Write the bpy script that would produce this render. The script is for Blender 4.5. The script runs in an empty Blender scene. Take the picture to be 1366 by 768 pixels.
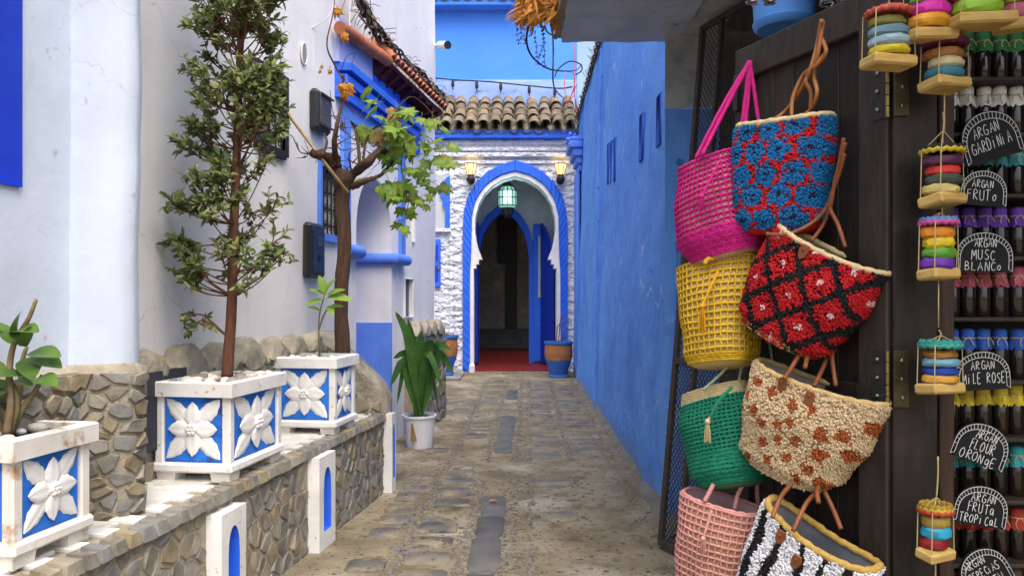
import bpy, bmesh, math, random
from mathutils import Vector, Matrix, noise
from mathutils.geometry import tessellate_polygon

random.seed(7)
PI = math.pi
rad = math.radians
U = random.uniform
SC = bpy.context.scene
COL = SC.collection

# ---------------------------------------------------------------- camera
EYE = 1.40
cam_data = bpy.data.cameras.new('camera')
cam_data.sensor_width = 36.0
cam_data.lens = 26.35
cam_data.shift_y = 16.0 / 1366.0
cam_data.clip_start = 0.05
cam_data.clip_end = 500
cam = bpy.data.objects.new('camera', cam_data)
cam.location = (0, 0, EYE)
cam.rotation_euler = (rad(90), 0, 0)
COL.objects.link(cam)
SC.camera = cam

# ---------------------------------------------------------------- world, sun, exposure
SUN_EL, SUN_ROT = rad(62), rad(160)
world = bpy.data.worlds.new('World')
SC.world = world
world.use_nodes = True
wn = world.node_tree
wn.nodes.clear()
wo = wn.nodes.new('ShaderNodeOutputWorld')
wb = wn.nodes.new('ShaderNodeBackground')
ws = wn.nodes.new('ShaderNodeTexSky')
ws.sky_type = 'NISHITA'
ws.sun_disc = False
ws.sun_elevation = SUN_EL
ws.sun_rotation = SUN_ROT
ws.air_density = 1.0
ws.dust_density = 5.0
ws.ozone_density = 0.5
wb.inputs['Strength'].default_value = 0.15
wn.links.new(ws.outputs[0], wb.inputs['Color'])
wn.links.new(wb.outputs[0], wo.inputs['Surface'])

sun_data = bpy.data.lights.new('sun', 'SUN')
sun_data.energy = 1.1
sun_data.angle = rad(60)
sun_data.color = (1.0, 0.95, 0.87)
sun = bpy.data.objects.new('sun', sun_data)
sd = Vector((math.sin(SUN_ROT) * math.cos(SUN_EL), math.cos(SUN_ROT) * math.cos(SUN_EL), math.sin(SUN_EL)))
sun.rotation_euler = sd.to_track_quat('Z', 'Y').to_euler()
sun.location = (0, 0, 12)
COL.objects.link(sun)

SC.view_settings.view_transform = 'Standard'
SC.view_settings.look = 'None'
SC.view_settings.gamma = 1.0
SC.view_settings.exposure = 1.18
SC.render.engine = 'CYCLES'
SC.cycles.use_denoising = True
SC.cycles.max_bounces = 10
SC.cycles.diffuse_bounces = 6
SC.cycles.transparent_max_bounces = 16


def at(u, v, y):
    """World point at depth y that the photograph shows at pixel (u, v)."""
    return Vector(((u - 683.0) / 1000.0 * y, y, EYE - (v - 400.0) / 1000.0 * y))


# ---------------------------------------------------------------- materials
MATS = {}


def _n(nt, t, **kw):
    nd = nt.nodes.new(t)
    for k, v in kw.items():
        setattr(nd, k, v)
    return nd


def c4(c):
    return (c[0], c[1], c[2], 1.0)


def mat(name, c1, c2=None, rough=0.8, scale=6.0, detail=6.0, bump=0.0, bscale=40.0, bdist=0.01,
        bump2=0.0, b2scale=4.0, b2dist=0.03, metal=0.0, rand=None, spec=0.3, emit=None, estr=0.0,
        trans=0.0, spots=None, spot_scale=3.0, spot_lo=0.55, spot_hi=0.7, lo=0.35, hi=0.65,
        stretch=None, alpha=None, sheen=0.0, streak=None, local=False, low=None, speck=(), crack=None):
    """Procedural principled material: two colours mixed by noise, optional per-object colours,
    optional second spot colour, optional vertical streaks, optional dirt near the ground, two bumps."""
    if name in MATS:
        return MATS[name]
    m = bpy.data.materials.new(name)
    m.use_nodes = True
    nt = m.node_tree
    nt.nodes.clear()
    L = nt.links.new
    out = _n(nt, 'ShaderNodeOutputMaterial')
    b = _n(nt, 'ShaderNodeBsdfPrincipled')
    L(b.outputs[0], out.inputs['Surface'])
    b.inputs['Roughness'].default_value = rough
    b.inputs['Metallic'].default_value = metal
    b.inputs['Specular IOR Level'].default_value = spec
    if trans:
        b.inputs['Transmission Weight'].default_value = trans
    if sheen:
        b.inputs['Sheen Weight'].default_value = sheen
    if local:
        tc = _n(nt, 'ShaderNodeTexCoord')
        pos = tc.outputs['Object']
    else:
        geo = _n(nt, 'ShaderNodeNewGeometry')
        pos = geo.outputs['Position']
    if stretch:
        mp = _n(nt, 'ShaderNodeMapping')
        mp.inputs['Scale'].default_value = stretch
        L(pos, mp.inputs['Vector'])
        pos2 = mp.outputs[0]
    else:
        pos2 = pos
    c2 = c2 or tuple(x * 0.8 for x in c1)
    nz = _n(nt, 'ShaderNodeTexNoise')
    nz.inputs['Scale'].default_value = scale
    nz.inputs['Detail'].default_value = detail
    nz.inputs['Roughness'].default_value = 0.6
    L(pos2, nz.inputs['Vector'])
    mr = _n(nt, 'ShaderNodeMapRange')
    mr.inputs['From Min'].default_value = lo
    mr.inputs['From Max'].default_value = hi
    L(nz.outputs['Fac'], mr.inputs['Value'])
    mx = _n(nt, 'ShaderNodeMix', data_type='RGBA')
    L(mr.outputs[0], mx.inputs['Factor'])
    mx.inputs['A'].default_value = c4(c1)
    mx.inputs['B'].default_value = c4(c2)
    col = mx.outputs['Result']
    if rand:
        oi = _n(nt, 'ShaderNodeObjectInfo')
        cr = _n(nt, 'ShaderNodeValToRGB')
        cr.color_ramp.interpolation = 'CONSTANT'
        els = cr.color_ramp.elements
        while len(els) < len(rand):
            els.new(0.5)
        for i, c in enumerate(rand):
            els[i].position = i / len(rand)
            els[i].color = c4(c)
        L(oi.outputs['Random'], cr.inputs['Fac'])
        mm = _n(nt, 'ShaderNodeMix', data_type='RGBA', blend_type='MULTIPLY')
        mm.inputs['Factor'].default_value = 1.0
        L(col, mm.inputs['A'])
        L(cr.outputs[0], mm.inputs['B'])
        col = mm.outputs['Result']
    if spots:
        n3 = _n(nt, 'ShaderNodeTexNoise')
        n3.inputs['Scale'].default_value = spot_scale
        n3.inputs['Detail'].default_value = 8.0
        n3.inputs['Roughness'].default_value = 0.65
        L(pos, n3.inputs['Vector'])
        m3 = _n(nt, 'ShaderNodeMapRange')
        m3.inputs['From Min'].default_value = spot_lo
        m3.inputs['From Max'].default_value = spot_hi
        L(n3.outputs['Fac'], m3.inputs['Value'])
        x3 = _n(nt, 'ShaderNodeMix', data_type='RGBA')
        L(m3.outputs[0], x3.inputs['Factor'])
        L(col, x3.inputs['A'])
        x3.inputs['B'].default_value = c4(spots)
        col = x3.outputs['Result']
    if streak:
        mp4 = _n(nt, 'ShaderNodeMapping')
        mp4.inputs['Scale'].default_value = (9, 9, 0.5)
        L(pos, mp4.inputs['Vector'])
        n4 = _n(nt, 'ShaderNodeTexNoise')
        n4.inputs['Scale'].default_value = 1.0
        n4.inputs['Detail'].default_value = 5.0
        L(mp4.outputs[0], n4.inputs['Vector'])
        m4 = _n(nt, 'ShaderNodeMapRange')
        m4.inputs['From Min'].default_value = 0.55
        m4.inputs['From Max'].default_value = 0.85
        L(n4.outputs['Fac'], m4.inputs['Value'])
        x4 = _n(nt, 'ShaderNodeMix', data_type='RGBA')
        L(m4.outputs[0], x4.inputs['Factor'])
        L(col, x4.inputs['A'])
        x4.inputs['B'].default_value = c4(streak)
        col = x4.outputs['Result']
    if low:
        # splashed dirt: (colour, height, noise amount)
        lc, lh, ln = low
        sp = _n(nt, 'ShaderNodeSeparateXYZ')
        L(pos, sp.inputs[0])
        n5 = _n(nt, 'ShaderNodeTexNoise')
        n5.inputs['Scale'].default_value = 3.5
        n5.inputs['Detail'].default_value = 9.0
        n5.inputs['Roughness'].default_value = 0.72
        L(pos, n5.inputs['Vector'])
        a5 = _n(nt, 'ShaderNodeMath', operation='MULTIPLY_ADD')
        L(n5.outputs['Fac'], a5.inputs[0])
        a5.inputs[1].default_value = ln
        a5.inputs[2].default_value = lh - ln * 0.5
        s5 = _n(nt, 'ShaderNodeMath', operation='SUBTRACT')
        L(a5.outputs[0], s5.inputs[0])
        L(sp.outputs['Z'], s5.inputs[1])
        m5 = _n(nt, 'ShaderNodeMapRange')
        m5.inputs['From Min'].default_value = -0.05
        m5.inputs['From Max'].default_value = 0.22
        m5.inputs['To Max'].default_value = 0.85
        L(s5.outputs[0], m5.inputs['Value'])
        x5 = _n(nt, 'ShaderNodeMix', data_type='RGBA')
        L(m5.outputs[0], x5.inputs['Factor'])
        L(col, x5.inputs['A'])
        x5.inputs['B'].default_value = c4(lc)
        col = x5.outputs['Result']
    for (sc_, ss, slo, shi) in speck:
        n8 = _n(nt, 'ShaderNodeTexNoise')
        n8.inputs['Scale'].default_value = ss
        n8.inputs['Detail'].default_value = 3.0
        L(pos, n8.inputs['Vector'])
        m8 = _n(nt, 'ShaderNodeMapRange')
        m8.inputs['From Min'].default_value = slo
        m8.inputs['From Max'].default_value = shi
        m8.inputs['To Max'].default_value = 0.85
        L(n8.outputs['Fac'], m8.inputs['Value'])
        x8 = _n(nt, 'ShaderNodeMix', data_type='RGBA')
        L(m8.outputs[0], x8.inputs['Factor'])
        L(col, x8.inputs['A'])
        x8.inputs['B'].default_value = c4(sc_)
        col = x8.outputs['Result']
    if crack:
        n9 = _n(nt, 'ShaderNodeTexNoise')
        n9.inputs['Scale'].default_value = 4.0
        n9.inputs['Detail'].default_value = 5.0
        L(pos, n9.inputs['Vector'])
        a9 = _n(nt, 'ShaderNodeVectorMath', operation='MULTIPLY_ADD')
        L(n9.outputs['Color'], a9.inputs[0])
        a9.inputs[1].default_value = (0.5, 0.5, 0.5)
        L(pos, a9.inputs[2])
        v9 = _n(nt, 'ShaderNodeTexVoronoi', feature='DISTANCE_TO_EDGE')
        v9.inputs['Scale'].default_value = crack[1]
        L(a9.outputs[0], v9.inputs['Vector'])
        m9 = _n(nt, 'ShaderNodeMapRange')
        m9.inputs['From Min'].default_value = crack[2]
        m9.inputs['From Max'].default_value = 0.0
        L(v9.outputs['Distance'], m9.inputs['Value'])
        n10 = _n(nt, 'ShaderNodeTexNoise')
        n10.inputs['Scale'].default_value = 1.7
        L(pos, n10.inputs['Vector'])
        m10 = _n(nt, 'ShaderNodeMapRange')
        m10.inputs['From Min'].default_value = 0.48
        m10.inputs['From Max'].default_value = 0.58
        L(n10.outputs['Fac'], m10.inputs['Value'])
        t10 = _n(nt, 'ShaderNodeMath', operation='MULTIPLY')
        L(m9.outputs[0], t10.inputs[0])
        L(m10.outputs[0], t10.inputs[1])
        x9 = _n(nt, 'ShaderNodeMix', data_type='RGBA')
        L(t10.outputs[0], x9.inputs['Factor'])
        L(col, x9.inputs['A'])
        x9.inputs['B'].default_value = c4(crack[0])
        col = x9.outputs['Result']
    L(col, b.inputs['Base Color'])
    last = None
    if bump2:
        n6 = _n(nt, 'ShaderNodeTexNoise')
        n6.inputs['Scale'].default_value = b2scale
        n6.inputs['Detail'].default_value = 3.0
        L(pos2, n6.inputs['Vector'])
        b6 = _n(nt, 'ShaderNodeBump')
        b6.inputs['Strength'].default_value = bump2
        b6.inputs['Distance'].default_value = b2dist
        L(n6.outputs['Fac'], b6.inputs['Height'])
        last = b6.outputs[0]
    if bump:
        n7 = _n(nt, 'ShaderNodeTexNoise')
        n7.inputs['Scale'].default_value = bscale
        n7.inputs['Detail'].default_value = 6.0
        n7.inputs['Roughness'].default_value = 0.65
        L(pos2, n7.inputs['Vector'])
        b7 = _n(nt, 'ShaderNodeBump')
        b7.inputs['Strength'].default_value = bump
        b7.inputs['Distance'].default_value = bdist
        L(n7.outputs['Fac'], b7.inputs['Height'])
        if last:
            L(last, b7.inputs['Normal'])
        last = b7.outputs[0]
    if last:
        L(last, b.inputs['Normal'])
    if emit:
        b.inputs['Emission Color'].default_value = c4(emit)
        b.inputs['Emission Strength'].default_value = estr
    MATS[name] = m
    return m


def leaf_mat(name, c1, c2, rough=0.45, transl=0.35, c3=None):
    if name in MATS:
        return MATS[name]
    m = bpy.data.materials.new(name)
    m.use_nodes = True
    nt = m.node_tree
    nt.nodes.clear()
    L = nt.links.new
    out = _n(nt, 'ShaderNodeOutputMaterial')
    geo = _n(nt, 'ShaderNodeNewGeometry')
    nz = _n(nt, 'ShaderNodeTexNoise')
    nz.inputs['Scale'].default_value = 14.0
    L(geo.outputs['Position'], nz.inputs['Vector'])
    ad = _n(nt, 'ShaderNodeMath', operation='MULTIPLY_ADD')
    L(geo.outputs['Random Per Island'], ad.inputs[0])
    ad.inputs[1].default_value = 0.7
    sb = _n(nt, 'ShaderNodeMath', operation='SUBTRACT')
    L(nz.outputs['Fac'], sb.inputs[0])
    sb.inputs[1].default_value = 0.35
    L(sb.outputs[0], ad.inputs[2])
    cr = _n(nt, 'ShaderNodeValToRGB')
    els = cr.color_ramp.elements
    els[0].position, els[0].color = 0.1, c4(c1)
    els[1].position, els[1].color = 0.75, c4(c2)
    if c3:
        e = els.new(0.93)
        e.color = c4(c3)
    L(ad.outputs[0], cr.inputs['Fac'])
    b = _n(nt, 'ShaderNodeBsdfPrincipled')
    b.inputs['Roughness'].default_value = rough
    b.inputs['Specular IOR Level'].default_value = 0.35
    L(cr.outputs[0], b.inputs['Base Color'])
    t = _n(nt, 'ShaderNodeBsdfTranslucent')
    L(cr.outputs[0], t.inputs['Color'])
    ms = _n(nt, 'ShaderNodeMixShader')
    ms.inputs['Fac'].default_value = transl
    L(b.outputs[0], ms.inputs[1])
    L(t.outputs[0], ms.inputs[2])
    L(ms.outputs[0], out.inputs['Surface'])
    MATS[name] = m
    return m


# ---------------------------------------------------------------- mesh builder
class MB:
    def __init__(self):
        self.v, self.f, self.m = [], [], []
        self.mi = 0

    def add(self, vs, fs):
        o = len(self.v)
        self.v.extend(Vector(p) for p in vs)
        for f in fs:
            self.f.append(tuple(o + i for i in f))
            self.m.append(self.mi)
        return self

    def box(self, c, s, rot=None, taper=1.0):
        hx, hy, hz = s[0] / 2, s[1] / 2, s[2] / 2
        t = taper
        vs = [(-hx, -hy, -hz), (hx, -hy, -hz), (hx, hy, -hz), (-hx, hy, -hz),
              (-hx * t, -hy * t, hz), (hx * t, -hy * t, hz), (hx * t, hy * t, hz), (-hx * t, hy * t, hz)]
        M = rot if rot is not None else Matrix.Identity(3)
        c = Vector(c)
        vs = [M @ Vector(p) + c for p in vs]
        return self.add(vs, [(0, 3, 2, 1), (4, 5, 6, 7), (0, 1, 5, 4), (1, 2, 6, 5), (2, 3, 7, 6), (3, 0, 4, 7)])

    def bbox(self, c, s, bev=0.006, rot=None):
        """Box with chamfered edges."""
        bm = bmesh.new()
        bmesh.ops.create_cube(bm, size=1.0)
        bmesh.ops.scale(bm, vec=Vector(s), verts=bm.verts)
        bmesh.ops.bevel(bm, geom=list(bm.edges), offset=min(bev, min(s) * 0.45), segments=1, affect='EDGES')
        M = rot if rot is not None else Matrix.Identity(3)
        c = Vector(c)
        bm.verts.index_update()
        vs = [M @ p.co + c for p in bm.verts]
        fs = [tuple(q.index for q in f.verts) for f in bm.faces]
        bm.free()
        return self.add(vs, fs)

    def hexa(self, p):
        """Eight corners: bottom four then top four, both counter-clockwise."""
        return self.add(p, [(0, 3, 2, 1), (4, 5, 6, 7), (0, 1, 5, 4), (1, 2, 6, 5), (2, 3, 7, 6), (3, 0, 4, 7)])

    def tube(self, pts, r, n=6, caps=True, twist=0.0):
        pts = [Vector(p) for p in pts]
        k = len(pts)
        rs = r if isinstance(r, (list, tuple)) else [r] * k
        up = Vector((0, 0, 1))
        vs = []
        pu = None
        for i in range(k):
            d = (pts[min(i + 1, k - 1)] - pts[max(i - 1, 0)])
            if d.length < 1e-9:
                d = Vector((0, 0, 1))
            d.normalize()
            if pu is None:
                a = up if abs(d.z) < 0.9 else Vector((1, 0, 0))
                x = d.cross(a).normalized()
            else:
                x = (pu - d * pu.dot(d))
                if x.length < 1e-6:
                    x = d.orthogonal()
                x.normalize()
            pu = x
            y = d.cross(x)
            for j in range(n):
                a = 2 * PI * j / n + twist * i
                vs.append(pts[i] + x * (rs[i] * math.cos(a)) + y * (rs[i] * math.sin(a)))
        fs = []
        for i in range(k - 1):
            for j in range(n):
                fs.append((i * n + j, i * n + (j + 1) % n, (i + 1) * n + (j + 1) % n, (i + 1) * n + j))
        if caps:
            fs.append(tuple(reversed(range(n))))
            fs.append(tuple((k - 1) * n + j for j in range(n)))
        return self.add(vs, fs)

    def lathe(self, prof, c=(0, 0, 0), n=24, rot=None, close=True, wob=0.0):
        c = Vector(c)
        M = rot if rot is not None else Matrix.Identity(3)
        vs, fs = [], []
        for (r, z) in prof:
            for j in range(n):
                a = 2 * PI * j / n
                rr = r * (1 + (U(-wob, wob) if wob else 0))
                vs.append(M @ Vector((rr * math.cos(a), rr * math.sin(a), z)) + c)
        k = len(prof)
        for i in range(k - 1):
            for j in range(n):
                fs.append((i * n + j, i * n + (j + 1) % n, (i + 1) * n + (j + 1) % n, (i + 1) * n + j))
        if close:
            fs.append(tuple(reversed(range(n))))
            fs.append(tuple((k - 1) * n + j for j in range(n)))
        return self.add(vs, fs)

    def poly(self, loops, fn):
        """Tessellated flat polygon with holes, 2-D loops mapped by fn(a, b)."""
        flat = [Vector((p[0], p[1], 0)) for lp in loops for p in lp]
        tri = tessellate_polygon([[Vector((p[0], p[1], 0)) for p in lp] for lp in loops])
        return self.add([fn(p.x, p.y) for p in flat], [tuple(t) for t in tri])

    def strip(self, A, B, closed=False):
        n = len(A)
        rng = range(n if closed else n - 1)
        return self.add(list(A) + list(B), [(i, (i + 1) % n, n + (i + 1) % n, n + i) for i in rng])

    def grid(self, rows, closed=False):
        nr, nc = len(rows), len(rows[0])
        vs = [p for r in rows for p in r]
        fs = []
        for i in range(nr - 1):
            for j in range(nc if closed else nc - 1):
                fs.append((i * nc + j, i * nc + (j + 1) % nc, (i + 1) * nc + (j + 1) % nc, (i + 1) * nc + j))
        return self.add(vs, fs)

    def blob(self, c, s, sub=1, jit=0.15, rot=None):
        bm = bmesh.new()
        bmesh.ops.create_icosphere(bm, subdivisions=sub, radius=1.0)
        M = rot if rot is not None else Matrix.Rotation(U(0, 6.28), 3, 'Z')
        c = Vector(c)
        bm.verts.index_update()
        vs = [M @ Vector((p.co.x * s[0], p.co.y * s[1], p.co.z * s[2])) * (1 + U(-jit, jit)) + c for p in bm.verts]
        fs = [tuple(q.index for q in f.verts) for f in bm.faces]
        bm.free()
        return self.add(vs, fs)

    def leaf(self, p, d, up, ln, w, bend=0.2, n=4, fold=0.15, tip=1.0):
        """A pointed leaf with a midrib fold: p base, d direction, up approximate upper side."""
        p, d = Vector(p), Vector(d).normalized()
        s = d.cross(Vector(up))
        if s.length < 1e-4:
            s = d.orthogonal()
        s.normalize()
        nn = s.cross(d).normalized()
        A, B, C = [], [], []
        for i in range(n + 1):
            t = i / n
            q = p + d * (ln * t) - nn * (bend * ln * t * t)
            ww = w * 0.5 * (math.sin(PI * (t ** 0.8) * 0.97 + 0.03) ** tip)
            A.append(q + s * ww + nn * (fold * ww))
            B.append(q)
            C.append(q - s * ww + nn * (fold * ww))
        return self.grid([A, B, C])

    def noise(self, amp, scale=3.0, seed=0.0):
        o = Vector((seed, seed * 1.7, seed * 0.3))
        for i, p in enumerate(self.v):
            self.v[i] = p + noise.noise_vector(p * scale + o) * amp
        return self

    def mesh(self, name, mats, off=None, smooth=False, weld=False):
        me = bpy.data.meshes.new(name)
        vs = self.v if off is None else [p - off for p in self.v]
        me.from_pydata([tuple(p) for p in vs], [], self.f)
        ms = mats if isinstance(mats, (list, tuple)) else [mats]
        for m in ms:
            me.materials.append(m)
        if len(ms) > 1:
            me.polygons.foreach_set('material_index', self.m)
        if weld:
            bm = bmesh.new()
            bm.from_mesh(me)
            bmesh.ops.remove_doubles(bm, verts=bm.verts, dist=1e-5)
            bmesh.ops.recalc_face_normals(bm, faces=bm.faces)
            bm.to_mesh(me)
            bm.free()
        if smooth:
            me.polygons.foreach_set('use_smooth', [True] * len(me.polygons))
            if smooth != 'all':
                try:
                    me.set_sharp_from_angle(angle=rad(smooth if smooth is not True else 40))
                except Exception:
                    pass
        me.update()
        return me

    def build(self, name, mats, parent=None, smooth=False, weld=False, kind=None):
        """Link as one object. Geometry is given in world coordinates."""
        off = wpos(parent) if parent else None
        o = bpy.data.objects.new(name, self.mesh(name, mats, off, smooth, weld))
        COL.objects.link(o)
        if parent:
            o.parent = parent
        if kind:
            o['kind'] = kind
        return o


def wpos(o):
    p = Vector((0, 0, 0))
    while o:
        p = p + o.location
        o = o.parent
    return p


def thing(name, label, cat, loc=(0, 0, 0), group=None):
    o = bpy.data.objects.new(name, None)
    o.empty_display_size = 0.1
    o.location = loc
    COL.objects.link(o)
    return tag(o, label, cat, group)


def tag(o, label, cat, group=None):
    o['label'] = label
    o['category'] = cat
    if group:
        o['group'] = group
    return o


def piece(name, me, parent, loc, rot=None, scale=None, matrix=None):
    """A repeated piece that shares mesh data; loc is in world coordinates."""
    o = bpy.data.objects.new(name, me)
    COL.objects.link(o)
    o.parent = parent
    o.location = Vector(loc) - wpos(parent)
    if rot is not None:
        o.rotation_euler = rot
    if scale is not None:
        o.scale = scale
    return o


def bez(p, n=12):
    """Catmull-Rom through points."""
    p = [Vector(q) for q in p]
    P = [p[0]] + p + [p[-1]]
    out = []
    for i in range(1, len(P) - 2):
        for k in range(n):
            t = k / n
            a, b, c, d = P[i - 1], P[i], P[i + 1], P[i + 2]
            out.append(0.5 * ((2 * b) + (c - a) * t + (2 * a - 5 * b + 4 * c - d) * t * t + (3 * b - a - 3 * c + d) * t ** 3))
    out.append(p[-1])
    return out


def rotm(ax, a):
    return Matrix.Rotation(a, 3, ax)


# -------- irregular stone cells (Voronoi clipped to a rectangle)
def voronoi(w, h, cell, jit=0.42, rnd=random, aspect=1.0):
    cx = max(1, int(round(w / (cell * aspect))))
    cy = max(1, int(round(h / cell)))
    pts = []
    for j in range(-1, cy + 1):
        for i in range(-1, cx + 1):
            pts.append(((i + 0.5 + rnd.uniform(-jit, jit) + 0.5 * (j % 2)) * w / cx,
                        (j + 0.5 + rnd.uniform(-jit, jit)) * h / cy))
    cells = []
    for k, (px, py) in enumerate(pts):
        poly = [(0, 0), (w, 0), (w, h), (0, h)]
        for q, (qx, qy) in enumerate(pts):
            if q == k or abs(qx - px) > 3.2 * cell * aspect or abs(qy - py) > 3.2 * cell:
                continue
            nx, ny = qx - px, qy - py
            dd = (nx * (qx + px) + ny * (qy + py)) / 2
            new = []
            for i in range(len(poly)):
                a, b = poly[i], poly[(i + 1) % len(poly)]
                da = a[0] * nx + a[1] * ny - dd
                db = b[0] * nx + b[1] * ny - dd
                if da <= 0:
                    new.append(a)
                if (da < 0 < db) or (db < 0 < da):
                    t = da / (da - db)
                    new.append((a[0] + (b[0] - a[0]) * t, a[1] + (b[1] - a[1]) * t))
            poly = new
            if len(poly) < 3:
                break
        if len(poly) >= 3:
            ar = abs(sum(poly[i][0] * poly[(i + 1) % len(poly)][1] - poly[(i + 1) % len(poly)][0] * poly[i][1]
                         for i in range(len(poly)))) / 2
            if ar > 0.12 * cell * cell:
                cells.append(poly)
    return cells


def inset(poly, g):
    """Shrink a convex polygon by about g."""
    cx = sum(p[0] for p in poly) / len(poly)
    cy = sum(p[1] for p in poly) / len(poly)
    out = []
    for p in poly:
        dx, dy = cx - p[0], cy - p[1]
        l = math.hypot(dx, dy) or 1e-6
        k = min(0.6, g / l)
        out.append((p[0] + dx * k, p[1] + dy * k))
    return out


def soften(poly):
    out = []
    n = len(poly)
    for i in range(n):
        a, b = poly[i], poly[(i + 1) % n]
        out.append((a[0] * 0.94 + b[0] * 0.06, a[1] * 0.94 + b[1] * 0.06))
        out.append((a[0] * 0.06 + b[0] * 0.94, a[1] * 0.06 + b[1] * 0.94))
    return out


def stones(parent, fn, w, h, cell, m, gap=0.011, depth=0.008, name='stone', aspect=1.1, keep=None, jit=0.42):
    """Clad a surface fn(a, b, out) with separate stones, each its own piece."""
    for poly in voronoi(w, h, cell, jit=jit, aspect=aspect):
        cx = sum(p[0] for p in poly) / len(poly)
        cy = sum(p[1] for p in poly) / len(poly)
        if keep and not keep(cx, cy):
            continue
        p0 = soften(inset(poly, gap))
        d = depth * U(0.6, 1.2)
        tx, ty = U(-0.25, 0.25), U(-0.25, 0.25)
        p1 = inset(p0, cell * 0.045)
        n = len(p0)
        mb = MB()
        vs = [fn(a, b, -0.02) for a, b in p0] + [fn(a, b, d * 0.7) for a, b in p0]
        vs += [fn(a, b, d + tx * (a - cx) * 0.6 + ty * (b - cy) * 0.6 + U(-0.15, 0.15) * depth) for a, b in p1]
        fs = [(i, (i + 1) % n, n + (i + 1) % n, n + i) for i in range(n)]
        fs += [(n + i, n + (i + 1) % n, 2 * n + (i + 1) % n, 2 * n + i) for i in range(n)]
        fs.append(tuple(2 * n + i for i in range(n)))
        mb.add(vs, fs)
        loc = fn(cx, cy, 0)
        me = mb.mesh(name, m, loc, smooth=35)
        piece(name, me, parent, loc)


# -------- plastered wall in a plane fn(s, z, out) with rectangular recesses
def wall(mb, fn, s0, s1, z0, z1, holes=(), step=0.25, amp=0.006, reveal=0.1, back=True, rmi=0, bmi=0):
    """holes: (s0, s1, z0, z1[, depth]). Wall cells are subdivided and made slightly uneven."""
    def lines(a, b, extra):
        xs = sorted(set([a, b] + [e for e in extra if a < e < b]))
        out = []
        for i in range(len(xs) - 1):
            k = max(1, int(math.ceil((xs[i + 1] - xs[i]) / step)))
            out += [xs[i] + (xs[i + 1] - xs[i]) * j / k for j in range(k)]
        return out + [xs[-1]]
    S = lines(s0, s1, [h[0] for h in holes] + [h[1] for h in holes])
    Z = lines(z0, z1, [h[2] for h in holes] + [h[3] for h in holes])
    idx = {}
    vs, fs = [], []

    def vert(i, j):
        if (i, j) not in idx:
            p = fn(S[i], Z[j], 0)
            o = noise.noise(p * 1.3) * amp + noise.noise(p * 4.0) * amp * 0.4
            idx[(i, j)] = len(vs)
            vs.append(fn(S[i], Z[j], o))
        return idx[(i, j)]
    for i in range(len(S) - 1):
        for j in range(len(Z) - 1):
            cs, cz = (S[i] + S[i + 1]) / 2, (Z[j] + Z[j + 1]) / 2
            if any(h[0] < cs < h[1] and h[2] < cz < h[3] for h in holes):
                continue
            fs.append((vert(i, j), vert(i + 1, j), vert(i + 1, j + 1), vert(i, j + 1)))
    mb.add(vs, fs)
    for h in holes:
        d = h[4] if len(h) > 4 else reveal
        a = [(h[0], h[2]), (h[1], h[2]), (h[1], h[3]), (h[0], h[3])]
        f = [fn(s, z, amp) for s, z in a]
        g = [fn(s, z, -d) for s, z in a]
        k = mb.mi
        mb.mi = rmi
        mb.strip(f, g, closed=True)
        if back:
            mb.mi = bmi
            mb.add(g, [(0, 1, 2, 3)])
        mb.mi = k


# ---------------------------------------------------------------- shared materials
BLUE = (0.070, 0.185, 0.66)
M_white = mat('white_limewash', (0.80, 0.79, 0.775), (0.72, 0.715, 0.71), 0.9, 1.6, bump=0.25, bscale=28, bdist=0.006,
              bump2=0.3, b2scale=3, b2dist=0.03, streak=(0.66, 0.67, 0.70), spots=(0.60, 0.60, 0.58), spot_scale=2.2, spot_lo=0.62, spot_hi=0.80,
              crack=((0.52, 0.51, 0.49), 1.3, .006))
M_bwhite_shade = mat('shaded_bluish_limewash', (0.55, 0.62, 0.72), (0.48, 0.54, 0.63), 0.9, 1.6, bump=0.3, bscale=28, bdist=0.006,  # bluish limewash, darkened so its colour carries the shade of the near wall
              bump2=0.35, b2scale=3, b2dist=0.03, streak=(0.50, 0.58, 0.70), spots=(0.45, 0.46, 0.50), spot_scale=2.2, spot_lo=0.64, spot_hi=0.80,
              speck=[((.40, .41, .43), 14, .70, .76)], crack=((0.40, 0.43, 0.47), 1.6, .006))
M_rwall = mat('blue_limewash', (0.105, 0.30, 0.82), (0.14, 0.35, 0.84), 0.85, 1.4, bump=0.5, bscale=22, bdist=0.008,
              bump2=0.6, b2scale=5, b2dist=0.04, spots=(0.065, 0.20, 0.66), spot_scale=1.3,
              spot_lo=0.5, spot_hi=0.75, speck=[((0.35, 0.5, 0.85), 7.0, 0.70, 0.76), ((0.04, 0.12, 0.42), 9.0, 0.69, 0.76)], low=((0.20, 0.23, 0.30), 0.16, 0.9), crack=((0.42, 0.55, 0.86), 1.2, .012))
M_blue = mat('bright_blue_paint', (0.03, 0.16, 0.80), (0.022, 0.12, 0.68), 0.6, 5, bump=0.15, bscale=40, bdist=0.004)
M_dblue = mat('deep_blue_paint', (0.01, 0.035, 0.42), (0.012, 0.05, 0.48), 0.55, 5, bump=0.1, bscale=40, bdist=0.004)
M_pblue = mat('pale_blue_paint', (0.12, 0.27, 0.80), (0.10, 0.22, 0.70), 0.7, 4, bump=0.2, bscale=30, bdist=0.006)
M_stucco = mat('white_textured_stucco', (0.74, 0.75, 0.80), (0.64, 0.66, 0.73), 0.9, 3, bump=0.25, bscale=30, bdist=0.01,
               bump2=1.0, b2scale=6.5, b2dist=0.16, stretch=(1, 1, 1.4))
M_conc = mat('grey_concrete', (0.30, 0.29, 0.28), (0.20, 0.195, 0.19), 0.9, 4, bump=0.4, bscale=40, bdist=0.008, spots=(0.14, 0.135, 0.13), spot_scale=4)
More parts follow.
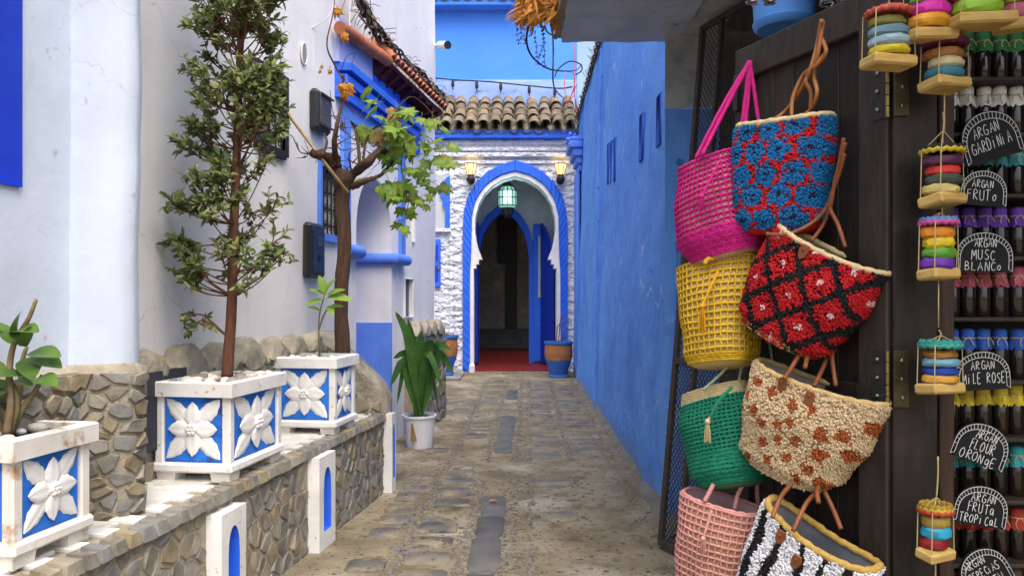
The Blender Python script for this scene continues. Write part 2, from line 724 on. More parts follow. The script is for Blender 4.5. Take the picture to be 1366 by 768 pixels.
M_mortar = mat('sandy_mortar', (0.42, 0.37, 0.28), (0.30, 0.265, 0.205), 0.95, 14, bump=0.8, bscale=70, bdist=0.015)
STONE_R = [(0.54, 0.56, 0.58), (0.62, 0.62, 0.62), (0.74, 0.70, 0.60), (0.60, 0.60, 0.57), (0.72, 0.71, 0.68), (0.50, 0.53, 0.57),
           (0.74, 0.63, 0.45), (0.58, 0.59, 0.55), (0.70, 0.64, 0.50), (0.56, 0.54, 0.50)]
M_stone = mat('rubble_stone', (0.44, 0.425, 0.39), (0.26, 0.25, 0.225), 0.85, 11, detail=9, bump=0.6, bscale=40, bdist=0.008, rand=STONE_R,
              spots=(0.33, 0.285, 0.20), spot_scale=7, spot_lo=.54, spot_hi=.68)
M_whitep = mat('chipped_white_paint', (0.78, 0.78, 0.77), (0.62, 0.61, 0.58), 0.7, 5, lo=.42, hi=.72, bump=0.25, bscale=50, bdist=0.004,
               spots=(0.38, 0.25, 0.13), spot_scale=8, spot_lo=0.645, spot_hi=0.70, speck=[((.30, .27, .22), 40, .66, .72)])
M_iron = mat('dark_iron', (0.025, 0.025, 0.027), (0.045, 0.04, 0.038), 0.55, 20, bump=0.2, bscale=80, bdist=0.002, metal=0.4)
M_black = mat('black_rubber', (0.012, 0.012, 0.013), (0.02, 0.02, 0.02), 0.6, 20)
M_dwood = mat('dark_stained_wood', (0.020, 0.015, 0.012), (0.010, 0.008, 0.007), 0.55, 9, bump=0.35, bscale=30, bdist=0.003,
              stretch=(7, 7, 0.6), spots=(0.055, 0.032, 0.02), spot_scale=3, spot_lo=0.55, spot_hi=0.8)
M_dwood2 = mat('grey_brown_wood', (0.042, 0.031, 0.025), (0.022, 0.017, 0.014), 0.6, 8, bump=0.35, bscale=30, bdist=0.003, stretch=(5, 5, 0.8))
M_soil = mat('dark_soil', (0.05, 0.035, 0.022), (0.025, 0.018, 0.012), 1.0, 40, bump=1, bscale=60, bdist=0.02)
M_brass = mat('worn_brass', (0.42, 0.30, 0.10), (0.20, 0.14, 0.06), 0.4, 30, metal=0.9)
M_steel = mat('dull_steel', (0.30, 0.30, 0.30), (0.18, 0.18, 0.18), 0.4, 30, metal=0.9)

# ================================================================= GROUND
def gz(x, y):
    return noise.noise(Vector((x * 1.1, y * 0.7, 3.0))) * 0.018 + noise.noise(Vector((x * 4, y * 3, 9.0))) * 0.006


M_ground = mat('worn_cement_and_dirt', (0.31, 0.265, 0.18), (0.17, 0.14, 0.09), 0.92, 2.6, detail=14, lo=.38, hi=.62, bump=1.0, bscale=55, bdist=0.016,
               bump2=0.5, b2scale=13, b2dist=0.02, spots=(0.39, 0.36, 0.28), spot_scale=1.5, spot_lo=0.53, spot_hi=0.62,
               speck=[((0.05, 0.045, 0.038), 26, 0.60, 0.67), ((0.30, 0.27, 0.21), 34, 0.64, 0.70), ((0.10, 0.08, 0.05), 6.0, 0.55, 0.70), ((0.16, 0.15, 0.20), 3.0, 0.68, 0.74)])
gx = [-60, -20, -6, -3] + [-2 + 0.1 * i for i in range(34)] + [3, 8, 25, 60]
gy = [-60, -20, -6, -2] + [-0.4 + 0.15 * i for i in range(102)] + [20, 35, 80]
g = MB()
rows = []
for y in gy:
    rows.append([Vector((x, y, gz(x, y) if (-2.1 < x < 1.4 and 0 < y < 14.6) else 0.0)) for x in gx])
g.grid(rows)
ground = g.build('ground', M_ground, smooth='all')
ground['kind'] = 'structure'

# slate setts let into the alley floor
M_slate = mat('grey_slate', (0.19, 0.18, 0.16), (0.115, 0.112, 0.106), 0.7, 7, detail=10, bump=0.8, bscale=30, bdist=0.012,
              spots=(0.27, 0.23, 0.155), spot_scale=4.0, spot_lo=0.47, spot_hi=0.60, speck=[((.05, .045, .04), 22, .60, .68)],
              rand=[(1, 1, 1), (0.85, 0.85, 0.85), (1.25, 1.2, 1.08), (0.95, 0.94, 0.93), (1.1, 1.1, 1.08), (0.75, 0.75, 0.75)])
M_strip = mat('dark_strip_slate', (0.125, 0.125, 0.122), (0.085, 0.085, 0.085), 0.6, 6, bump=0.5, bscale=30, bdist=0.008,
              spots=(0.17, 0.15, 0.115), spot_scale=4, spot_lo=.56, spot_hi=.70, rand=[(1, 1, 1), (.85, .85, .87), (1.15, 1.15, 1.12)])
slate_meshes = []
for k in range(9):
    mb = MB()
    n = 9
    pts = []
    for i in range(24):
        a = 2 * PI * (i + .5) / 24
        c, s = math.cos(a), math.sin(a)
        q = (abs(c) ** 18 + abs(s) ** 18) ** (-1 / 18) * U(0.955, 1.0)
        pts.append((c * q * 0.5, s * q * 0.5))
    lo_ = [Vector((a, b, -0.03)) for a, b in pts]
    mi_ = [Vector((a, b, 0.002)) for a, b in pts]
    hi_ = [Vector((a * 0.95, b * 0.95, 0.008 + U(-0.002, 0.002))) for a, b in pts]
    mb.strip(lo_, mi_, True).strip(mi_, hi_, True)
    mb.add(hi_, [tuple(range(24))])
    slate_meshes.append(mb.mesh('slate', M_slate if k < 6 else M_strip, smooth=35, weld=True))


def slate(x, y, w, h, rz=0.0, strip=False):
    z = gz(x, y) + U(-0.001, 0.004)
    o = piece('slate', random.choice(slate_meshes[6:] if strip else slate_meshes[:6]), ground, (x, y, z), (U(-.012, .012), U(-.012, .012), rz + U(-.03, .03)), (w, h, 1))
    return o


random.seed(21)
drift = lambda y: 0.022 * (y - 3.8)
y = 1.9
while y < 13.8:                                   # long slabs down the middle
    ln = U(0.38, 0.62)
    if not (5.35 < y < 6.55 or 8.6 < y < 10.4 or y > 11.6):
        slate(-0.15 + drift(y), y + ln / 2, 0.175, ln - 0.004, 0.0, True)
    y += ln
for (x0, w, ya, yb, skip) in [(-0.46, 0.26, 2.4, 6.1, 0.06), (-0.46, 0.26, 7.4, 13.0, 0.6), (-0.77, 0.20, 2.8, 6.0, 0.25), (-0.77, 0.22, 7.0, 12.0, 0.7),
                              (0.25, 0.28, 6.7, 12.6, 0.10), (0.61, 0.30, 6.9, 12.0, 0.15), (0.28, 0.27, 2.6, 5.9, 0.9),
                              (0.62, 0.28, 3.4, 6.1, 0.9)]:
    y = ya
    while y < yb:
        h = U(0.17, 0.22)
        x = x0 + drift(y) + U(-.015, .015)
        cement = 5.9 < y < 6.6 and x > -0.4
        if random.random() > skip and not cement:
            slate(x, y, w * U(0.88, 1.05), h)
        y += h + U(0.07, 0.11)

# pebbles bedded between the slates
M_pebble = mat('river_pebbles', (0.26, 0.235, 0.19), (0.07, 0.065, 0.06), 0.75, 30)
pb = MB()
octv = [(1, 0, 0), (0, 1, 0), (-1, 0, 0), (0, -1, 0), (0, 0, 1), (.7, .7, .45), (-.7, .7, .45), (-.7, -.7, .45), (.7, -.7, .45)]
octf = [(0, 1, 5), (1, 2, 6), (2, 3, 7), (3, 0, 8), (4, 5, 6), (4, 6, 7), (4, 7, 8), (4, 8, 5), (5, 1, 6), (6, 2, 7), (7, 3, 8), (8, 0, 5)]
for i in range(7500):
    y = 2.2 + (random.random() ** 1.4) * 10.8
    lane = random.choice([-0.275, -0.275, -0.03, -0.03, 0.09, 0.45, 0.45, 0.82, -0.61, -0.61, None])
    if lane is None:
        x = U(-0.9, 0.85)
    else:
        x = lane + drift(y) + random.gauss(0, 0.028)
    if 5.9 < y < 6.5 and x > -0.3:
        continue
    if x > 0.15 and y < 5.6 and random.random() < 0.8:
        continue
    r = U(0.008, 0.019)
    z = gz(x, y) - r * 0.15
    a = U(0, 6.28)
    ca, sa = math.cos(a), math.sin(a)
    el = U(0.65, 1.0)
    pb.add([(x + (p[0] * ca - p[1] * sa * el) * r, y + (p[0] * sa + p[1] * ca * el) * r, z + p[2] * r * 0.7) for p in octv], octf)
pb.build('pebbles', M_pebble, ground, smooth='all', kind='stuff')

# splashes of blue paint dried on the floor
M_splash = mat('dried_blue_paint', (0.12, 0.15, 0.34), (0.20, 0.20, 0.26), 0.9, 12)
for (u, v, n, s) in [(545, 692, 14, 0.10), (552, 740, 10, 0.07), (612, 560, 22, 0.2), (614, 548, 12, 0.2)]:
    yy = 1400.0 / (v - 400)
    c = at(u, v, yy)
    mb = MB()
    for i in range(n):
        x, y = c.x + random.gauss(0, s), c.y + random.gauss(0, s)
        r = U(0.008, 0.028)
        k = 7
        mb.add([(x + math.cos(6.283 * j / k) * r * U(.6, 1.2), y + math.sin(6.283 * j / k) * r * U(.6, 1.2), gz(x, y) + 0.004) for j in range(k)],
               [tuple(range(k))])
    mb.build('paint_splash', M_splash, ground, kind='stuff')


# ================================================================= RIGHT HOUSE (blue wall)
def fnR(s, z, out=0.0):
    return Vector((0.905 + 0.0175 * s + 0.02 * z - out, s, z))


house_r = thing('blue_house', 'blue limewashed house wall with slit windows along the right of the alley', 'house', (1.1, 9.5, 0))
slits = []
for (u, v0, v1, w) in [(880, 127, 195, 0.075), (856, 153, 215, 0.07), (811, 192, 246, 0.05), (815.5, 188, 244, 0.05), (820, 184, 242, 0.05)]:
    k = (u - 683) / 1000.0
    yy = 0.95 / (k - 0.0175)
    slits.append((yy - w, yy + w, EYE + (400 - v1) / 1000 * yy, EYE + (400 - v0) / 1000 * yy, 0.14))
mb = MB()
wall(mb, fnR, 4.70, 14.30, -0.02, 4.72, slits, step=0.22, amp=0.022, rmi=1, bmi=1)
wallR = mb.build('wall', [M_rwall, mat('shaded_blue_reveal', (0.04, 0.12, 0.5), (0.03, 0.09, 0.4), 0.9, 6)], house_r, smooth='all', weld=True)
# rounded top of the wall and the pale upper storey set back behind it
mb = MB()
mb.hexa([fnR(4.7, 4.70, -0.16), fnR(14.3, 4.70, -0.16), fnR(14.3, 4.70, 0.012), fnR(4.7, 4.70, 0.012),
         fnR(4.7, 4.76, -0.16), fnR(14.3, 4.76, -0.16), fnR(14.3, 4.76, 0.0), fnR(4.7, 4.76, 0.0)])
mb.build('coping', M_rwall, house_r)
mb = MB()
wall(mb, lambda s, z, o=0: fnR(s, z, o - 0.10), 6.0, 15.0, 4.70, 5.5, step=0.5, amp=0.01)
mb.build('upper_wall', M_white, house_r)
mb = MB()
for i in range(90):
    y0_, y1_ = 4.4 + .09 * i, 4.49 + .09 * i
    mb.add([fnR(y0_, -.01, .07 + .05 * noise.noise(Vector((y0_ * 3, 0, 0)))), fnR(y1_, -.01, .07 + .05 * noise.noise(Vector((y1_ * 3, 0, 0)))), fnR(y1_, .03, .03 + .03 * noise.noise(Vector((y1_ * 5, 2, 0)))), fnR(y0_, .03, .03 + .03 * noise.noise(Vector((y0_ * 5, 2, 0)))), fnR(y1_, .06 + .04 * noise.noise(Vector((y1_ * 4, 5, 0))), -.012), fnR(y0_, .06 + .04 * noise.noise(Vector((y0_ * 4, 5, 0))), -.012)], [(0, 1, 2, 3), (3, 2, 4, 5)])
mb.build('cement_skirting', mat('blue_splashed_cement', (0.22, 0.20, 0.17), (0.13, 0.12, 0.10), .95, 5, bump=.7, bscale=40, bdist=.012, spots=(.13, .20, .42), spot_scale=4, spot_lo=.56, spot_hi=.68), house_r, smooth='all', weld=True)
# jamb of the shop opening: grey plaster above, blue below
mb = MB()
wall(mb, lambda s, z, o=0: Vector((s, 4.705 - o, z)), 0.96, 1.30, -0.02, 2.60, step=0.15, amp=0.008)
mb.build('jamb', M_rwall, house_r)
mb = MB()
wall(mb, lambda s, z, o=0: Vector((s, 4.703 - o, z)), 0.96, 1.30, 2.60, 3.30, step=0.15, amp=0.008)
mb.build('jamb_top', mat('grey_green_plaster', (0.42, 0.44, 0.44), (0.30, 0.32, 0.33), 0.9, 9, bump=0.5, bscale=30, bdist=0.008, spots=(0.22, 0.25, 0.32), spot_scale=6), house_r)
# concrete lintel along the shop front and the dark room behind
mb = MB()
mb.box((1.165, 3.175, 3.185), (0.25, 3.35, 0.24))
mb.build('lintel', mat('pale_lintel_concrete', (0.46, 0.45, 0.44), (0.34, 0.335, 0.33), 0.9, 5, bump=.4, bscale=40, bdist=.008), house_r)
mb = MB()
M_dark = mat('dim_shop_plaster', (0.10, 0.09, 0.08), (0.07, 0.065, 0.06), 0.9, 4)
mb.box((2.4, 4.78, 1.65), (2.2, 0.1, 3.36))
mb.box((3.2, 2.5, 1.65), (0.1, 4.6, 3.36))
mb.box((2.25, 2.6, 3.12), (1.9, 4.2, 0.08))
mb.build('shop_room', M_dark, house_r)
# awning slab of rough concrete over the shop
M_slab = mat('stained_slab_concrete', (0.46, 0.50, 0.60), (0.36, 0.40, 0.48), 0.92, 3, bump=0.5, bscale=26, bdist=0.012,
             spots=(0.055, 0.055, 0.06), spot_scale=2.6, spot_lo=0.62, spot_hi=0.68)
mb = MB()
rowsA = []
sl = [(0.315, 4.82), (1.06, 4.82), (1.06, 3.45), (0.315, 3.45)]
mb.add([(x, y, 3.055) for x, y in sl] + [(x, y, 3.20) for x, y in sl],
       [(0, 1, 2, 3), (4, 7, 6, 5), (0, 4, 5, 1), (1, 5, 6, 2), (2, 6, 7, 3), (3, 7, 4, 0)])
bmx = bmesh.new()
mx = mb.mesh('tmp', M_slab)
bmx.from_mesh(mx)
bmesh.ops.subdivide_edges(bmx, edges=bmx.edges, cuts=14, use_grid_fill=True)
for v in bmx.verts:
    v.co += noise.noise_vector(v.co * 7) * 0.012
bmx.to_mesh(mx)
bmx.free()
o = bpy.data.objects.new('awning_slab', mx)
COL.objects.link(o)
o.parent = house_r
o.location = -wpos(house_r)
mb = MB()
mb.box((0.303, 4.13, 3.15), (0.06, 1.36, 0.15))
mb.noise(0.012, 6)
mb.build('slab_edge', mat('sandy_slab_edge', (0.33, 0.27, 0.17), (0.2, 0.165, 0.12), 0.95, 8, bump=0.8, bscale=30, bdist=0.02), house_r)
# conduit, corbel bracket
mb = MB()
mb.tube([fnR(9.4, z, 0.04 + 0.006 * math.sin(z * 7)) for z in [0.05 + 0.25 * i for i in range(19)]], 0.014, 6)
for z in (0.6, 1.5, 2.4, 3.3, 4.2):
    mb.box(fnR(9.4, z, 0.028), (0.02, 0.08, 0.02))
mb.build('conduit', M_rwall, house_r, smooth=True)
mb = MB()
for i, (z0, z1, d, y0, y1) in enumerate([(3.62, 3.74, 0.06, 12.9, 13.5), (3.74, 3.86, 0.11, 12.86, 13.54), (3.86, 4.0, 0.17, 12.82, 13.58), (4.0, 4.12, 0.24, 12.78, 13.62), (4.12, 4.2, 0.20, 12.8, 13.6)]):
    mb.bbox(fnR((y0 + y1) / 2, (z0 + z1) / 2, d / 2), (d, y1 - y0, z1 - z0), 0.02)
for i in range(26):
    mb.blob(fnR(U(12.8, 13.6), U(4.12, 4.26), U(0.05, 0.26)), (0.03, 0.03, 0.03), 1, 0.3)
mb.bbox(fnR(13.2, 1.9, 0.03), (0.06, 0.5, 3.44), 0.02)
mb.build('corbel', M_pblue, house_r, smooth=True)
# house number tile with its painted digits
mb = MB()
c = fnR(4.80, 2.715, 0.045)
mb.bbox(c, (0.012, 0.085, 0.24), 0.004)
np_ = mb.build('number_plate', mat('chipped_enamel', (0.62, 0.66, 0.70), (0.45, 0.5, 0.56), 0.5, 18), house_r)
mb = MB()
for k, zc in ((0, 2.765), (1, 2.665)):
    pts = [(-.018, .032), (.014, .036), (.018, .012), (-.004, 0.0), (.019, -.012), (.014, -.036), (-.018, -.032)]
    mb.tube([Vector((c.x - 0.009, c.y - a, zc + b)) for a, b in pts], 0.0045, 4)
mb.build('digits', M_pblue, np_)


# ================================================================= LEFT HOUSE (white)
def fnL(s, z, out=0.0):
    return Vector((-2.25 + 0.147 * s + out, s, z))


house_l = thing('white_house', 'white limewashed house with blue arched doorway and stone plinth on the left', 'house', (-1.6, 5.0, 0))
AY0, AY1, ASP, AAP = 6.34, 7.31, 1.95, 2.50
holesL = [(4.60, 4.96, 2.38, 2.84, 0.12), (5.56, 5.88, 1.90, 2.40, 0.10), (AY0, AY1, -0.02, 2.55, 0.36),
          (8.03, 8.08, 2.02, 2.50, 0.10), (7.72, 8.02, 1.22, 1.62, 0.08)]
mb = MB()
hl = [h for i, h in enumerate(holesL) if i != 2]
wall(mb, fnL, 3.0, 5.45, -0.02, 6.4, [h for h in hl if h[1] < 5.4], step=0.25, amp=0.02)
wall(mb, fnL, 5.45, 6.2, -0.02, 6.4, [hl[1]], step=0.25, amp=0.02)
mb2 = MB()
# bay around the doorway, arch cut by tessellation, then the rest
n = 18
arch = [(AY1 - 0.0 - (AY1 - AY0) / 2 + (AY1 - AY0) / 2 * math.cos(PI * i / n),
         ASP + (AAP - ASP) * (math.sin(PI * i / n) ** 0.85)) for i in range(n + 1)]
door_loop = [(AY1, 0.0)] + arch + [(AY0, 0.0)]
mb.poly([[(6.2, 0.0), (AY0, 0.0)] + list(reversed(arch)) + [(AY1, 0.0), (7.5, 0.0), (7.5, 6.4), (6.2, 6.4)]], lambda a, b: fnL(a, b, 0.0))
wall(mb, fnL, 7.5, 9.0, -0.02, 6.4, [h for h in hl if h[0] > 7.5], step=0.25, amp=0.02)
# end wall of the house, facing the side passage
wall(mb, lambda s, z, o=0: Vector((s, 9.0 + o, z)), -4.0, -2.25 + 0.147 * 9.0, -0.02, 6.4, step=0.5, amp=0.01)
mb.build('wall', M_white, house_l, smooth=50, weld=True)
# doorway reveal: white above, blue dado below
mb = MB()
f = [fnL(a, b, 0.0) for a, b in door_loop]
g_ = [fnL(a, b, -0.36) for a, b in door_loop]
mb.strip(f, g_)
mb.build('doorway_reveal', M_white, house_l, smooth=40)
mb = MB()
mb.box(fnL(AY1 - 0.006, 0.6, -0.17), (0.355, 0.016, 1.16))
mb.build('dado', M_pblue, house_l)
mb = MB()
mb.bbox(fnL(6.825, 1.3, -0.39), (0.05, 1.2, 2.6), 0.01)
dl = mb.build('door', M_dblue, house_l)
mb = MB()
for k in range(5):
    mb.bbox(fnL(6.42 + 0.2 * k, 1.25, -0.355), (0.02, 0.17, 2.3), 0.006)
mb.build('board', M_blue, dl)
# impost moulding that wraps the far jamb, and stub on the near side
mb = MB()
mb.tube([fnL(AY1 - 0.03, 1.80, -0.35), fnL(AY1 - 0.03, 1.80, 0.05), fnL(7.66, 1.80, 0.05)], 0.055, 10)
mb.build('impost_moulding', M_pblue, house_l, smooth=True)
mb = MB()
mb.tube([fnL(6.0, 1.80, 0.04), fnL(6.30, 1.80, 0.05), fnL(6.36, 1.80, 0.02)], 0.055, 10)
mb.build('impost_moulding', M_pblue, house_l, smooth=True)
# blue rectangular frame round the arch and the blue band above it
mb = MB()
for (s0, s1, z0, z1, d) in [(5.98, 6.13, 1.82, 2.86, 0.035), (7.54, 7.68, 1.82, 2.86, 0.035), (5.98, 7.68, 2.86, 2.99, 0.037)]:
    mb.hexa([fnL(s0, z0, -.01), fnL(s1, z0, -.01), fnL(s1, z0, d), fnL(s0, z0, d), fnL(s0, z1, -.01), fnL(s1, z1, -.01), fnL(s1, z1, d), fnL(s0, z1, d)])
mb.noise(0.006, 4)
mb.build('door_surround', M_pblue, house_l)
mb = MB()
for (s0, s1, z0, z1, d) in [(5.86, 8.25, 2.99, 3.44, 0.03), (5.86, 7.9, 2.99, 3.07, 0.07), (5.86, 7.95, 3.10, 3.17, 0.10), (5.86, 8.0, 3.20, 3.26, 0.13)]:
    mb.hexa([fnL(s0, z0, -.01), fnL(s1, z0, -.01), fnL(s1, z0, d), fnL(s0, z0, d), fnL(s0, z1, -.01), fnL(s1, z1, -.01), fnL(s1, z1, d), fnL(s0, z1, d)])
mb.noise(0.008, 4)
mb.build('cornice', M_blue, house_l)
mb = MB()
s0, s1, z0, z1, d = 5.84, 6.62, 3.26, 3.62, 0.045
mb.hexa([fnL(s0, z0, -.01), fnL(s1, z0, -.01), fnL(s1, z0, d), fnL(s0, z0, d), fnL(s0, z1, -.01), fnL(s1, z1, -.01), fnL(s1, z1, d), fnL(s0, z1, d)])
mb.build('lavender_panel', mat('lavender_limewash', (0.42, 0.46, 0.74), (0.36, 0.40, 0.68), 0.9, 4, bump=0.3, bscale=30), house_l)
# canopy: terracotta tiles over a maroon board soffit
E0, E1, E2 = at(453, 37, 5.75), at(515, 80, 6.75), at(590, 150, 8.3)
M_terra = mat('terracotta', (0.50, 0.17, 0.085), (0.36, 0.12, 0.06), 0.75, 12, bump=0.4, bscale=40, rand=[(1, 1, 1), (1.15, 1.1, 1.0), (0.85, 0.8, 0.8)])
M_maroon = mat('maroon_painted_wood', (0.085, 0.008, 0.012), (0.055, 0.006, 0.009), 0.6, 10, bump=0.3, bscale=40)
canopy = MB()
canopy.add([E1 + Vector((0, 0, -.03)), E2 + Vector((0, 0, -.03)), fnL(8.62, 3.44, 0.0), fnL(6.62, 3.36, 0.0),
            E1 + Vector((0, 0, .01)), E2 + Vector((0, 0, .01)), fnL(8.62, 3.72, 0.0), fnL(6.62, 3.70, 0.0)],
           [(0, 1, 2, 3), (4, 7, 6, 5), (0, 4, 5, 1), (1, 5, 6, 2), (2, 6, 7, 3), (3, 7, 4, 0)])
cnp = canopy.build('canopy', M_maroon, house_l)
for i in range(8):                                  # ribs under the soffit
    mb = MB()
    t = (i + 0.5) / 8
    a = E1.lerp(E2, t) + Vector((0, 0, -.045))
    b = fnL(6.7 + 1.85 * t, 3.37 + 0.07 * t, 0.0)
    mb.tube([a, b], 0.022, 4)
    mb.build('rafter', M_maroon, cnp)
dE = (E1 - E0).normalized()
for k in range(3):
    a, b = E0.lerp(E1, k / 3), E0.lerp(E1, (k + 1.08) / 3)
    mb = MB()
    mb.tube(bez([a, a.lerp(b, .5) + Vector((0, 0, .006)), b], 4), [0.050 + 0.006 * (j / 8) for j in range(9)], 12)
    mb.build('ridge_tile', M_terra, cnp, smooth=True)
nt_ = 16
for k in range(nt_):
    t = (k + 0.5) / nt_
    a = E1.lerp(E2, t) + Vector((0.03, -0.01, 0.012))
    b = fnL(6.70 + 1.9 * t, 3.74 + 0.02 * t, 0.0)
    d = (b - a)
    sdir = (E2 - E1).normalized()
    up = d.normalized().cross(sdir).normalized()
    if up.z < 0:
        up = -up
    w = (E2 - E1).length / nt_ * 0.53
    mb = MB()
    for (r0, off) in ((1.0, 0.0),):
        A, B, C, D = [], [], [], []
        for j in range(9):
            an = PI * j / 8
            vec = sdir * (-math.cos(an)) + up * (math.sin(an) * 1.25)
            A.append(a + vec * w)
            B.append(b + vec * w * 0.85)
            C.append(a + vec * w * 0.72)
            D.append(b + vec * w * 0.6)
        mb.strip(A, B).strip(C, D).strip(A, C)
    mb.build('roof_tile', M_terra, cnp, smooth=40)

# windows of the left house
M_glass_d = mat('dark_window_glass', (0.012, 0.014, 0.018), (0.02, 0.022, 0.03), 0.12, 4, spec=0.5)


def grille(parent, fn, s0, s1, z0, z1, out, frame_m, fw=0.035, bars=4, curl=True):
    mb = MB()
    for (a, b, c, d) in [(s0 - fw, s0, z0 - fw, z1 + fw), (s1, s1 + fw, z0 - fw, z1 + fw), (s0, s1, z1, z1 + fw), (s0, s1, z0 - fw * 1.6, z0)]:
        mb.hexa([fn(a, c, -.01), fn(b, c, -.01), fn(b, c, out), fn(a, c, out), fn(a, d, -.01), fn(b, d, -.01), fn(b, d, out), fn(a, d, out)])
    w = mb.build('window_frame', frame_m, parent)
    mb = MB()
    mb.add([fn(s0, z0, -.09), fn(s1, z0, -.09), fn(s1, z1, -.09), fn(s0, z1, -.09)], [(0, 1, 2, 3)])
    mb.build('pane', M_glass_d, w)
    mb = MB()
    for i in range(bars + 1):
        s = s0 + 0.01 + (s1 - s0 - 0.02) * i / bars
        mb.tube([fn(s, z0, 0.0), fn(s, z1, 0.0)], 0.007, 5)
    for j in range(4):
        z = z0 + (z1 - z0) * (j + 0.5) / 4
        mb.tube([fn(s0, z, 0.0), fn(s1, z, 0.0)], 0.006, 5)
    if curl:
        for i in range(bars):
            for j in range(4):
                s = s0 + (s1 - s0) * (i + 0.5) / bars
                z = z0 + (z1 - z0) * (j + 0.5) / 4
                r = (s1 - s0) / bars * 0.36
                mb.tube([fn(s + r * (1 - k / 16) * math.cos(k * .8), z + r * 1.6 * (1 - k / 16) * math.sin(k * .8), 0.004) for k in range(14)], 0.004, 4)
    mb.build('grille', M_iron, w)
    return w


grille(house_l, fnL, 4.60, 4.96, 2.38, 2.84, 0.03, M_iron)
grille(house_l, fnL, 5.56, 5.88, 1.90, 2.40, 0.03, M_pblue)
# slot vent, meter recess, oval vent
mb = MB()
mb.hexa([fnL(7.73, 1.23, -.07), fnL(8.01, 1.23, -.07), fnL(8.01, 1.23, -.03), fnL(7.73, 1.23, -.03), fnL(7.73, 1.61, -.07), fnL(8.01, 1.61, -.07), fnL(8.01, 1.61, -.03), fnL(7.73, 1.61, -.03)])
mb.build('meter_hatch', mat('slate_blue_metal', (0.10, 0.12, 0.18), (0.07, 0.085, 0.13), 0.5, 10), house_l)
mb = MB()
oc = fnL(5.27, 3.13, 0.0)
mb.tube([fnL(5.27 + .045 * math.cos(a), 3.13 + .075 * math.sin(a), 0.014) for a in [2 * PI * k / 16 for k in range(17)]], 0.006, 6)
vt = mb.build('vent_rim', M_white, house_l, smooth=True)
mb = MB()
mb.add([fnL(5.27 + .04 * math.cos(2 * PI * k / 16), 3.13 + .07 * math.sin(2 * PI * k / 16), 0.016) for k in range(16)], [tuple(range(16))])
mb.build('vent_hole', mat('grey_vent_shadow', (0.30, 0.30, 0.30), (0.24, 0.24, 0.24), 0.9, 9), vt)


# ---- near wall of the left house, with the deep blue window
def fnN(s, z, out=0.0):
    return Vector((-1.675 + 0.147 * (s - 2.85) + out, s, z))


mb = MB()
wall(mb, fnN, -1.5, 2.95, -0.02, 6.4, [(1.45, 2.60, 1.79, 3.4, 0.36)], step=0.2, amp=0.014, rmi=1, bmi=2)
mb.build('near_wall', [M_bwhite_shade, M_dblue, M_glass_d], house_l, smooth=50, weld=True)
mb = MB()
mb.bbox(fnN(2.02, 1.83, -0.2), (0.2, 1.1, 0.045), 0.008)
for s in (1.6, 1.85, 2.1, 2.35, 2.52):
    mb.tube([fnN(s, 1.84, -0.22), fnN(s, 3.4, -0.22)], 0.012, 6)
mb.build('window_bars', M_iron, house_l)


# ---- rounded pilaster with stone foot
def pil(t, z, out=0.0):
    """t runs 0..1 round the pilaster from the near wall to the far side."""
    lean = 0.011 * (z - 1.2)
    pts = [(-1.70, 2.84), (-1.60, 2.83), (-1.545, 2.835), (-1.485, 2.855), (-1.46, 2.90), (-1.47, 2.95), (-1.52, 3.02), (-1.58, 3.08), (-1.68, 3.1), (-1.84, 3.12)]
    L = [0]
    for i in range(1, len(pts)):
        L.append(L[-1] + math.hypot(pts[i][0] - pts[i - 1][0], pts[i][1] - pts[i - 1][1]))
    q = max(0, min(0.9999, t)) * L[-1]
    for i in range(len(L) - 1):
        if L[i] <= q <= L[i + 1]:
            f_ = (q - L[i]) / (L[i + 1] - L[i])
            a, b = pts[i], pts[i + 1]
            nx, ny = (b[1] - a[1]), -(b[0] - a[0])
            l = math.hypot(nx, ny)
            return Vector((a[0] + (b[0] - a[0]) * f_ + nx / l * out + lean, a[1] + (b[1] - a[1]) * f_ + ny / l * out, z))


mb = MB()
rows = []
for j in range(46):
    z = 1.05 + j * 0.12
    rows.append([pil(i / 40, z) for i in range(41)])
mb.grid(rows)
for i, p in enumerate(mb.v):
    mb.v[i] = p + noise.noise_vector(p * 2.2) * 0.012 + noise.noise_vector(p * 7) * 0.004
mb.build('pilaster', M_bwhite_shade, house_l, smooth='all')
random.seed(31)
mb = MB()
mb.grid([[pil(i / 40, z, 0.022) for i in range(41)] for z in (0.55, 0.75, 0.95, 1.12)])
mb.grid([[pil(i / 40, 1.12 + 0.03 * k, 0.022 - 0.014 * k * k) for i in range(41)] for k in range(3)])
foot = mb.build('pilaster_foot', M_mortar, house_l, smooth='all')
stones(foot, lambda a, b, o: pil(a / 0.66, 0.57 + b, 0.022 + o), 0.56, 0.56, 0.064, M_stone, gap=0.009, depth=0.014, aspect=0.9)

# stone plinth of the near wall
mb = MB()
mb.hexa([fnN(1.2, 0.5, -.02), fnN(2.84, 0.5, -.02), fnN(2.84, 0.5, 0.06), fnN(1.2, 0.5, 0.06), fnN(1.2, 1.15, -.02), fnN(2.84, 1.15, -.02), fnN(2.84, 1.13, 0.05), fnN(1.2, 1.13, 0.05)])
pn = mb.build('near_plinth', M_mortar, house_l)
stones(pn, lambda a, b, o: fnN(2.2 + a, 0.6 + b, 0.06 + o), 0.62, 0.53, 0.075, M_stone, depth=0.009)


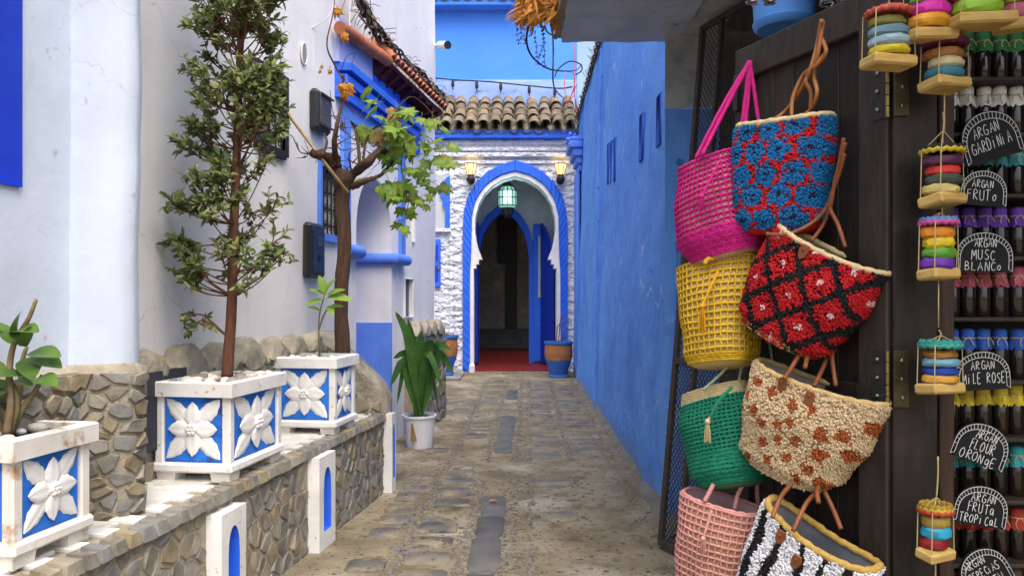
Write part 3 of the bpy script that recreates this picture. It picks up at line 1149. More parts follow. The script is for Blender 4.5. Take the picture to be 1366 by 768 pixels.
# stone plinth between pilaster and doorway and beyond it, with rounded coping lumps
def plinth(y0, y1, z0, out, cell, coping_y, hatch=None):
    mb = MB()
    top = 1.05
    mb.hexa([fnL(y0, z0, -.02), fnL(y1, z0, -.02), fnL(y1, z0, out), fnL(y0, z0, out), fnL(y0, top, -.02), fnL(y1, top, -.02), fnL(y1, top, out - .01), fnL(y0, top, out - .01)])
    p = mb.build('plinth', M_mortar, house_l)
    stones(p, lambda a, b, o: fnL(y0 + a, z0 + b, out + o), y1 - y0, top - z0, cell, M_stone, depth=0.018,
           keep=(lambda a, b: not (hatch and y0 + a < hatch[1] + .03 and z0 + b > hatch[2] - .03)))
    M_cope = mat('lichened_coping_mortar', (0.46, 0.42, 0.32), (0.26, 0.24, 0.19), 0.95, 10, bump=0.9, bscale=35, bdist=0.02,
                 spots=(0.48, 0.33, 0.10), spot_scale=5, spot_lo=0.62, spot_hi=0.7, bump2=0.6, b2scale=14, b2dist=0.04)
    for yc in coping_y:
        mb = MB()
        n = 14
        hh, ww = U(0.15, 0.175), U(0.15, 0.16)
        rows = []
        for i in range(n + 1):
            s = -1 + 2 * i / n
            h = -.03 + hh * (max(0, math.cos(s * PI / 2)) ** 1.05)
            rows.append([fnL(yc + s * ww, top + h * k, (out + .012) * w_) for (k, w_) in
                         [(-.35, 1.12), (0.3, 1.15), (0.8, 1.08), (0.97, .9), (1.0, .55), (.94, .2), (.6, -.1)]])
        mb.grid(rows)
        mb.noise(0.010, 9, yc).noise(0.014, 24, yc)
        mb.build('coping_stone', M_cope, house_l, smooth='all')
    return p


random.seed(33)
pl = plinth(3.05, 5.75, 0.56, 0.10, 0.12, [3.11 + 0.31 * k for k in range(9)], hatch=(3.28, 3.62, 0.70))
mb = MB()
mb.hexa([fnL(3.24, .72, .09), fnL(3.64, .72, .09), fnL(3.64, .72, .135), fnL(3.24, .72, .135), fnL(3.24, 1.075, .09), fnL(3.64, 1.075, .09), fnL(3.64, 1.075, .135), fnL(3.24, 1.075, .135)])
hatch = mb.build('metal_hatch', mat('navy_grey_metal', (0.035, 0.037, 0.05), (0.025, 0.027, 0.035), 0.5, 8), house_l)
mb = MB()
mb.tube([fnL(3.45, .9, .13), fnL(3.45, .9, .155), fnL(3.45, .99, .155), fnL(3.45, .99, .13)], .006, 5)
mb.build('handle', M_iron, hatch)
plinth(7.74, 9.0, -0.02, 0.12, 0.15, [7.86 + 0.29 * k for k in range(4)])


# ================================================================= STONE LEDGE (planter bench)
def fnE(s, z, out=0.0):
    return Vector((-1.729 + 0.147 * s + out, s, z))


LT = 0.58
ledge = thing('stone_ledge', 'low rubble stone bench wall with white tiled top carrying the planters', 'ledge', (-1.35, 4.0, 0))
mb = MB()
y0, y1 = 0.9, 5.56
mb.hexa([fnE(y0, -.02, -.48), fnE(y1, -.02, -.48), fnE(y1, -.02, -0.01), fnE(y0, -.02, -0.01), fnE(y0, LT - .012, -.48), fnE(y1, LT - .012, -.48), fnE(y1, LT - .012, -0.01), fnE(y0, LT - .012, -0.01)])
core = mb.build('core', M_mortar, ledge)
random.seed(41)
stones(ledge, lambda a, b, o: fnE(2.1 + a, 0.0 + b, -0.01 + o), 3.44, 0.555, 0.092, M_stone, gap=0.012, depth=0.006,
       keep=lambda a, b: not any(abs(2.1 + a - c) < w for c, w in ((3.235, .10), (4.26, .12))))
# end face of the ledge
stones(ledge, lambda a, b, o: Vector((fnE(5.56, 0).x - 0.46 + a, 5.56 + o, b)), 0.45, 0.55, 0.14, M_stone)
# cap stones along the edge
y = 2.0
while y < 5.5:
    l = U(0.05, 0.095)
    w = U(0.05, 0.07)
    mb = MB()
    mb.hexa([fnE(y, LT - .05, -w), fnE(y + l, LT - .05, -w), fnE(y + l, LT - .05, .016), fnE(y, LT - .05, .016),
             fnE(y + .008, LT + .004, -w + .006), fnE(y + l - .008, LT + .004, -w + .006), fnE(y + l - .008, LT - .006, .006), fnE(y + .008, LT - .006, .006)])
    c = fnE(y + l / 2, LT, 0)
    mb.noise(0.007, 20, y)
    piece('cap_stone', mb.mesh('cap_stone', M_stone, c), ledge, c)
    y += l + 0.012
# white tiles of the bench top
M_tile = mat('white_glazed_tile', (0.74, 0.74, 0.72), (0.64, 0.63, 0.60), 0.35, 9, rand=[(1, 1, 1), (.93, .93, .92), (1.03, 1.03, 1.02), (.88, .87, .84)], spots=(0.5, 0.46, 0.38), spot_scale=9, spot_lo=.64, spot_hi=.72)
tm = MB()
tm.bbox((0, 0, 0), (0.112, 0.074, 0.016), 0.003)
tile_me = tm.mesh('tile', M_tile)
ang = -math.atan(0.147)
for j in range(44):
    s = 2.2 + j * 0.0775
    for i in range(5):
        off = -0.13 - 0.115 * i - (0.0575 if j % 2 else 0)
        if off < -0.50:
            continue
        p = fnE(s, LT - 0.006, off)
        if 2.78 < s < 3.06 and p.x < -1.47:
            continue
        piece('tile', tile_me, ledge, p, (0, 0, ang))
# sloping stone end-stop of the ledge
mb = MB()
yE = 5.42
prof = [(-0.60, 1.18), (-0.47, 1.16), (-0.36, 1.08), (-0.24, 0.98), (-0.13, 0.88), (-0.05, 0.80), (-0.01, 0.70), (0.0, 0.56)]
rows = []
for k, yy in enumerate((0.0, 0.03, 0.1, 0.18, 0.22)):
    sc = (0.94, 1, 1.02, 1, 0.94)[k]
    rows.append([fnE(yE + yy, 0.5 + (z - 0.5) * sc, x * (2 - sc)) for x, z in prof] + [fnE(yE + yy, 0.5, -.6)])
mb.grid(rows)
mb.add(rows[0], [tuple(range(len(rows[0])))])
mb.noise(0.022, 8).noise(0.01, 24)
es = mb.build('end_stop', MATS['lichened_coping_mortar'], ledge, smooth=50)
stones(ledge, lambda a, b, o: fnE(yE - o - .004, 0.57 + b, -0.5 + a), 0.49, 0.55, 0.1, M_stone, keep=lambda a, b: b < 0.5 - 0.95 * max(0, a - .06) - .03, depth=0.012)
# white slabs with blue arched niches along the face
for (c, hw, h, nm) in [(3.235, 0.102, 0.50, 0), (4.26, 0.115, 0.525, 1), (5.50, 0.05, 0.57, 2)]:
    mb = MB()
    ys0, ys1 = c - hw, c + hw
    nw = hw * 0.46
    hole = [(c - nw, 0.10), (c + nw, 0.10), (c + nw, h - .20)] + [(c + nw * math.cos(PI * i / 8), h - .20 + .13 * math.sin(PI * i / 8) ** .8) for i in range(1, 8)] + [(c - nw, h - .20)]
    outer = [(ys0, 0.0), (ys1, 0.0), (ys1, h), (ys0, h)]
    mb.poly([outer, hole], lambda a, b: fnE(a, b, 0.055))
    mb.strip([fnE(a, b, 0.055) for a, b in outer], [fnE(a, b, -0.02) for a, b in outer], True)
    npn = mb.build('niche_slab', M_whitep, ledge)
    mb = MB()
    mb.poly([hole], lambda a, b: fnE(a, b, 0.012))
    mb.strip([fnE(a, b, 0.0545) for a, b in hole], [fnE(a, b, 0.012) for a, b in hole], True)
    mb.build('niche_back', M_blue, npn)

# ================================================================= FAR ARCH HOUSE
FY = 14.3
XC = 0.06
house_f = thing('arch_house', 'house front with blue horseshoe arch and clay tiled roof closing the alley', 'house', (0, FY, 0))


def fnF(x, z, out=0.0):
    return Vector((x, FY - out, z))


half = [(0.79, 0.0), (0.79, 2.0), (0.74, 2.0), (0.74, 2.08), (0.69, 2.08), (0.69, 2.17), (0.63, 2.17), (0.655, 2.25), (0.71, 2.38), (0.75, 2.57),
        (0.77, 2.76), (0.76, 2.97), (0.70, 3.20), (0.60, 3.40), (0.45, 3.565), (0.245, 3.69), (0.0, 3.76)]
loopF = [(XC + a, b) for a, b in half] + [(XC - a, b) for a, b in reversed(half[:-1])]
xl, xr = -2.2, 1.26
mb = MB()
mb.poly([[(xl, 0), (XC - .79, 0)] + list(reversed([p for p in loopF if p[0] < XC and p != (XC - .86, 0.0)])) [::1] + [(XC, 3.77)] + list(reversed([p for p in loopF if p[0] > XC])) + [(xr, 0), (xr, 4.6), (xl, 4.6)]], lambda a, b: fnF(a, b)) if False else None
left = [(XC - a, b) for a, b in half]
right = [(XC + a, b) for a, b in reversed(half[:-1])]
mb.poly([[(xl, 0)] + left + right + [(xr, 0), (xr, 4.6), (xl, 4.6)]], lambda a, b: fnF(a, b))
mb.build('wall', M_stucco, house_f)
mb = MB()
mb.strip([fnF(a, b, 0.03) for a, b in left + right], [fnF(a, b, -0.38) for a, b in left + right])
mb.build('arch_reveal', M_stucco, house_f, smooth=30)
# plain white rim round the opening
rim = [(0.86, 0.0), (0.86, 1.9), (0.84, 2.2), (0.83, 2.5), (0.825, 2.78), (0.82, 3.0), (0.765, 3.24), (0.655, 3.46), (0.49, 3.64), (0.27, 3.77), (0.0, 3.845)]
mb = MB()
rl = [(XC - a, b) for a, b in rim]
rr = [(XC + a, b) for a, b in reversed(rim[:-1])]
mb.poly([rl + rr + list(reversed(left + right))], lambda a, b: fnF(a, b, 0.03))
mb.strip([fnF(a, b, 0.03) for a, b in rl + rr], [fnF(a, b, 0.0) for a, b in rl + rr])
mb.build('arch_rim', M_whitep, house_f)


# carved blue band: separate canted blocks
def resample(p, n):
    L = [0]
    for i in range(1, len(p)):
        L.append(L[-1] + math.dist(p[i], p[i - 1]))
    out = []
    for k in range(n + 1):
        q = L[-1] * k / n
        for i in range(len(L) - 1):
            if L[i] - 1e-9 <= q <= L[i + 1] + 1e-9:
                f_ = (q - L[i]) / (L[i + 1] - L[i])
                out.append((p[i][0] + (p[i + 1][0] - p[i][0]) * f_, p[i][1] + (p[i + 1][1] - p[i][1]) * f_))
                break
    return out


inner = [(0.86, 0.0), (0.86, 1.9), (0.84, 2.2), (0.83, 2.5), (0.825, 2.78), (0.82, 3.0), (0.765, 3.24), (0.655, 3.46), (0.49, 3.64), (0.27, 3.77), (0.0, 3.845)]
outer = [(1.0, 0.0), (1.0, 1.9), (1.0, 2.2), (1.0, 2.5), (0.995, 2.82), (0.975, 3.08), (0.905, 3.36), (0.765, 3.61), (0.56, 3.82), (0.30, 3.97), (0.0, 4.06)]
NB = 30
pi_, po_ = resample(inner, NB), resample(outer, NB)
band = None
mbb = MB()
for sg in (-1, 1):
    mbb.strip([fnF(XC + sg * a, b, 0.035) for a, b in pi_], [fnF(XC + sg * a, b, 0.035) for a, b in po_])
band = mbb.build('arch_band', M_blue, house_f)
for sg in (-1, 1):
    for k in range(NB):
        sh = 0.9 if k < NB - 6 else 0.9 * (NB - 1 - k) / 6
        a0, a1 = pi_[k], pi_[k + 1]
        kk = min(NB - 1, k)
        b0, b1 = po_[kk], po_[kk + 1]
        dx, dz = (po_[kk + 1][0] - po_[kk][0]) * sh, (po_[kk + 1][1] - po_[kk][1]) * sh
        q = [a0, a1, (b1[0] + dx, b1[1] + dz), (b0[0] + dx, b0[1] + dz)]
        if k == NB - 1:
            q = [a0, a1, b1, (b0[0] + dx, b0[1] + dz)]
        cx = sum(p[0] for p in q) / 4
        cz = sum(p[1] for p in q) / 4
        lo_ = [(cx + (p[0] - cx) * 0.97, cz + (p[1] - cz) * 0.95) for p in q]
        hi_ = [(cx + (p[0] - cx) * 0.92, cz + (p[1] - cz) * 0.84) for p in q]
        mb = MB()
        A = [fnF(XC + sg * p[0], p[1], 0.03) for p in lo_]
        B = [fnF(XC + sg * p[0], p[1], 0.055) for p in lo_]
        C = [fnF(XC + sg * p[0], p[1], 0.066) for p in hi_]
        mb.strip(A, B, True).strip(B, C, True).add(C, [(0, 1, 2, 3)])
        mb.build('voussoir', M_blue, band)
# little feet of the white rim
for sg in (-1, 1):
    mb = MB()
    mb.bbox((XC + sg * 0.82, FY - 0.06, 0.09), (0.11, 0.12, 0.2), 0.03)
    mb.build('rim_foot', M_whitep, house_f)
# cornice mouldings and blue eaves beam
mb = MB()
for (z, h, d) in [(4.02, 0.07, 0.05), (4.15, 0.08, 0.10), (4.26, 0.06, 0.07), (4.40, 0.10, 0.04)]:
    mb.bbox(((xl + xr) / 2, FY - d / 2 + .005, z), (xr - xl, d, h), 0.015)
bm_ = mb.build('cornice', M_stucco, house_f)
mb = MB()
mb.bbox(((xl + xr) / 2, FY - 0.06, 4.53), (xr - xl, 0.2, 0.15), 0.01)
mb.build('eaves_beam', M_blue, house_f)
mb = MB()
for x0, x1 in ((-1.20, -1.10), (1.13, 1.25)):
    mb.bbox(((x0 + x1) / 2, FY - .01, 1.98), (x1 - x0, 0.07, 3.96), 0.02)
mb.build('side_strip', M_stucco, house_f)
# small horseshoe niche and blue shutter left of the arch
mb = MB()
nx, nz = -1.36, 2.75
outl = [(nx - .16, nz + .02), (nx + .18, nz + .02), (nx + .18, nz + 1.02), (nx - .16, nz + 1.02)]
mb.add([fnF(a, b, 0.012) for a, b in outl], [(0, 1, 2, 3)])
sh_ = mb.build('niche', mat('niche_grey', (0.55, 0.56, 0.60), (0.45, 0.46, 0.5), .9, 4), house_f)
mb = MB()
cv = [(nx + .18, nz), (nx + .18, nz + 1.0), (nx + .12, nz + .98), (nx + .03, nz + .86), (nx - .02, nz + .74), (nx + .0, nz + .62), (nx + .06, nz + .54), (nx + .03, nz + .46), (nx + .09, nz + .38), (nx + .09, nz)]
mb.poly([cv], lambda a, b: fnF(a, b, 0.06))
mb.strip([fnF(a, b, 0.06) for a, b in cv], [fnF(a, b, 0.0) for a, b in cv], True)
mb.build('niche_band', M_blue, sh_)
mb = MB()
mb.bbox(fnF(nx, nz - .03, 0.04), (0.42, 0.1, 0.08), 0.02)
mb.build('niche_sill', M_stucco, sh_)
mb = MB()
mb.bbox(fnF(-1.47, 2.1, 0.03), (0.22, 0.06, 0.9), 0.008)
sh_ = mb.build('shutter', M_blue, house_f)
mb = MB()
for z in (1.9, 2.3):
    mb.bbox(fnF(-1.47, z, 0.062), (0.13, 0.012, 0.3), 0.004)
mb.build('shutter_panel', M_dblue, sh_)
mb = MB()
mb.bbox(fnF(-1.385, 2.0, 0.075), (0.055, 0.03, 0.06), 0.01)
mb.tube([fnF(-1.385 + .02 * math.cos(PI * k / 8), 2.03 + .03 * math.sin(PI * k / 8), .075) for k in range(9)], .006, 5)
mb.build('padlock', M_brass, sh_)

# ---- porch behind the arch
PF = 0.09
M_redfloor = mat('red_painted_floor', (0.22, 0.022, 0.018), (0.14, 0.018, 0.015), 0.55, 6, bump=0.2, bscale=30, spots=(0.14, 0.03, 0.025), spot_scale=3)
mb = MB()
mb.hexa([(-1.3, FY + .02, -.02), (1.3, FY + .02, -.02), (1.3, 19.5, -.02), (-1.3, 19.5, -.02), (-1.3, FY + .02, 0.03), (1.3, FY + .02, 0.03), (1.3, 19.5, 0.17), (-1.3, 19.5, 0.17)])
mb.build('porch_floor', M_redfloor, house_f)
mb = MB()
mb.bbox((XC, FY - 0.05, 0.012), (2.0, 0.12, 0.05), 0.012)
mb.build('door_sill', M_slate, house_f)
# side walls and barrel vault
M_porch = mat('porch_plaster', (0.62, 0.66, 0.68), (0.50, 0.55, 0.58), 0.9, 4, bump2=0.8, b2scale=8, b2dist=.08)
mb = MB()
rows = []
for y in (FY + .36, 15.2, 16.0):
    rows.append([Vector((XC - 0.98, y, 0.0)), Vector((XC - 0.98, y, 2.6))] +
                [Vector((XC - 0.98 * math.cos(PI * k / 14), y, 2.6 + 1.25 * math.sin(PI * k / 14))) for k in range(1, 14)] +
                [Vector((XC + 0.98, y, 2.6)), Vector((XC + 0.98, y, 0.0))])
mb.grid(rows)
mb.build('porch_vault', M_porch, house_f, smooth=50)
# second pointed arch with blue surround
IC, IY = -0.17, 15.9
ip = [(0.53, 0.0), (0.53, 2.3), (0.50, 2.55), (0.42, 2.82), (0.28, 3.05), (0.12, 3.2), (0.0, 3.27)]
op = [(0.66, 0.0), (0.66, 2.3), (0.63, 2.6), (0.53, 2.92), (0.36, 3.2), (0.16, 3.36), (0.0, 3.44)]
li = [(IC - a, b) for a, b in ip] + [(IC + a, b) for a, b in reversed(ip[:-1])]
lo2 = [(IC - a, b) for a, b in op] + [(IC + a, b) for a, b in reversed(op[:-1])]
mb = MB()
mb.poly([[(-1.2, 0)] + li + [(1.2, 0), (1.2, 4.2), (-1.2, 4.2)]], lambda a, b: Vector((a, IY, b)))
mb.build('inner_wall', M_porch, house_f)
mb = MB()
mb.poly([lo2 + list(reversed(li))], lambda a, b: Vector((a, IY - .05, b)))
mb.strip([Vector((a, IY - .05, b)) for a, b in lo2], [Vector((a, IY + .0, b)) for a, b in lo2])
mb.strip([Vector((a, IY - .05, b)) for a, b in li], [Vector((a, IY + .25, b)) for a, b in li])
mb.build('inner_arch', M_blue, house_f)
# open blue door leaf, pale glazed strip, second blue pier
mb = MB()
a, b = Vector((0.86, 14.85, 0)), Vector((0.62, 15.82, 0))
t_ = (b - a).normalized()
nrm = Vector((t_.y, -t_.x, 0)) * 0.025
tops = [2.25, 2.5, 2.72, 2.9, 3.02]
for k in range(4):
    p, q = a.lerp(b, k / 4), a.lerp(b, (k + 1) / 4)
    mb.add([p - nrm + Vector((0, 0, .12)), q - nrm + Vector((0, 0, .12)), q - nrm + Vector((0, 0, tops[k + 1])), p - nrm + Vector((0, 0, tops[k])),
            p + nrm + Vector((0, 0, .12)), q + nrm + Vector((0, 0, .12)), q + nrm + Vector((0, 0, tops[k + 1])), p + nrm + Vector((0, 0, tops[k]))],
           [(0, 1, 2, 3), (7, 6, 5, 4), (0, 4, 5, 1), (3, 2, 6, 7)])
mb.build('door_leaf', M_dblue, house_f)
mb = MB()
mb.bbox((0.53, 15.84, 1.55), (0.17, 0.08, 2.9), 0.01)
pr = mb.build('door_post', M_blue, house_f)
mb = MB()
mb.bbox((0.575, 15.79, 2.1), (0.05, 0.02, 1.3), 0.004)
mb.build('glazed_strip', mat('pale_glass', (0.5, 0.6, 0.62), (0.4, 0.5, 0.52), .3, 9), pr)
mb = MB()
mb.bbox((-0.78, 15.6, 1.55), (0.16, 0.5, 2.9), 0.01)
mb.build('door_jamb', M_dblue, house_f)
# dim room beyond: back wall with a tall dark opening, plinth, bench
mb = MB()
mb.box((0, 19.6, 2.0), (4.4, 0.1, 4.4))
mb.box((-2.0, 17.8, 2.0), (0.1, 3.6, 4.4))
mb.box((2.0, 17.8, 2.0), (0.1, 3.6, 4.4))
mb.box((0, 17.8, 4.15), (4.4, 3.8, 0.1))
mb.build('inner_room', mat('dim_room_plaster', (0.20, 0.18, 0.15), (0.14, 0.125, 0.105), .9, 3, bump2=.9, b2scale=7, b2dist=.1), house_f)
mb = MB()
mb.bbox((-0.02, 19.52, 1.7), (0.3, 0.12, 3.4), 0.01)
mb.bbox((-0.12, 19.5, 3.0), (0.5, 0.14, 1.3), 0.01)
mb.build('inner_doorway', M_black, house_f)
mb = MB()
mb.bbox((0, 19.2, 0.4), (3.6, 0.6, 0.5), 0.03)
for k in range(14):
    mb.bbox((-1.0 + .15 * k, 18.88, 0.6), (0.07, 0.02, 0.07), 0.01)
mb.build('bench', mat('dark_bench', (0.05, 0.05, 0.055), (0.03, 0.03, 0.033), .7, 6), house_f)

# ---- clay tile roofs
M_clay = mat('weathered_clay_tile', (0.25, 0.20, 0.135), (0.14, 0.115, 0.085), 0.9, 7, bump=0.6, bscale=35, bdist=0.01,
             spots=(0.065, 0.062, 0.05), spot_scale=6, spot_lo=.5, spot_hi=.68, rand=[(1, 1, 1), (1.2, 1.12, 1.0), (.8, .78, .74), (1.05, .95, .85), (.9, .92, .9)])


def tile_mesh(r0, r1, ln, up=True):
    mb = MB()
    th = 0.014
    A, B, C, D = [], [], [], []
    for j in range(9):
        an = PI * j / 8
        sz = math.sin(an) if up else -math.sin(an)
        A.append((-math.cos(an) * r0, 0, sz * r0))
        B.append((-math.cos(an) * r1, ln, sz * r1))
        C.append((-math.cos(an) * (r0 - th), 0, sz * (r0 - th)))
        D.append((-math.cos(an) * (r1 - th), ln, sz * (r1 - th)))
    mb.strip(A, B).strip(D, C).strip(C, A)
    return mb.mesh('roof_tile', M_clay, smooth=40)


def tile_roof(parent, x0, x1, y0, z0, rows_, pitch, sp, r=0.1, ln=0.42):
    cov = tile_mesh(r, r * 0.82, ln)
    pan = tile_mesh(r * 0.82, r * 0.95, ln, up=False)
    n = int((x1 - x0) / sp)
    stp = ln * 0.8
    for i in range(n + 1):
        for j in range(rows_):
            y = y0 + j * stp * math.cos(pitch)
            z = z0 + j * stp * math.sin(pitch) + 0.012 * j
            x = x0 + i * sp
            piece('roof_tile', pan, parent, (x + sp / 2 + U(-.01, .01), y + 0.03 + U(-.02, .02), z - 0.01), (pitch + U(-.03, .03), 0, U(-.03, .03)))
            piece('roof_tile', cov, parent, (x + U(-.012, .012), y + U(-.03, .03), z + 0.045 + U(-.008, .008)), (pitch + U(-.04, .04), U(-.04, .04), U(-.05, .05)))


random.seed(51)
mb = MB()
mb.hexa([(xl, FY - .12, 4.59), (xr, FY - .12, 4.59), (xr, 15.15, 4.59), (xl, 15.15, 4.59), (xl, FY - .12, 4.62), (xr, FY - .12, 4.62), (xr, 15.15, 5.28), (xl, 15.15, 5.28)])
roof = mb.build('roof', M_mortar, house_f)
tile_roof(roof, -1.95, 1.22, FY - 0.26, 4.62, 4, rad(33), 0.235, 0.115, 0.40)
mb = MB()
for k in range(60):
    mb.blob((U(-1.9, 1.2), U(14.2, 15.1), 0), (0.03, 0.03, 0.02), 1, .3)
for i, p in enumerate(mb.v):
    mb.v[i] = Vector((p.x, p.y, p.z + 4.80 + (p.y - 14.1) * 0.62))
mb.build('moss', mat('dry_moss', (0.16, 0.15, 0.06), (0.1, 0.09, 0.045), 1, 20), roof, kind='stuff')

# ---- taller blue house behind
house_b = thing('tall_blue_house', 'tall bright blue house wall rising behind the tiled arch roof', 'house', (0, 15.2, 4.6))
M_sky_blue = mat('bright_blue_limewash', (0.065, 0.245, 0.84), (0.085, 0.285, 0.87), 0.85, 0.8, bump=.25, bscale=20, bump2=.2, b2scale=2)
mb = MB()
wall(mb, lambda s, z, o=0: Vector((s, 15.2 - o, z)), -3.2, 1.32, 4.2, 8.0, step=0.4, amp=0.02)
wall(mb, lambda s, z, o=0: Vector((1.32, s, z)), 15.2, 17.0, 4.2, 8.0, step=0.5, amp=0.02)
mb.build('wall', M_sky_blue, house_b, smooth='all')
mb = MB()
wall(mb, lambda s, z, o=0: Vector((s, 15.12 - o, z)), -3.2, 1.30, 5.2, 5.82, step=0.3, amp=0.02)
mb.add([(-3.2, 15.12, 5.82), (1.3, 15.12, 5.82), (1.3, 15.21, 5.86), (-3.2, 15.21, 5.86)], [(0, 1, 2, 3)])
mb.build('parapet_band', mat('faded_blue_limewash', (0.33, 0.45, 0.80), (0.24, 0.38, 0.78), .9, 3, bump=.3, bscale=25, spots=(0.10, .11, .14), spot_scale=6, spot_lo=.62, spot_hi=.7), house_b)
mb = MB()
mb.bbox((-1.2, 15.15, 7.32), (3.0, 0.5, 0.12), .01)
er = mb.build('eaves', M_sky_blue, house_b)
tile_roof(er, -2.6, 0.10, 14.80, 7.42, 2, rad(28), 0.23, 0.11, 0.4)


# ================================================================= PLANTERS ON THE LEDGE
EYV = Vector((0.147, 1, 0)).normalized()
EXV = Vector((1, -0.147, 0)).normalized()
EZ = Vector((0, 0, 1))
M_relief = mat('white_relief_paint', (0.84, 0.84, 0.83), (0.74, 0.735, 0.72), 0.7, 14, bump=0.3, bscale=60, bdist=0.003,
               spots=(0.45, 0.36, 0.26), spot_scale=8, spot_lo=.66, spot_hi=.74)
M_panel = mat('planter_blue', (0.03, 0.21, 0.74), (0.02, 0.15, 0.62), 0.6, 6, bump=0.2, bscale=50, bdist=.003,
              spots=(0.02, 0.05, 0.22), spot_scale=5, spot_lo=.56, spot_hi=.66)
M_rust = mat('rust_stained_white', (0.78, 0.76, 0.72), (0.66, 0.62, 0.55), 0.8, 6, bump=0.4, bscale=50, bdist=.004,
             spots=(0.36, 0.19, 0.06), spot_scale=5, spot_lo=.54, spot_hi=.64)
M_wpeb = mat('white_pebbles', (0.74, 0.72, 0.68), (0.55, 0.52, 0.47), 0.7, 14, rand=[(1, 1, 1), (.85, .8, .72), (1, .95, .88), (.35, .33, .32), (1.05, 1.05, 1.05)])


def petal(parent, org, ea, eb, en, ang, r0, ln, w, h, name='petal'):
    d = ea * math.cos(ang) + eb * math.sin(ang)
    s = ea * -math.sin(ang) + eb * math.cos(ang)
    mb = MB()
    n, k = 14, 8
    rows = []
    for i in range(n + 1):
        t = i / n
        ww = w * 0.5 * (math.sin(PI * min(1, t ** .85)) ** 0.8 + .06 * (1 - t)) * (1 + 0.07 * math.sin(t * 24))
        row = []
        for j in range(k + 1):
            q = -1 + 2 * j / k
            z = h * (.45 + .55 * (1 - abs(q) ** 1.6)) * (0.6 + 0.4 * math.sin(PI * min(1, t + .12))) + 0.002
            if abs(q) < 0.05:
                z -= h * 0.45
            z -= h * .22 * abs(math.sin(t * 17 - abs(q) * 3.2)) * abs(q)
            if abs(q) > .99:
                z = 0
            row.append(org + d * (r0 + ln * t) + s * (ww * q) + en * z)
        rows.append(row)
    mb.grid(rows)
    mb.build(name, M_relief, parent, smooth='all')


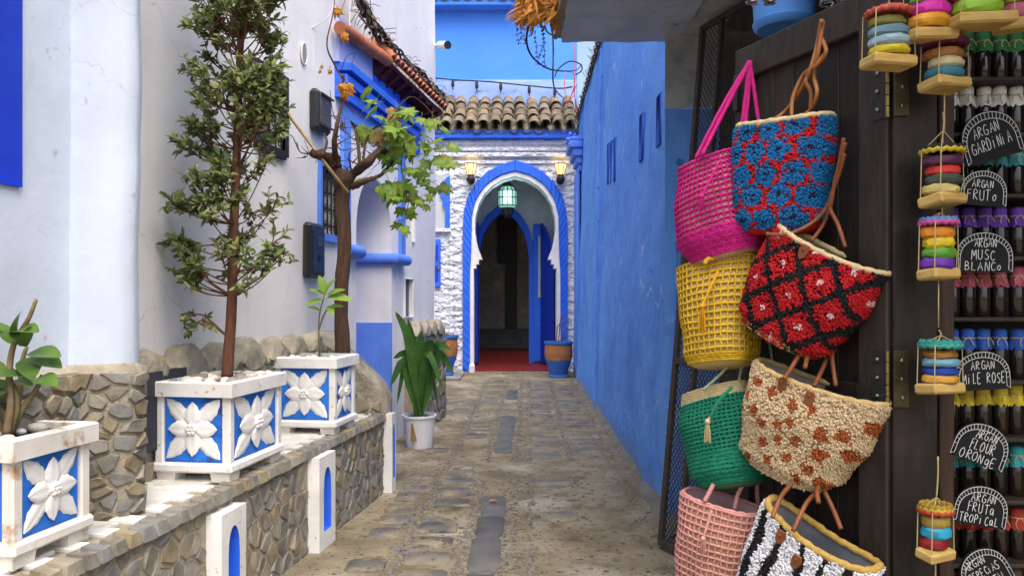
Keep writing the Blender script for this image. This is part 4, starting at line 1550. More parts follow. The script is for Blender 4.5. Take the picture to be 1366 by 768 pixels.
def planter(corner, w, d, h, label, frame_m, peb=26, group='painted planters on the ledge'):
    t = thing('planter', label, 'planter', corner, group)

    def L(x, y, z):
        return corner + EXV * x + EYV * y + EZ * z

    rot = Matrix((EXV, EYV, EZ)).transposed()
    cx, cy = -w / 2, d / 2
    mb = MB()
    mb.box(L(cx, cy, h / 2 - .01), (w - .05, d - .05, h - .12), rot)
    mb.build('body', M_panel, t)
    pw = 0.042
    for (x, y) in ((-pw / 2 - .008, pw / 2 + .008), (-w + pw / 2 + .008, pw / 2 + .008), (-w + pw / 2 + .008, d - pw / 2 - .008), (-pw / 2 - .008, d - pw / 2 - .008)):
        mb = MB()
        mb.bbox(L(x, y, h / 2 + .01), (pw, pw, h - .1), .006, rot)
        mb.build('corner_post', frame_m, t)
    mb = MB()
    mb.bbox(L(cx, cy, 0.062), (w + .006, d + .006, 0.044), .010, rot)
    mb.noise(.003, 12)
    mb.build('base', frame_m, t)
    mb = MB()
    oz = h - .034
    ot, it = 0.01, -0.032
    outer = [(ot, -ot), (ot, d + ot), (-w - ot, d + ot), (-w - ot, -ot)]
    inn = [(it, -it), (it, d + it), (-w - it, d + it), (-w - it, -it)]
    sh = [(.4 * ot + .6 * 0.002, 0), ]
    A = [L(x, y, h - .066) for x, y in outer]
    B = [L(x, y, h - .006) for x, y in outer]
    C = [L(x * .995 - .0, y, h) for x, y in [(ot - .007, -ot + .007), (ot - .007, d + ot - .007), (-w - ot + .007, d + ot - .007), (-w - ot + .007, -ot + .007)]]
    D = [L(x, y, h) for x, y in inn]
    E_ = [L(x, y, h - .075) for x, y in inn]
    G = [L(x, y, h - .066) for x, y in [(-.03, .03), (-.03, d - .03), (-w + .03, d - .03), (-w + .03, .03)]]
    mb.strip(G, A, True).strip(A, B, True).strip(B, C, True).strip(C, D, True).strip(D, E_, True)
    mb.noise(.003, 14)
    mb.build('rim', frame_m, t)
    for (x, y) in ((-.06, .06), (-w + .06, .06), (-.06, d - .06), (-w + .06, d - .06)):
        mb = MB()
        mb.box(L(x, y, 0.02), (.085, .085, .042), rot, 1.12)
        mb.build('foot', M_rust, t)
    mb = MB()
    mb.add([L(x, y, h - .022) for x, y in inn], [(0, 1, 2, 3)])
    mb.build('soil', M_soil, t)
    peb_me = []
    for k in range(4):
        q = MB()
        q.blob((0, 0, 0), (0.024, 0.018, 0.013), 2, .07)
        peb_me.append(q.mesh('pebble', M_wpeb, smooth='all'))
    for k in range(peb):
        p = L(U(-w + .05, -.05), U(.05, d - .05), h - .012 + U(0, .010))
        piece('pebble', random.choice(peb_me), t, p, (U(-.4, .4), U(-.4, .4), U(0, 6)), [U(.7, 1.5)] * 3)
    # relief flowers on the four faces
    for (org, ea, en, fw) in ((L(cx, .0, 0), EXV, -EYV, w), (L(0, cy, 0), EYV, EXV, d), (L(cx, d, 0), -EXV, EYV, w), (L(-w, cy, 0), -EYV, -EXV, d)):
        c = org + EZ * (0.088 + (h - .066 - .088) / 2) - en * .024
        mb = MB()
        hw, hh = fw / 2 - .054, (h - .066 - .088) / 2 - .004
        mb.box(c, (.001, .001, .001))
        q = [c + ea * a + EZ * b + en * .003 for a, b in ((-hw, -hh), (hw, -hh), (hw, hh), (-hw, hh))]
        mb.add(q, [(0, 1, 2, 3)])
        pn = mb.build('panel', M_panel, t)
        o = c + en * .004
        dg = math.hypot(hw, hh)
        a0 = math.atan2(hh, hw)
        for an in (a0, PI - a0, PI + a0, -a0):
            petal(pn, o, ea, EZ, en, an, dg * .20, dg * .74, dg * .36, .008)
        for an, rr in ((0, hw), (PI / 2, hh), (PI, hw), (-PI / 2, hh)):
            petal(pn, o + en * .007, ea, EZ, en, an, dg * .04, min(rr * .80, dg * .60), dg * .40, .008)
        mb = MB()
        for k in range(6):
            an = k * PI / 3
            mb.blob(o + en * .018 + ea * (dg * .085 * math.cos(an)) + EZ * (dg * .085 * math.sin(an)), (dg * .06,) * 3, 1, .0)
        mb.blob(o + en * .020, (dg * .055,) * 3, 1, 0)
        mb.build('flower_eye', M_relief, pn, smooth='all')
    return t, L


random.seed(61)
P1, L1 = planter(fnE(2.25, LT, -.10), .43, .35, .40, 'rust stained white planter with blue flower panels nearest the camera at left', M_rust, 14)
P2, L2 = planter(fnE(3.35, LT, -.02), .385, .53, .45, 'large white planter with blue flower panels and white pebbles under the tall tree', M_whitep, 80)
P3, L3 = planter(fnE(4.55, LT, -.01), .41, .37, .47, 'white planter with blue flower panels holding a small seedling, farthest on the ledge', M_whitep, 6)

# ---------------------------------------------------------------- tall slender tree in the middle planter
M_bark = mat('red_brown_bark', (0.16, 0.065, 0.035), (0.085, 0.04, 0.026), 0.85, 18, bump=.6, bscale=50, bdist=.006, stretch=(3, 3, .8))
M_leafA = leaf_mat('small_dark_leaf', (0.075, 0.115, 0.045), (0.24, 0.29, 0.10), .35, .4, (0.40, 0.42, 0.14))
random.seed(71)
TY = 3.62
tree = thing('slender_tree', 'tall slender evergreen tree with small leaves rising from the large planter', 'tree', L2(-.2, .27, .40))
tp = [at(u, v, TY) for u, v in ((303, 503), (305, 470), (308, 430), (310, 380), (312, 300), (316, 200), (319, 100), (323, 0), (327, -110), (330, -190))]
tr = bez(tp, 4)
mb = MB()
mb.tube(tr, [0.022 * (1 - i / len(tr)) ** .6 + .006 for i in range(len(tr))], 9)
mb.build('trunk', M_bark, tree, smooth='all')
env = [(-200, 305, 345), (-80, 285, 365), (0, 272, 380), (40, 262, 374), (100, 252, 376), (160, 248, 378), (200, 240, 372), (235, 236, 362), (280, 226, 386), (330, 219, 388), (365, 226, 384), (395, 262, 372)]


def env_at(v):
    for i in range(len(env) - 1):
        if env[i][0] <= v <= env[i + 1][0]:
            f_ = (v - env[i][0]) / (env[i + 1][0] - env[i][0])
            return [env[i][k] + (env[i + 1][k] - env[i][k]) * f_ for k in (1, 2)]
    return [300, 320]


def trunk_at(v):
    z = at(0, v, TY).z
    best = min(tr, key=lambda p: abs(p.z - z))
    return best.copy()


br, cr = MB(), MB()


def spray(p, d, ln, nl, lsize):
    """A leafy twig."""
    d = d.normalized()
    side = d.orthogonal().normalized()
    pts = []
    for i in range(5):
        t = i / 4
        pts.append(p + d * (ln * t) + Vector((0, 0, 1)) * (0.12 * ln * t * t) + Vector((U(-1, 1), U(-1, 1), U(-1, 1))) * .006)
    br.tube(pts, [.0035 - .0005 * i for i in range(5)], 4, caps=False)
    for k in range(nl):
        t = U(.15, 1.05)
        i = min(3, int(t * 4))
        q = pts[i].lerp(pts[i + 1], min(1, t * 4 - i))
        dr = (d * U(.3, 1.0) + Vector((U(-1, 1), U(-1, 1), U(-.7, .9)))).normalized()
        cr.leaf(q, dr, Vector((U(-.7, .7), U(-1.2, .2), .8)), lsize * U(.7, 1.25), lsize * U(.46, .58), U(0, .35), 3, .2, .75)


nbr = 0
for k in range(470):
    v = U(-190, 388)
    l_, r_ = env_at(v)
    base = trunk_at(min(v + U(10, 55), 400))
    an = U(0, 2 * PI)
    tc = trunk_at(v)
    cxp = (tc.x / TY) * 1000 + 683
    hw = ((r_ - cxp) if math.cos(an) > 0 else (cxp - l_)) / 1000 * TY
    rr = hw * (U(.35, 1.0) ** .6)
    if v > 200 and math.cos(an) > 0 and random.random() < .50:
        continue
    if v > 190 and rr < hw * .45 and random.random() < .6:
        continue
    tgt = Vector((tc.x + math.cos(an) * rr, tc.y + math.sin(an) * min(.24, hw) * U(.3, 1), tc.z))
    if noise.noise(Vector((tgt.x * 7, tgt.y * 5, tgt.z * 6.5))) < -.09:
        continue
    mid = base.lerp(tgt, .55) + Vector((0, 0, -.02))
    br.tube(bez([base, mid, tgt], 4), [.0045, .004, .004, .0035, .003, .003, .003, .0025, .002], 5, caps=False)
    for s_ in range(random.randint(2, 4)):
        dd = (tgt - base).normalized() + Vector((U(-.9, .9), U(-.9, .9), U(-.5, .9)))
        spray(tgt.lerp(base, U(0, .35)), dd, U(.05, .11), random.randint(9, 13), .042)
# two low side shoots
for (a, b, c) in (((300, 446), (275, 428), (262, 430)), ((312, 392), (340, 375), (374, 345)), ((300, 446), (270, 420), (250, 424))):
    pts = [at(*a, TY), at(*b, TY - .03), at(*c, TY - .05)]
    br.tube(bez(pts, 4), [.006 - .0004 * i for i in range(9)], 5, caps=False)
    for s_ in range(6):
        spray(pts[2] + Vector((U(-.03, .03), U(-.03, .03), U(-.02, .02))), Vector((U(-1, 1), U(-1, 1), U(-.6, 1))), .06, 8, .034)
bo = br.build('twigs', M_bark, tree, kind='stuff')
cr.build('crown', M_leafA, tree, kind='stuff')

# ---------------------------------------------------------------- old grape vine
M_vbark = mat('vine_bark', (0.115, 0.062, 0.038), (0.05, 0.03, 0.022), 0.9, 16, bump=.9, bscale=40, bdist=.012, stretch=(5, 5, .5))
M_vleaf = leaf_mat('vine_leaf', (0.09, 0.20, 0.03), (0.24, 0.36, 0.05), .5, .45, (0.36, 0.40, 0.07))
M_vdead = leaf_mat('withered_vine_leaf', (0.50, 0.16, 0.02), (0.62, 0.28, 0.04), .6, .35)
M_vbrown = leaf_mat('brown_vine_leaf', (0.20, 0.12, 0.04), (0.34, 0.22, 0.08), .7, .3)
random.seed(81)
VY = 5.05
vine = thing('grape_vine', 'gnarled grape vine trunk with lobed green leaves beside the blue doorway', 'vine', at(457, 560, VY))
mb = MB()
tpts = bez([at(455, 562, VY), at(457, 470, VY), at(455, 400, VY), at(459, 330, VY), at(457, 275, VY), at(460, 240, VY)], 6)
mb.tube(tpts, [.046 + .006 * noise.noise(p * 9) for p in tpts], 12)
for i, p in enumerate(mb.v):
    mb.v[i] = p + noise.noise_vector(Vector((p.x * 30, p.y * 30, p.z * 4))) * .012
mb.blob(at(458, 240, VY), (.07, .07, .08), 2, .12)
mb.blob(at(445, 214, VY), (.055, .05, .05), 2, .15)
mb.build('trunk', M_vbark, vine, smooth='all')
limbs = [([(458, 245), (445, 222), (430, 208), (417, 205)], .042, .03), ([(460, 245), (476, 228), (492, 215), (508, 200), (515, 205)], .034, .022),
         ([(452, 225), (446, 195), (450, 165), (455, 140), (458, 100)], .022, .008), ([(470, 250), (490, 240), (505, 235), (525, 215), (545, 190)], .02, .007),
         ([(480, 222), (478, 195), (474, 172), (468, 162)], .013, .008), ([(484, 218), (488, 190), (498, 172), (520, 160)], .010, .004),
         ([(455, 130), (470, 148), (483, 158)], .006, .003), ([(457, 105), (447, 88), (436, 60), (444, 20), (447, -8)], .007, .003),
         ([(440, 205), (424, 204), (402, 204), (396, 190)], .007, .003), ([(398, 200), (390, 182), (384, 180)], .004, .002),
         ([(455, 95), (462, 76), (472, 72), (470, 84), (464, 90)], .003, .002), ([(520, 160), (545, 130), (566, 140), (590, 170)], .004, .002),
         ([(540, 190), (535, 220), (540, 248), (546, 262), (540, 290)], .004, .002), ([(545, 190), (565, 180), (585, 195)], .004, .002),
         ([(508, 205), (505, 190), (498, 196)], .012, .005), ([(470, 232), (466, 205), (484, 195)], .006, .003), ([(448, 190), (455, 200), (470, 198)], .006, .003),
         ([(430, 208), (436, 190), (432, 178)], .012, .006), ([(452, 165), (444, 150), (440, 120)], .004, .002)]
for k, (pp, r0, r1) in enumerate(limbs):
    mb = MB()
    pts = bez([at(u, v, VY - .05 + .10 * math.sin(i * 1.7 + k)) for i, (u, v) in enumerate(pp)], 5)
    n = len(pts)
    mb.tube(pts, [(r0 + (r1 - r0) * i / (n - 1)) * (1 + .18 * noise.noise(p * 20)) for i, p in enumerate(pts)], 7)
    if r0 > .015:
        for i in range(len(mb.v)):
            mb.v[i] = mb.v[i] + noise.noise_vector(mb.v[i] * 30) * .009
    mb.build('branch', M_vbark, vine, smooth='all')


mb = MB()
for k in range(46):                                  # bare spurs and tendrils round the head
    u, v = random.choice([(445, 215), (430, 208), (470, 225), (495, 213), (450, 190), (480, 195), (452, 165), (510, 203), (412, 204)])
    a = at(u + U(-8, 8), v + U(-8, 8), VY + U(-.06, .06))
    d = Vector((U(-1, 1), U(-.6, .6), U(-.5, 1))).normalized()
    l = U(.04, .15)
    mb.tube([a, a + d * l * .5 + Vector((0, 0, U(-.01, .02))), a + d * l + Vector((U(-.03, .03), 0, U(-.03, .03)))], [U(.004, .008), .003, .0015], 5, caps=False)
mb.build('spurs', M_vbark, vine, kind='stuff')


def lobed(p, d, up, size, curl=.25):
    """A five-lobed vine leaf as a cupped fan."""
    d = d.normalized()
    s = d.cross(up).normalized()
    nn = s.cross(d)
    prof = [(-2.95, .30), (-2.5, .52), (-2.2, .50), (-1.95, .62), (-1.7, .74), (-1.45, .60), (-1.2, .48), (-.95, .66), (-.72, .86), (-.5, .70), (-.34, .56), (-.15, .82), (0, 1.0)]
    prof = prof + [(-a, r) for a, r in reversed(prof[:-1])]
    mb = MB()
    c = p + d * size * .32
    ring, ring2 = [], []
    for a, r in prof:
        rr = r * size * U(.9, 1.06) * .66
        vec = d * math.cos(a) + s * math.sin(a)
        ring.append(c + vec * rr - nn * (curl * rr * rr / size) + nn * U(-.008, .008) * size * 3)
        ring2.append(c + vec * rr * .5 - nn * (curl * rr * rr * .2 / size) + nn * .03 * size)
    n = len(prof)
    mb.strip(ring, ring2, False)
    mb.add([c] + ring2, [(0, i + 1, i + 2) for i in range(n - 1)])
    mb.tube([p - d * size * .35 + nn * .01, p, c], .0018, 4, caps=False)
    return mb


spots_ = []
for (u0, u1, v0, v1, n) in [(487, 552, 128, 185, 15), (515, 590, 150, 212, 20), (525, 595, 205, 285, 24), (488, 538, 230, 250, 9), (528, 545, 290, 304, 3), (500, 535, 165, 205, 6), (560, 600, 170, 240, 8), (534, 550, 255, 285, 3)]:
    for k in range(n):
        spots_.append((U(u0, u1), U(v0, v1)))
for (u, v) in spots_:
    p = at(u, v, VY + U(-.16, .16))
    d = Vector((U(-.8, .8), U(-.7, .1), U(-1, .1)))
    up = Vector((U(-.5, .5), U(-1, -.1), U(.3, 1)))
    rr = random.random()
    sz = U(.11, .19) if u < 555 else U(.09, .135)
    m_ = M_vleaf if rr > .05 else M_vbrown
    if v > 250:
        sz *= .75
    lobed(p, d, up, sz).build('leaf', m_, vine, smooth='all')
for (u, v, sz) in [(455, 108, .11), (463, 110, .11), (463, 117, .12), (448, 8, .09), (451, 12, .08), (440, 92, .05), (430, 86, .04), (427, 93, .035), (456, 42, .09), (462, 45, .08)]:
    lobed(at(u, v, VY + U(-.04, .04)), Vector((U(-.6, .6), U(-.5, 0), -1)), Vector((U(-.3, .3), -1, .3)), sz * .85, 1.5).noise(sz * .22, 22, u).build('leaf', M_vdead, vine, smooth='all')
# split cane tied across the vine
mb = MB()
mb.tube([at(378, 143, VY - .06), at(420, 200, VY - .1), at(465, 257, VY - .09)], [.009, .010, .007], 6)
mb.tube([at(380, 148, VY - .05), at(421, 203, VY - .09), at(460, 254, VY - .08)], [.006, .005, .004], 5)
cane = mb.build('cane', mat('dry_cane', (0.42, 0.30, 0.14), (0.3, 0.2, 0.09), .7, 20), None, smooth='all')
tag(cane, 'dry split cane slanting across the vine trunk', 'cane')

# ---------------------------------------------------------------- plants in the other planters
M_leafB = leaf_mat('glossy_leaf', (0.03, 0.09, 0.02), (0.12, 0.22, 0.04), .35, .25, (0.26, 0.30, 0.07))
M_stem = mat('grey_green_stem', (0.16, 0.11, 0.06), (0.22, 0.19, 0.09), .8, 20, bump=.4)
random.seed(91)
pl1 = thing('potted_shrub', 'leafy shrub with thick woody stems in the rust stained planter', 'plant', L1(-.30, .2, .38))
b0 = at(5, 585, 2.36)
stems = [[(8, 580), (14, 540), (12, 500), (18, 460), (38, 425), (48, 399)], [(10, 580), (22, 545), (18, 515), (2, 490)], [(12, 580), (30, 545), (48, 520), (56, 500)], [(4, 580), (-6, 540), (-10, 500)], [(14, 580), (20, 555), (26, 520), (30, 480), (36, 462)]]
for k, st in enumerate(stems):
    mb = MB()
    pts = bez([at(u, v, 2.36 + .02 * k) for u, v in st], 4)
    mb.tube(pts, [.013 * (1 - .6 * i / len(pts)) for i in range(len(pts))], 7)
    mb.build('stem', M_stem, pl1, smooth='all')
lv = [((22, 446), (.2, -.5, .9), .085, .06), ((20, 442), (.9, -.6, .3), .11, .07), ((12, 440), (-.9, -.4, .3), .08, .05), ((36, 462), (.3, -.6, .8), .09, .06), ((40, 470), (1, -.4, .05), .12, .075), ((44, 476), (.95, -.4, -.15), .12, .07),
      ((40, 476), (.5, -.8, -.3), .12, .08), ((50, 505), (.7, -.6, .15), .11, .065), ((30, 500), (-.5, -.7, .25), .10, .06), ((24, 505), (.8, -.7, .05), .10, .055), ((16, 512), (-.9, -.5, .0), .11, .06), ((10, 492), (-.7, -.5, .3), .09, .055),
      ((14, 520), (-.6, -.6, -.2), .10, .06), ((34, 458), (-.5, -.4, .6), .08, .05), ((4, 500), (-.6, -.6, .4), .1, .06), ((26, 495), (.9, -.4, .3), .08, .05), ((18, 458), (-.3, -.4, .9), .08, .05), ((6, 530), (-.8, -.4, .2), .09, .055)]
for (uv, d, ln, w) in lv:
    mb = MB()
    mb.leaf(at(uv[0], uv[1], 2.36 + U(-.02, .06)), d, Vector((U(-.3, .3), -.6, 1)), ln * 1.05, w, U(.1, .35), 7, .22, .8)
    mb.build('leaf', M_leafB, pl1, smooth='all')

pl3 = thing('seedling', 'small bright green seedling in the farthest planter', 'plant', L3(-.2, .18, .43))
for st in ([(426, 472), (425, 440), (427, 415), (434, 390)], [(425, 440), (432, 420), (438, 410)]):
    mb = MB()
    pts = bez([at(u, v, 4.73) for u, v in st], 4)
    mb.tube(pts, [.006 - .0002 * i for i in range(len(pts))], 6)
    mb.build('stem', M_stem, pl3, smooth='all')
M_leafC = leaf_mat('young_leaf', (0.12, 0.28, 0.04), (0.30, 0.44, 0.08), .4, .4)
for (uv, d, ln) in [((434, 392), (-.2, -.3, 1), .12), ((434, 390), (.5, -.3, .9), .11), ((433, 393), (-.8, -.4, .5), .10), ((436, 396), (1, -.3, .05), .17), ((436, 394), (.9, -.2, .5), .12), ((431, 400), (-.9, -.5, -.1), .11), ((438, 410), (1, -.4, .3), .10), ((428, 415), (-.6, -.5, .4), .09), ((438, 408), (.4, -.7, -.3), .1), ((427, 462), (.5, -.5, .4), .07), ((434, 398), (.2, -.9, .2), .11)]:
    mb = MB()
    mb.leaf(at(uv[0], uv[1], 4.73), d, Vector((0, -.6, 1)), ln, ln * .5, .25, 5, .2, .8)
    mb.build('leaf', M_leafC, pl3, smooth='all')

# ---------------------------------------------------------------- white bucket with strap-leaved plant
random.seed(101)
BY = 7.15
bc = Vector((-0.123 * BY - .005, BY, 0.0))
bucket = thing('white_bucket', 'white plastic bucket used as plant pot by the stone plinth', 'bucket', bc)
mb = MB()
mb.lathe([(0.115, 0.01), (0.12, 0.0), (0.155, 0.29), (0.165, 0.29), (0.165, 0.31), (0.15, 0.31), (0.145, 0.27), (0.0, 0.265)], bc, 28, close=False)
mb.build('pail', mat('white_plastic', (0.78, 0.78, 0.80), (0.70, 0.70, 0.72), .45, 6, spots=(.35, .3, .25), spot_scale=9, spot_lo=.66, spot_hi=.72), bucket, smooth=40)
mb = MB()
mb.lathe([(0.148, 0.285), (0.0, 0.29)], bc, 20, close=False)
mb.build('soil', M_soil, bucket)
mb = MB()
mb.add([bc + Vector((-.06 + .03 * a - .03 * (1 - b / 5) * abs(a), -.162 + .03 * (1 - b / 5), .31 - .045 * b + .01 * math.sin(a * 3))) for b in range(6) for a in range(3)],
       [(b * 3 + a, b * 3 + a + 1, b * 3 + a + 4, b * 3 + a + 3) for b in range(5) for a in range(2)])
mb.build('dry_leaf', M_vbrown, bucket)
M_strap = leaf_mat('strap_leaf', (0.028, 0.085, 0.018), (0.08, 0.19, 0.035), .3, .3, (0.16, .28, .06))
palm = thing('strap_leaved_plant', 'broad strap-leaved green plant growing in the white bucket', 'plant', bc + Vector((0, 0, .28)))
tips = [((546, 425), .10, .0), ((532, 415), .09, .12), ((595, 467), .10, .35), ((598, 500), .09, .5), ((527, 515), .10, .5), ((530, 478), .09, .3), ((562, 440), .10, .05), ((575, 455), .09, .25),
        ((585, 520), .08, .7), ((580, 545), .07, .9), ((538, 500), .08, .4), ((553, 460), .09, .1), ((570, 490), .08, .3), ((560, 470), .08, .15), ((545, 475), .09, .2), ((588, 485), .09, .5), ((534, 540), .07, .8), ((592, 478), .08, .35)]
for k, ((u, v), w, drp) in enumerate(tips):
    a = bc + Vector((U(-.05, .05), U(-.05, .05), .28))
    b = at(557 + (u - 557) * 1.2, v, BY + U(-.2, .12))
    m = a.lerp(b, .6) + Vector((0, 0, .10 + drp * .5))
    m.x = a.x + (b.x - a.x) * .5
    pts = bez([a, a.lerp(m, .5), m, b], 4)
    n = len(pts)
    mb = MB()
    A, B, C = [], [], []
    vw = Vector((U(-.6, .6), 1, U(-.3, .5)))
    for i, p in enumerate(pts):
        t = i / (n - 1)
        ww = w * .52 * (math.sin(PI * min(1, .06 + t * .94)) ** .7) * (0.25 + .75 * min(1, t * 2.2))
        tg = pts[min(i + 1, n - 1)] - pts[max(i - 1, 0)]
        side = tg.cross(vw).normalized()
        A.append(p + side * ww + Vector((0, -.25 * ww, .3 * ww)))
        B.append(p)
        C.append(p - side * ww + Vector((0, -.25 * ww, .3 * ww)))
    mb.grid([A, B, C])
    mb.build('leaf', M_strap, palm, smooth='all')

# ---------------------------------------------------------------- painted clay pots at the arch
M_cpot = mat('bare_terracotta', (0.44, 0.19, 0.075), (0.33, 0.13, 0.05), .85, 14, bump=.5, bscale=40, spots=(.55, .38, .22), spot_scale=16, spot_lo=.62, spot_hi=.7)
M_cblue = mat('pot_blue', (0.045, 0.16, 0.50), (0.035, 0.12, 0.40), .7, 10, bump=.3)


def clay_pot(c, s, label, seed):
    t = thing('clay_pot', label, 'pot', c, 'painted clay pots at the arch')
    S = lambda pr: [(r * s, z * s) for r, z in pr]
    mb = MB()
    mb.lathe(S([(.17, 0), (.175, .02), (.15, .05), (.17, .12), (.215, .25), (.232, .31)]), c, 24, close=False)
    mb.build('foot', M_cblue, t, smooth=50)
    mb = MB()
    mb.lathe(S([(.232, .31), (.247, .40), (.25, .48), (.24, .58)]), c, 24, close=False)
    for i in range(len(mb.v)):
        p = mb.v[i] - c
        a = math.atan2(p.y, p.x)
        k = .004 * math.sin(a * 14 + p.z * 20)
        mb.v[i] = mb.v[i] + Vector((math.cos(a) * k, math.sin(a) * k, 0))
    mb.build('belly', M_cpot, t, smooth='all')
    mb = MB()
    mb.lathe(S([(.24, .58), (.262, .60), (.262, .635), (.235, .64), (.22, .60), (.0, .59)]), c, 24, close=False)
    mb.build('lip', M_cblue, t, smooth=40)
    mb = MB()
    mb.lathe(S([(.225, .60), (.1, .625), (.0, .63)]), c, 16, close=False)
    mb.build('soil', M_soil, t)
    return t


potR = clay_pot(Vector((0.845, 13.62, 0.0)), 1.02, 'terracotta and blue painted clay pot right of the arch by the blue wall', 1)
potL = clay_pot(Vector((-1.245, 13.4, 0.06)), 1.12, 'terracotta and blue painted clay pot left of the arch behind the stone plinth', 2)
mb = MB()
mb.bbox((-1.35, 13.6, 0.025), (0.9, 1.1, 0.07), .02)
tag(mb.build('stone_step', M_conc, None), 'low concrete step under the left clay pot by the arch', 'step')
dry = thing('dry_twigs', 'few bare dry twigs standing in the right clay pot', 'plant', (0.845, 13.62, .62))
mb = MB()
for (a, b, c) in [((745, 455), (748, 425), (752, 418)), ((748, 455), (756, 428), (757, 420)), ((742, 455), (744, 435), (750, 430)), ((750, 455), (753, 440), (759, 438))]:
    mb.tube(bez([at(*a, 13.62), at(*b, 13.6), at(*c, 13.6)], 3), .010, 5)
mb.build('twigs', mat('dry_twig', (.22, .12, .09), (.15, .09, .07), .9), dry, kind='stuff')
dry = thing('withered_plant', 'withered brown plant tuft in the left clay pot', 'plant', (-1.245, 13.4, .74))
mb = MB()
for k in range(70):
    p = Vector((-1.245 + U(-.2, .15), 13.4 + U(-.15, .15), .76))
    mb.leaf(p, Vector((U(-1, 1), U(-1, 1), U(.1, 1.2))), Vector((0, 0, 1)), U(.06, .15), .04, .4, 3)
mb.build('tuft', M_vbrown, dry, kind='stuff')

# ================================================================= FITTINGS AND CABLES
M_plast = mat('black_plastic', (0.014, 0.015, 0.018), (0.02, 0.022, 0.026), .38, 12, spec=.5)


def wall_box(y0, y1, z0, z1, d, name, label, cat):
    c = fnL((y0 + y1) / 2, (z0 + z1) / 2, 0)
    t = thing(name, label, cat, c)
    rot = Matrix((EXV, EYV, EZ)).transposed()
    mb = MB()
    mb.bbox(fnL((y0 + y1) / 2, (z0 + z1) / 2, d * .45), (d, y1 - y0, z1 - z0), .025, rot)
    mb.build('casing', M_plast, t, smooth=30)
    return t, rot


t, rot = wall_box(5.25, 5.53, 1.555, 1.95, .07, 'meter_box', 'black electricity meter box on the white wall beside the vine trunk', 'box')
mb = MB()
mb.bbox(fnL(5.39, 1.75, .066), (.012, .20, .30), .01, rot)
lidm = mb.build('lid', mat('smoked_lid', (.02, .022, .03), (.03, .033, .045), .2, 8, spec=.5), t)
mb = MB()
mb.bbox(fnL(5.40, 1.82, .074), (.006, .09, .07), .003, rot)
mb.build('window', mat('meter_window', (.06, .07, .09), (.04, .05, .06), .15, 8, spec=.5), lidm)
mb = MB()
mb.bbox(fnL(5.40, 1.70, .076), (.008, .05, .05), .003, rot)
mb.build('switch', M_plast, lidm)

t, rot = wall_box(5.36, 5.62, 2.62, 2.92, .08, 'wall_lantern', 'old black rusty box lantern high on the white wall above the vine', 'lantern')
mb = MB()
mb.bbox(fnL(5.49, 2.78, .075), (.02, .20, .22), .008, rot)
mb.build('glass', mat('dusty_lamp_glass', (.05, .05, .055), (.09, .085, .08), .25, 16), t)
for z in (2.665, 2.885):
    mb = MB()
    mb.box(fnL(5.49, z, .094), (.012, .22, .012), rot)
    mb.build('guard_bar', mat('rusty_iron', (.11, .05, .025), (.05, .028, .02), .85, 30), t)

# security camera on the corner
cc = fnL(8.98, 4.42, 0.03)
t = thing('security_camera', 'small white bullet security camera on the house corner', 'camera', cc)
mb = MB()
mb.tube([cc + Vector((-.05, 0, .02)), cc + Vector((.04, -.03, .02))], .02, 8)
mb.build('bracket', M_whitep, t)
mb = MB()
mb.tube([cc + Vector((.03, -.0, .03)), cc + Vector((.13, -.09, .0))], .045, 14)
mb.build('housing', mat('white_metal', (.8, .8, .8), (.75, .75, .75), .4), t, smooth=40)
mb = MB()
mb.tube([cc + Vector((.128, -.088, .0)), cc + Vector((.145, -.105, -.004))], .047, 14)
mb.build('lens_ring', M_plast, t, smooth=40)


def cable(pts, r, label, name='cable', m=None, n=6, sub=8, cat='cable', group=None):
    mb = MB()
    mb.tube(bez(pts, sub), r, n)
    o = mb.build(name, m or M_black, None, smooth='all')
    return tag(o, label, cat, group)


random.seed(111)
# string of lamps across the far wall
sy = 15.0
sl = thing('string_lights', 'black string light cable with hanging sockets along the far blue wall', 'string lights', at(670, 110, sy))
mb = MB()
pp = [at(578, 104, sy), at(610, 107, sy), at(650, 109, sy), at(700, 114, sy), at(745, 118, sy), at(763, 116, 14.6)]
mb.tube(bez(pp, 8), .014, 6)
mb.build('cable', M_black, sl, smooth='all')
for u, v in ((604, 107), (636, 109), (668, 111), (706, 115), (740, 118)):
    mb = MB()
    c = at(u, v, sy)
    mb.lathe([(.018, 0), (.03, -.03), (.034, -.12), (.025, -.13), (.012, -.15), (.012, -.19)], c, 10)
    mb.build('socket', M_black, sl, smooth=40)
# overgrown cable bundle above the canopy
bun = thing('cable_bundle', 'tangled old cables bound with dry creeper along the white wall', 'cable', at(530, 60, 7))
line = [(470, -14, 5.9), (483, 6, 6.1), (500, 38, 6.45), (520, 62, 6.9), (545, 88, 7.5), (570, 110, 8.2), (588, 126, 8.75), (590, 133, 8.9)]
P_ = bez([at(u, v, y) + Vector((.0, 0, 0)) for u, v, y in line], 10)
for k in range(6):
    mb = MB()
    ph = k * 1.05
    mb.tube([p + Vector((.03 * math.sin(i * .35 + ph), 0, .035 * math.cos(i * .28 + ph * 1.3) + .012 * math.sin(i * .9 + k))) for i, p in enumerate(P_)], .011 if k < 4 else .016, 5)
    mb.build('strand', M_black if k % 2 else mat('dusty_cable', (.12, .105, .085), (.07, .06, .05), .9, 20), bun, smooth='all')
mb = MB()
for k in range(220):
    p = random.choice(P_) + Vector((U(-.04, .04), U(-.08, .08), U(-.07, .06)))
    d = Vector((U(-1, 1), U(-1, 1), U(-1, .7))).normalized()
    if k % 3:
        mb.tube([p, p + d * U(.04, .1), p + d * U(.08, .16) + Vector((0, 0, -.03))], .003, 4, caps=False)
    else:
        mb.leaf(p, d, Vector((0, -1, .5)), U(.04, .08), .03, .4, 3)
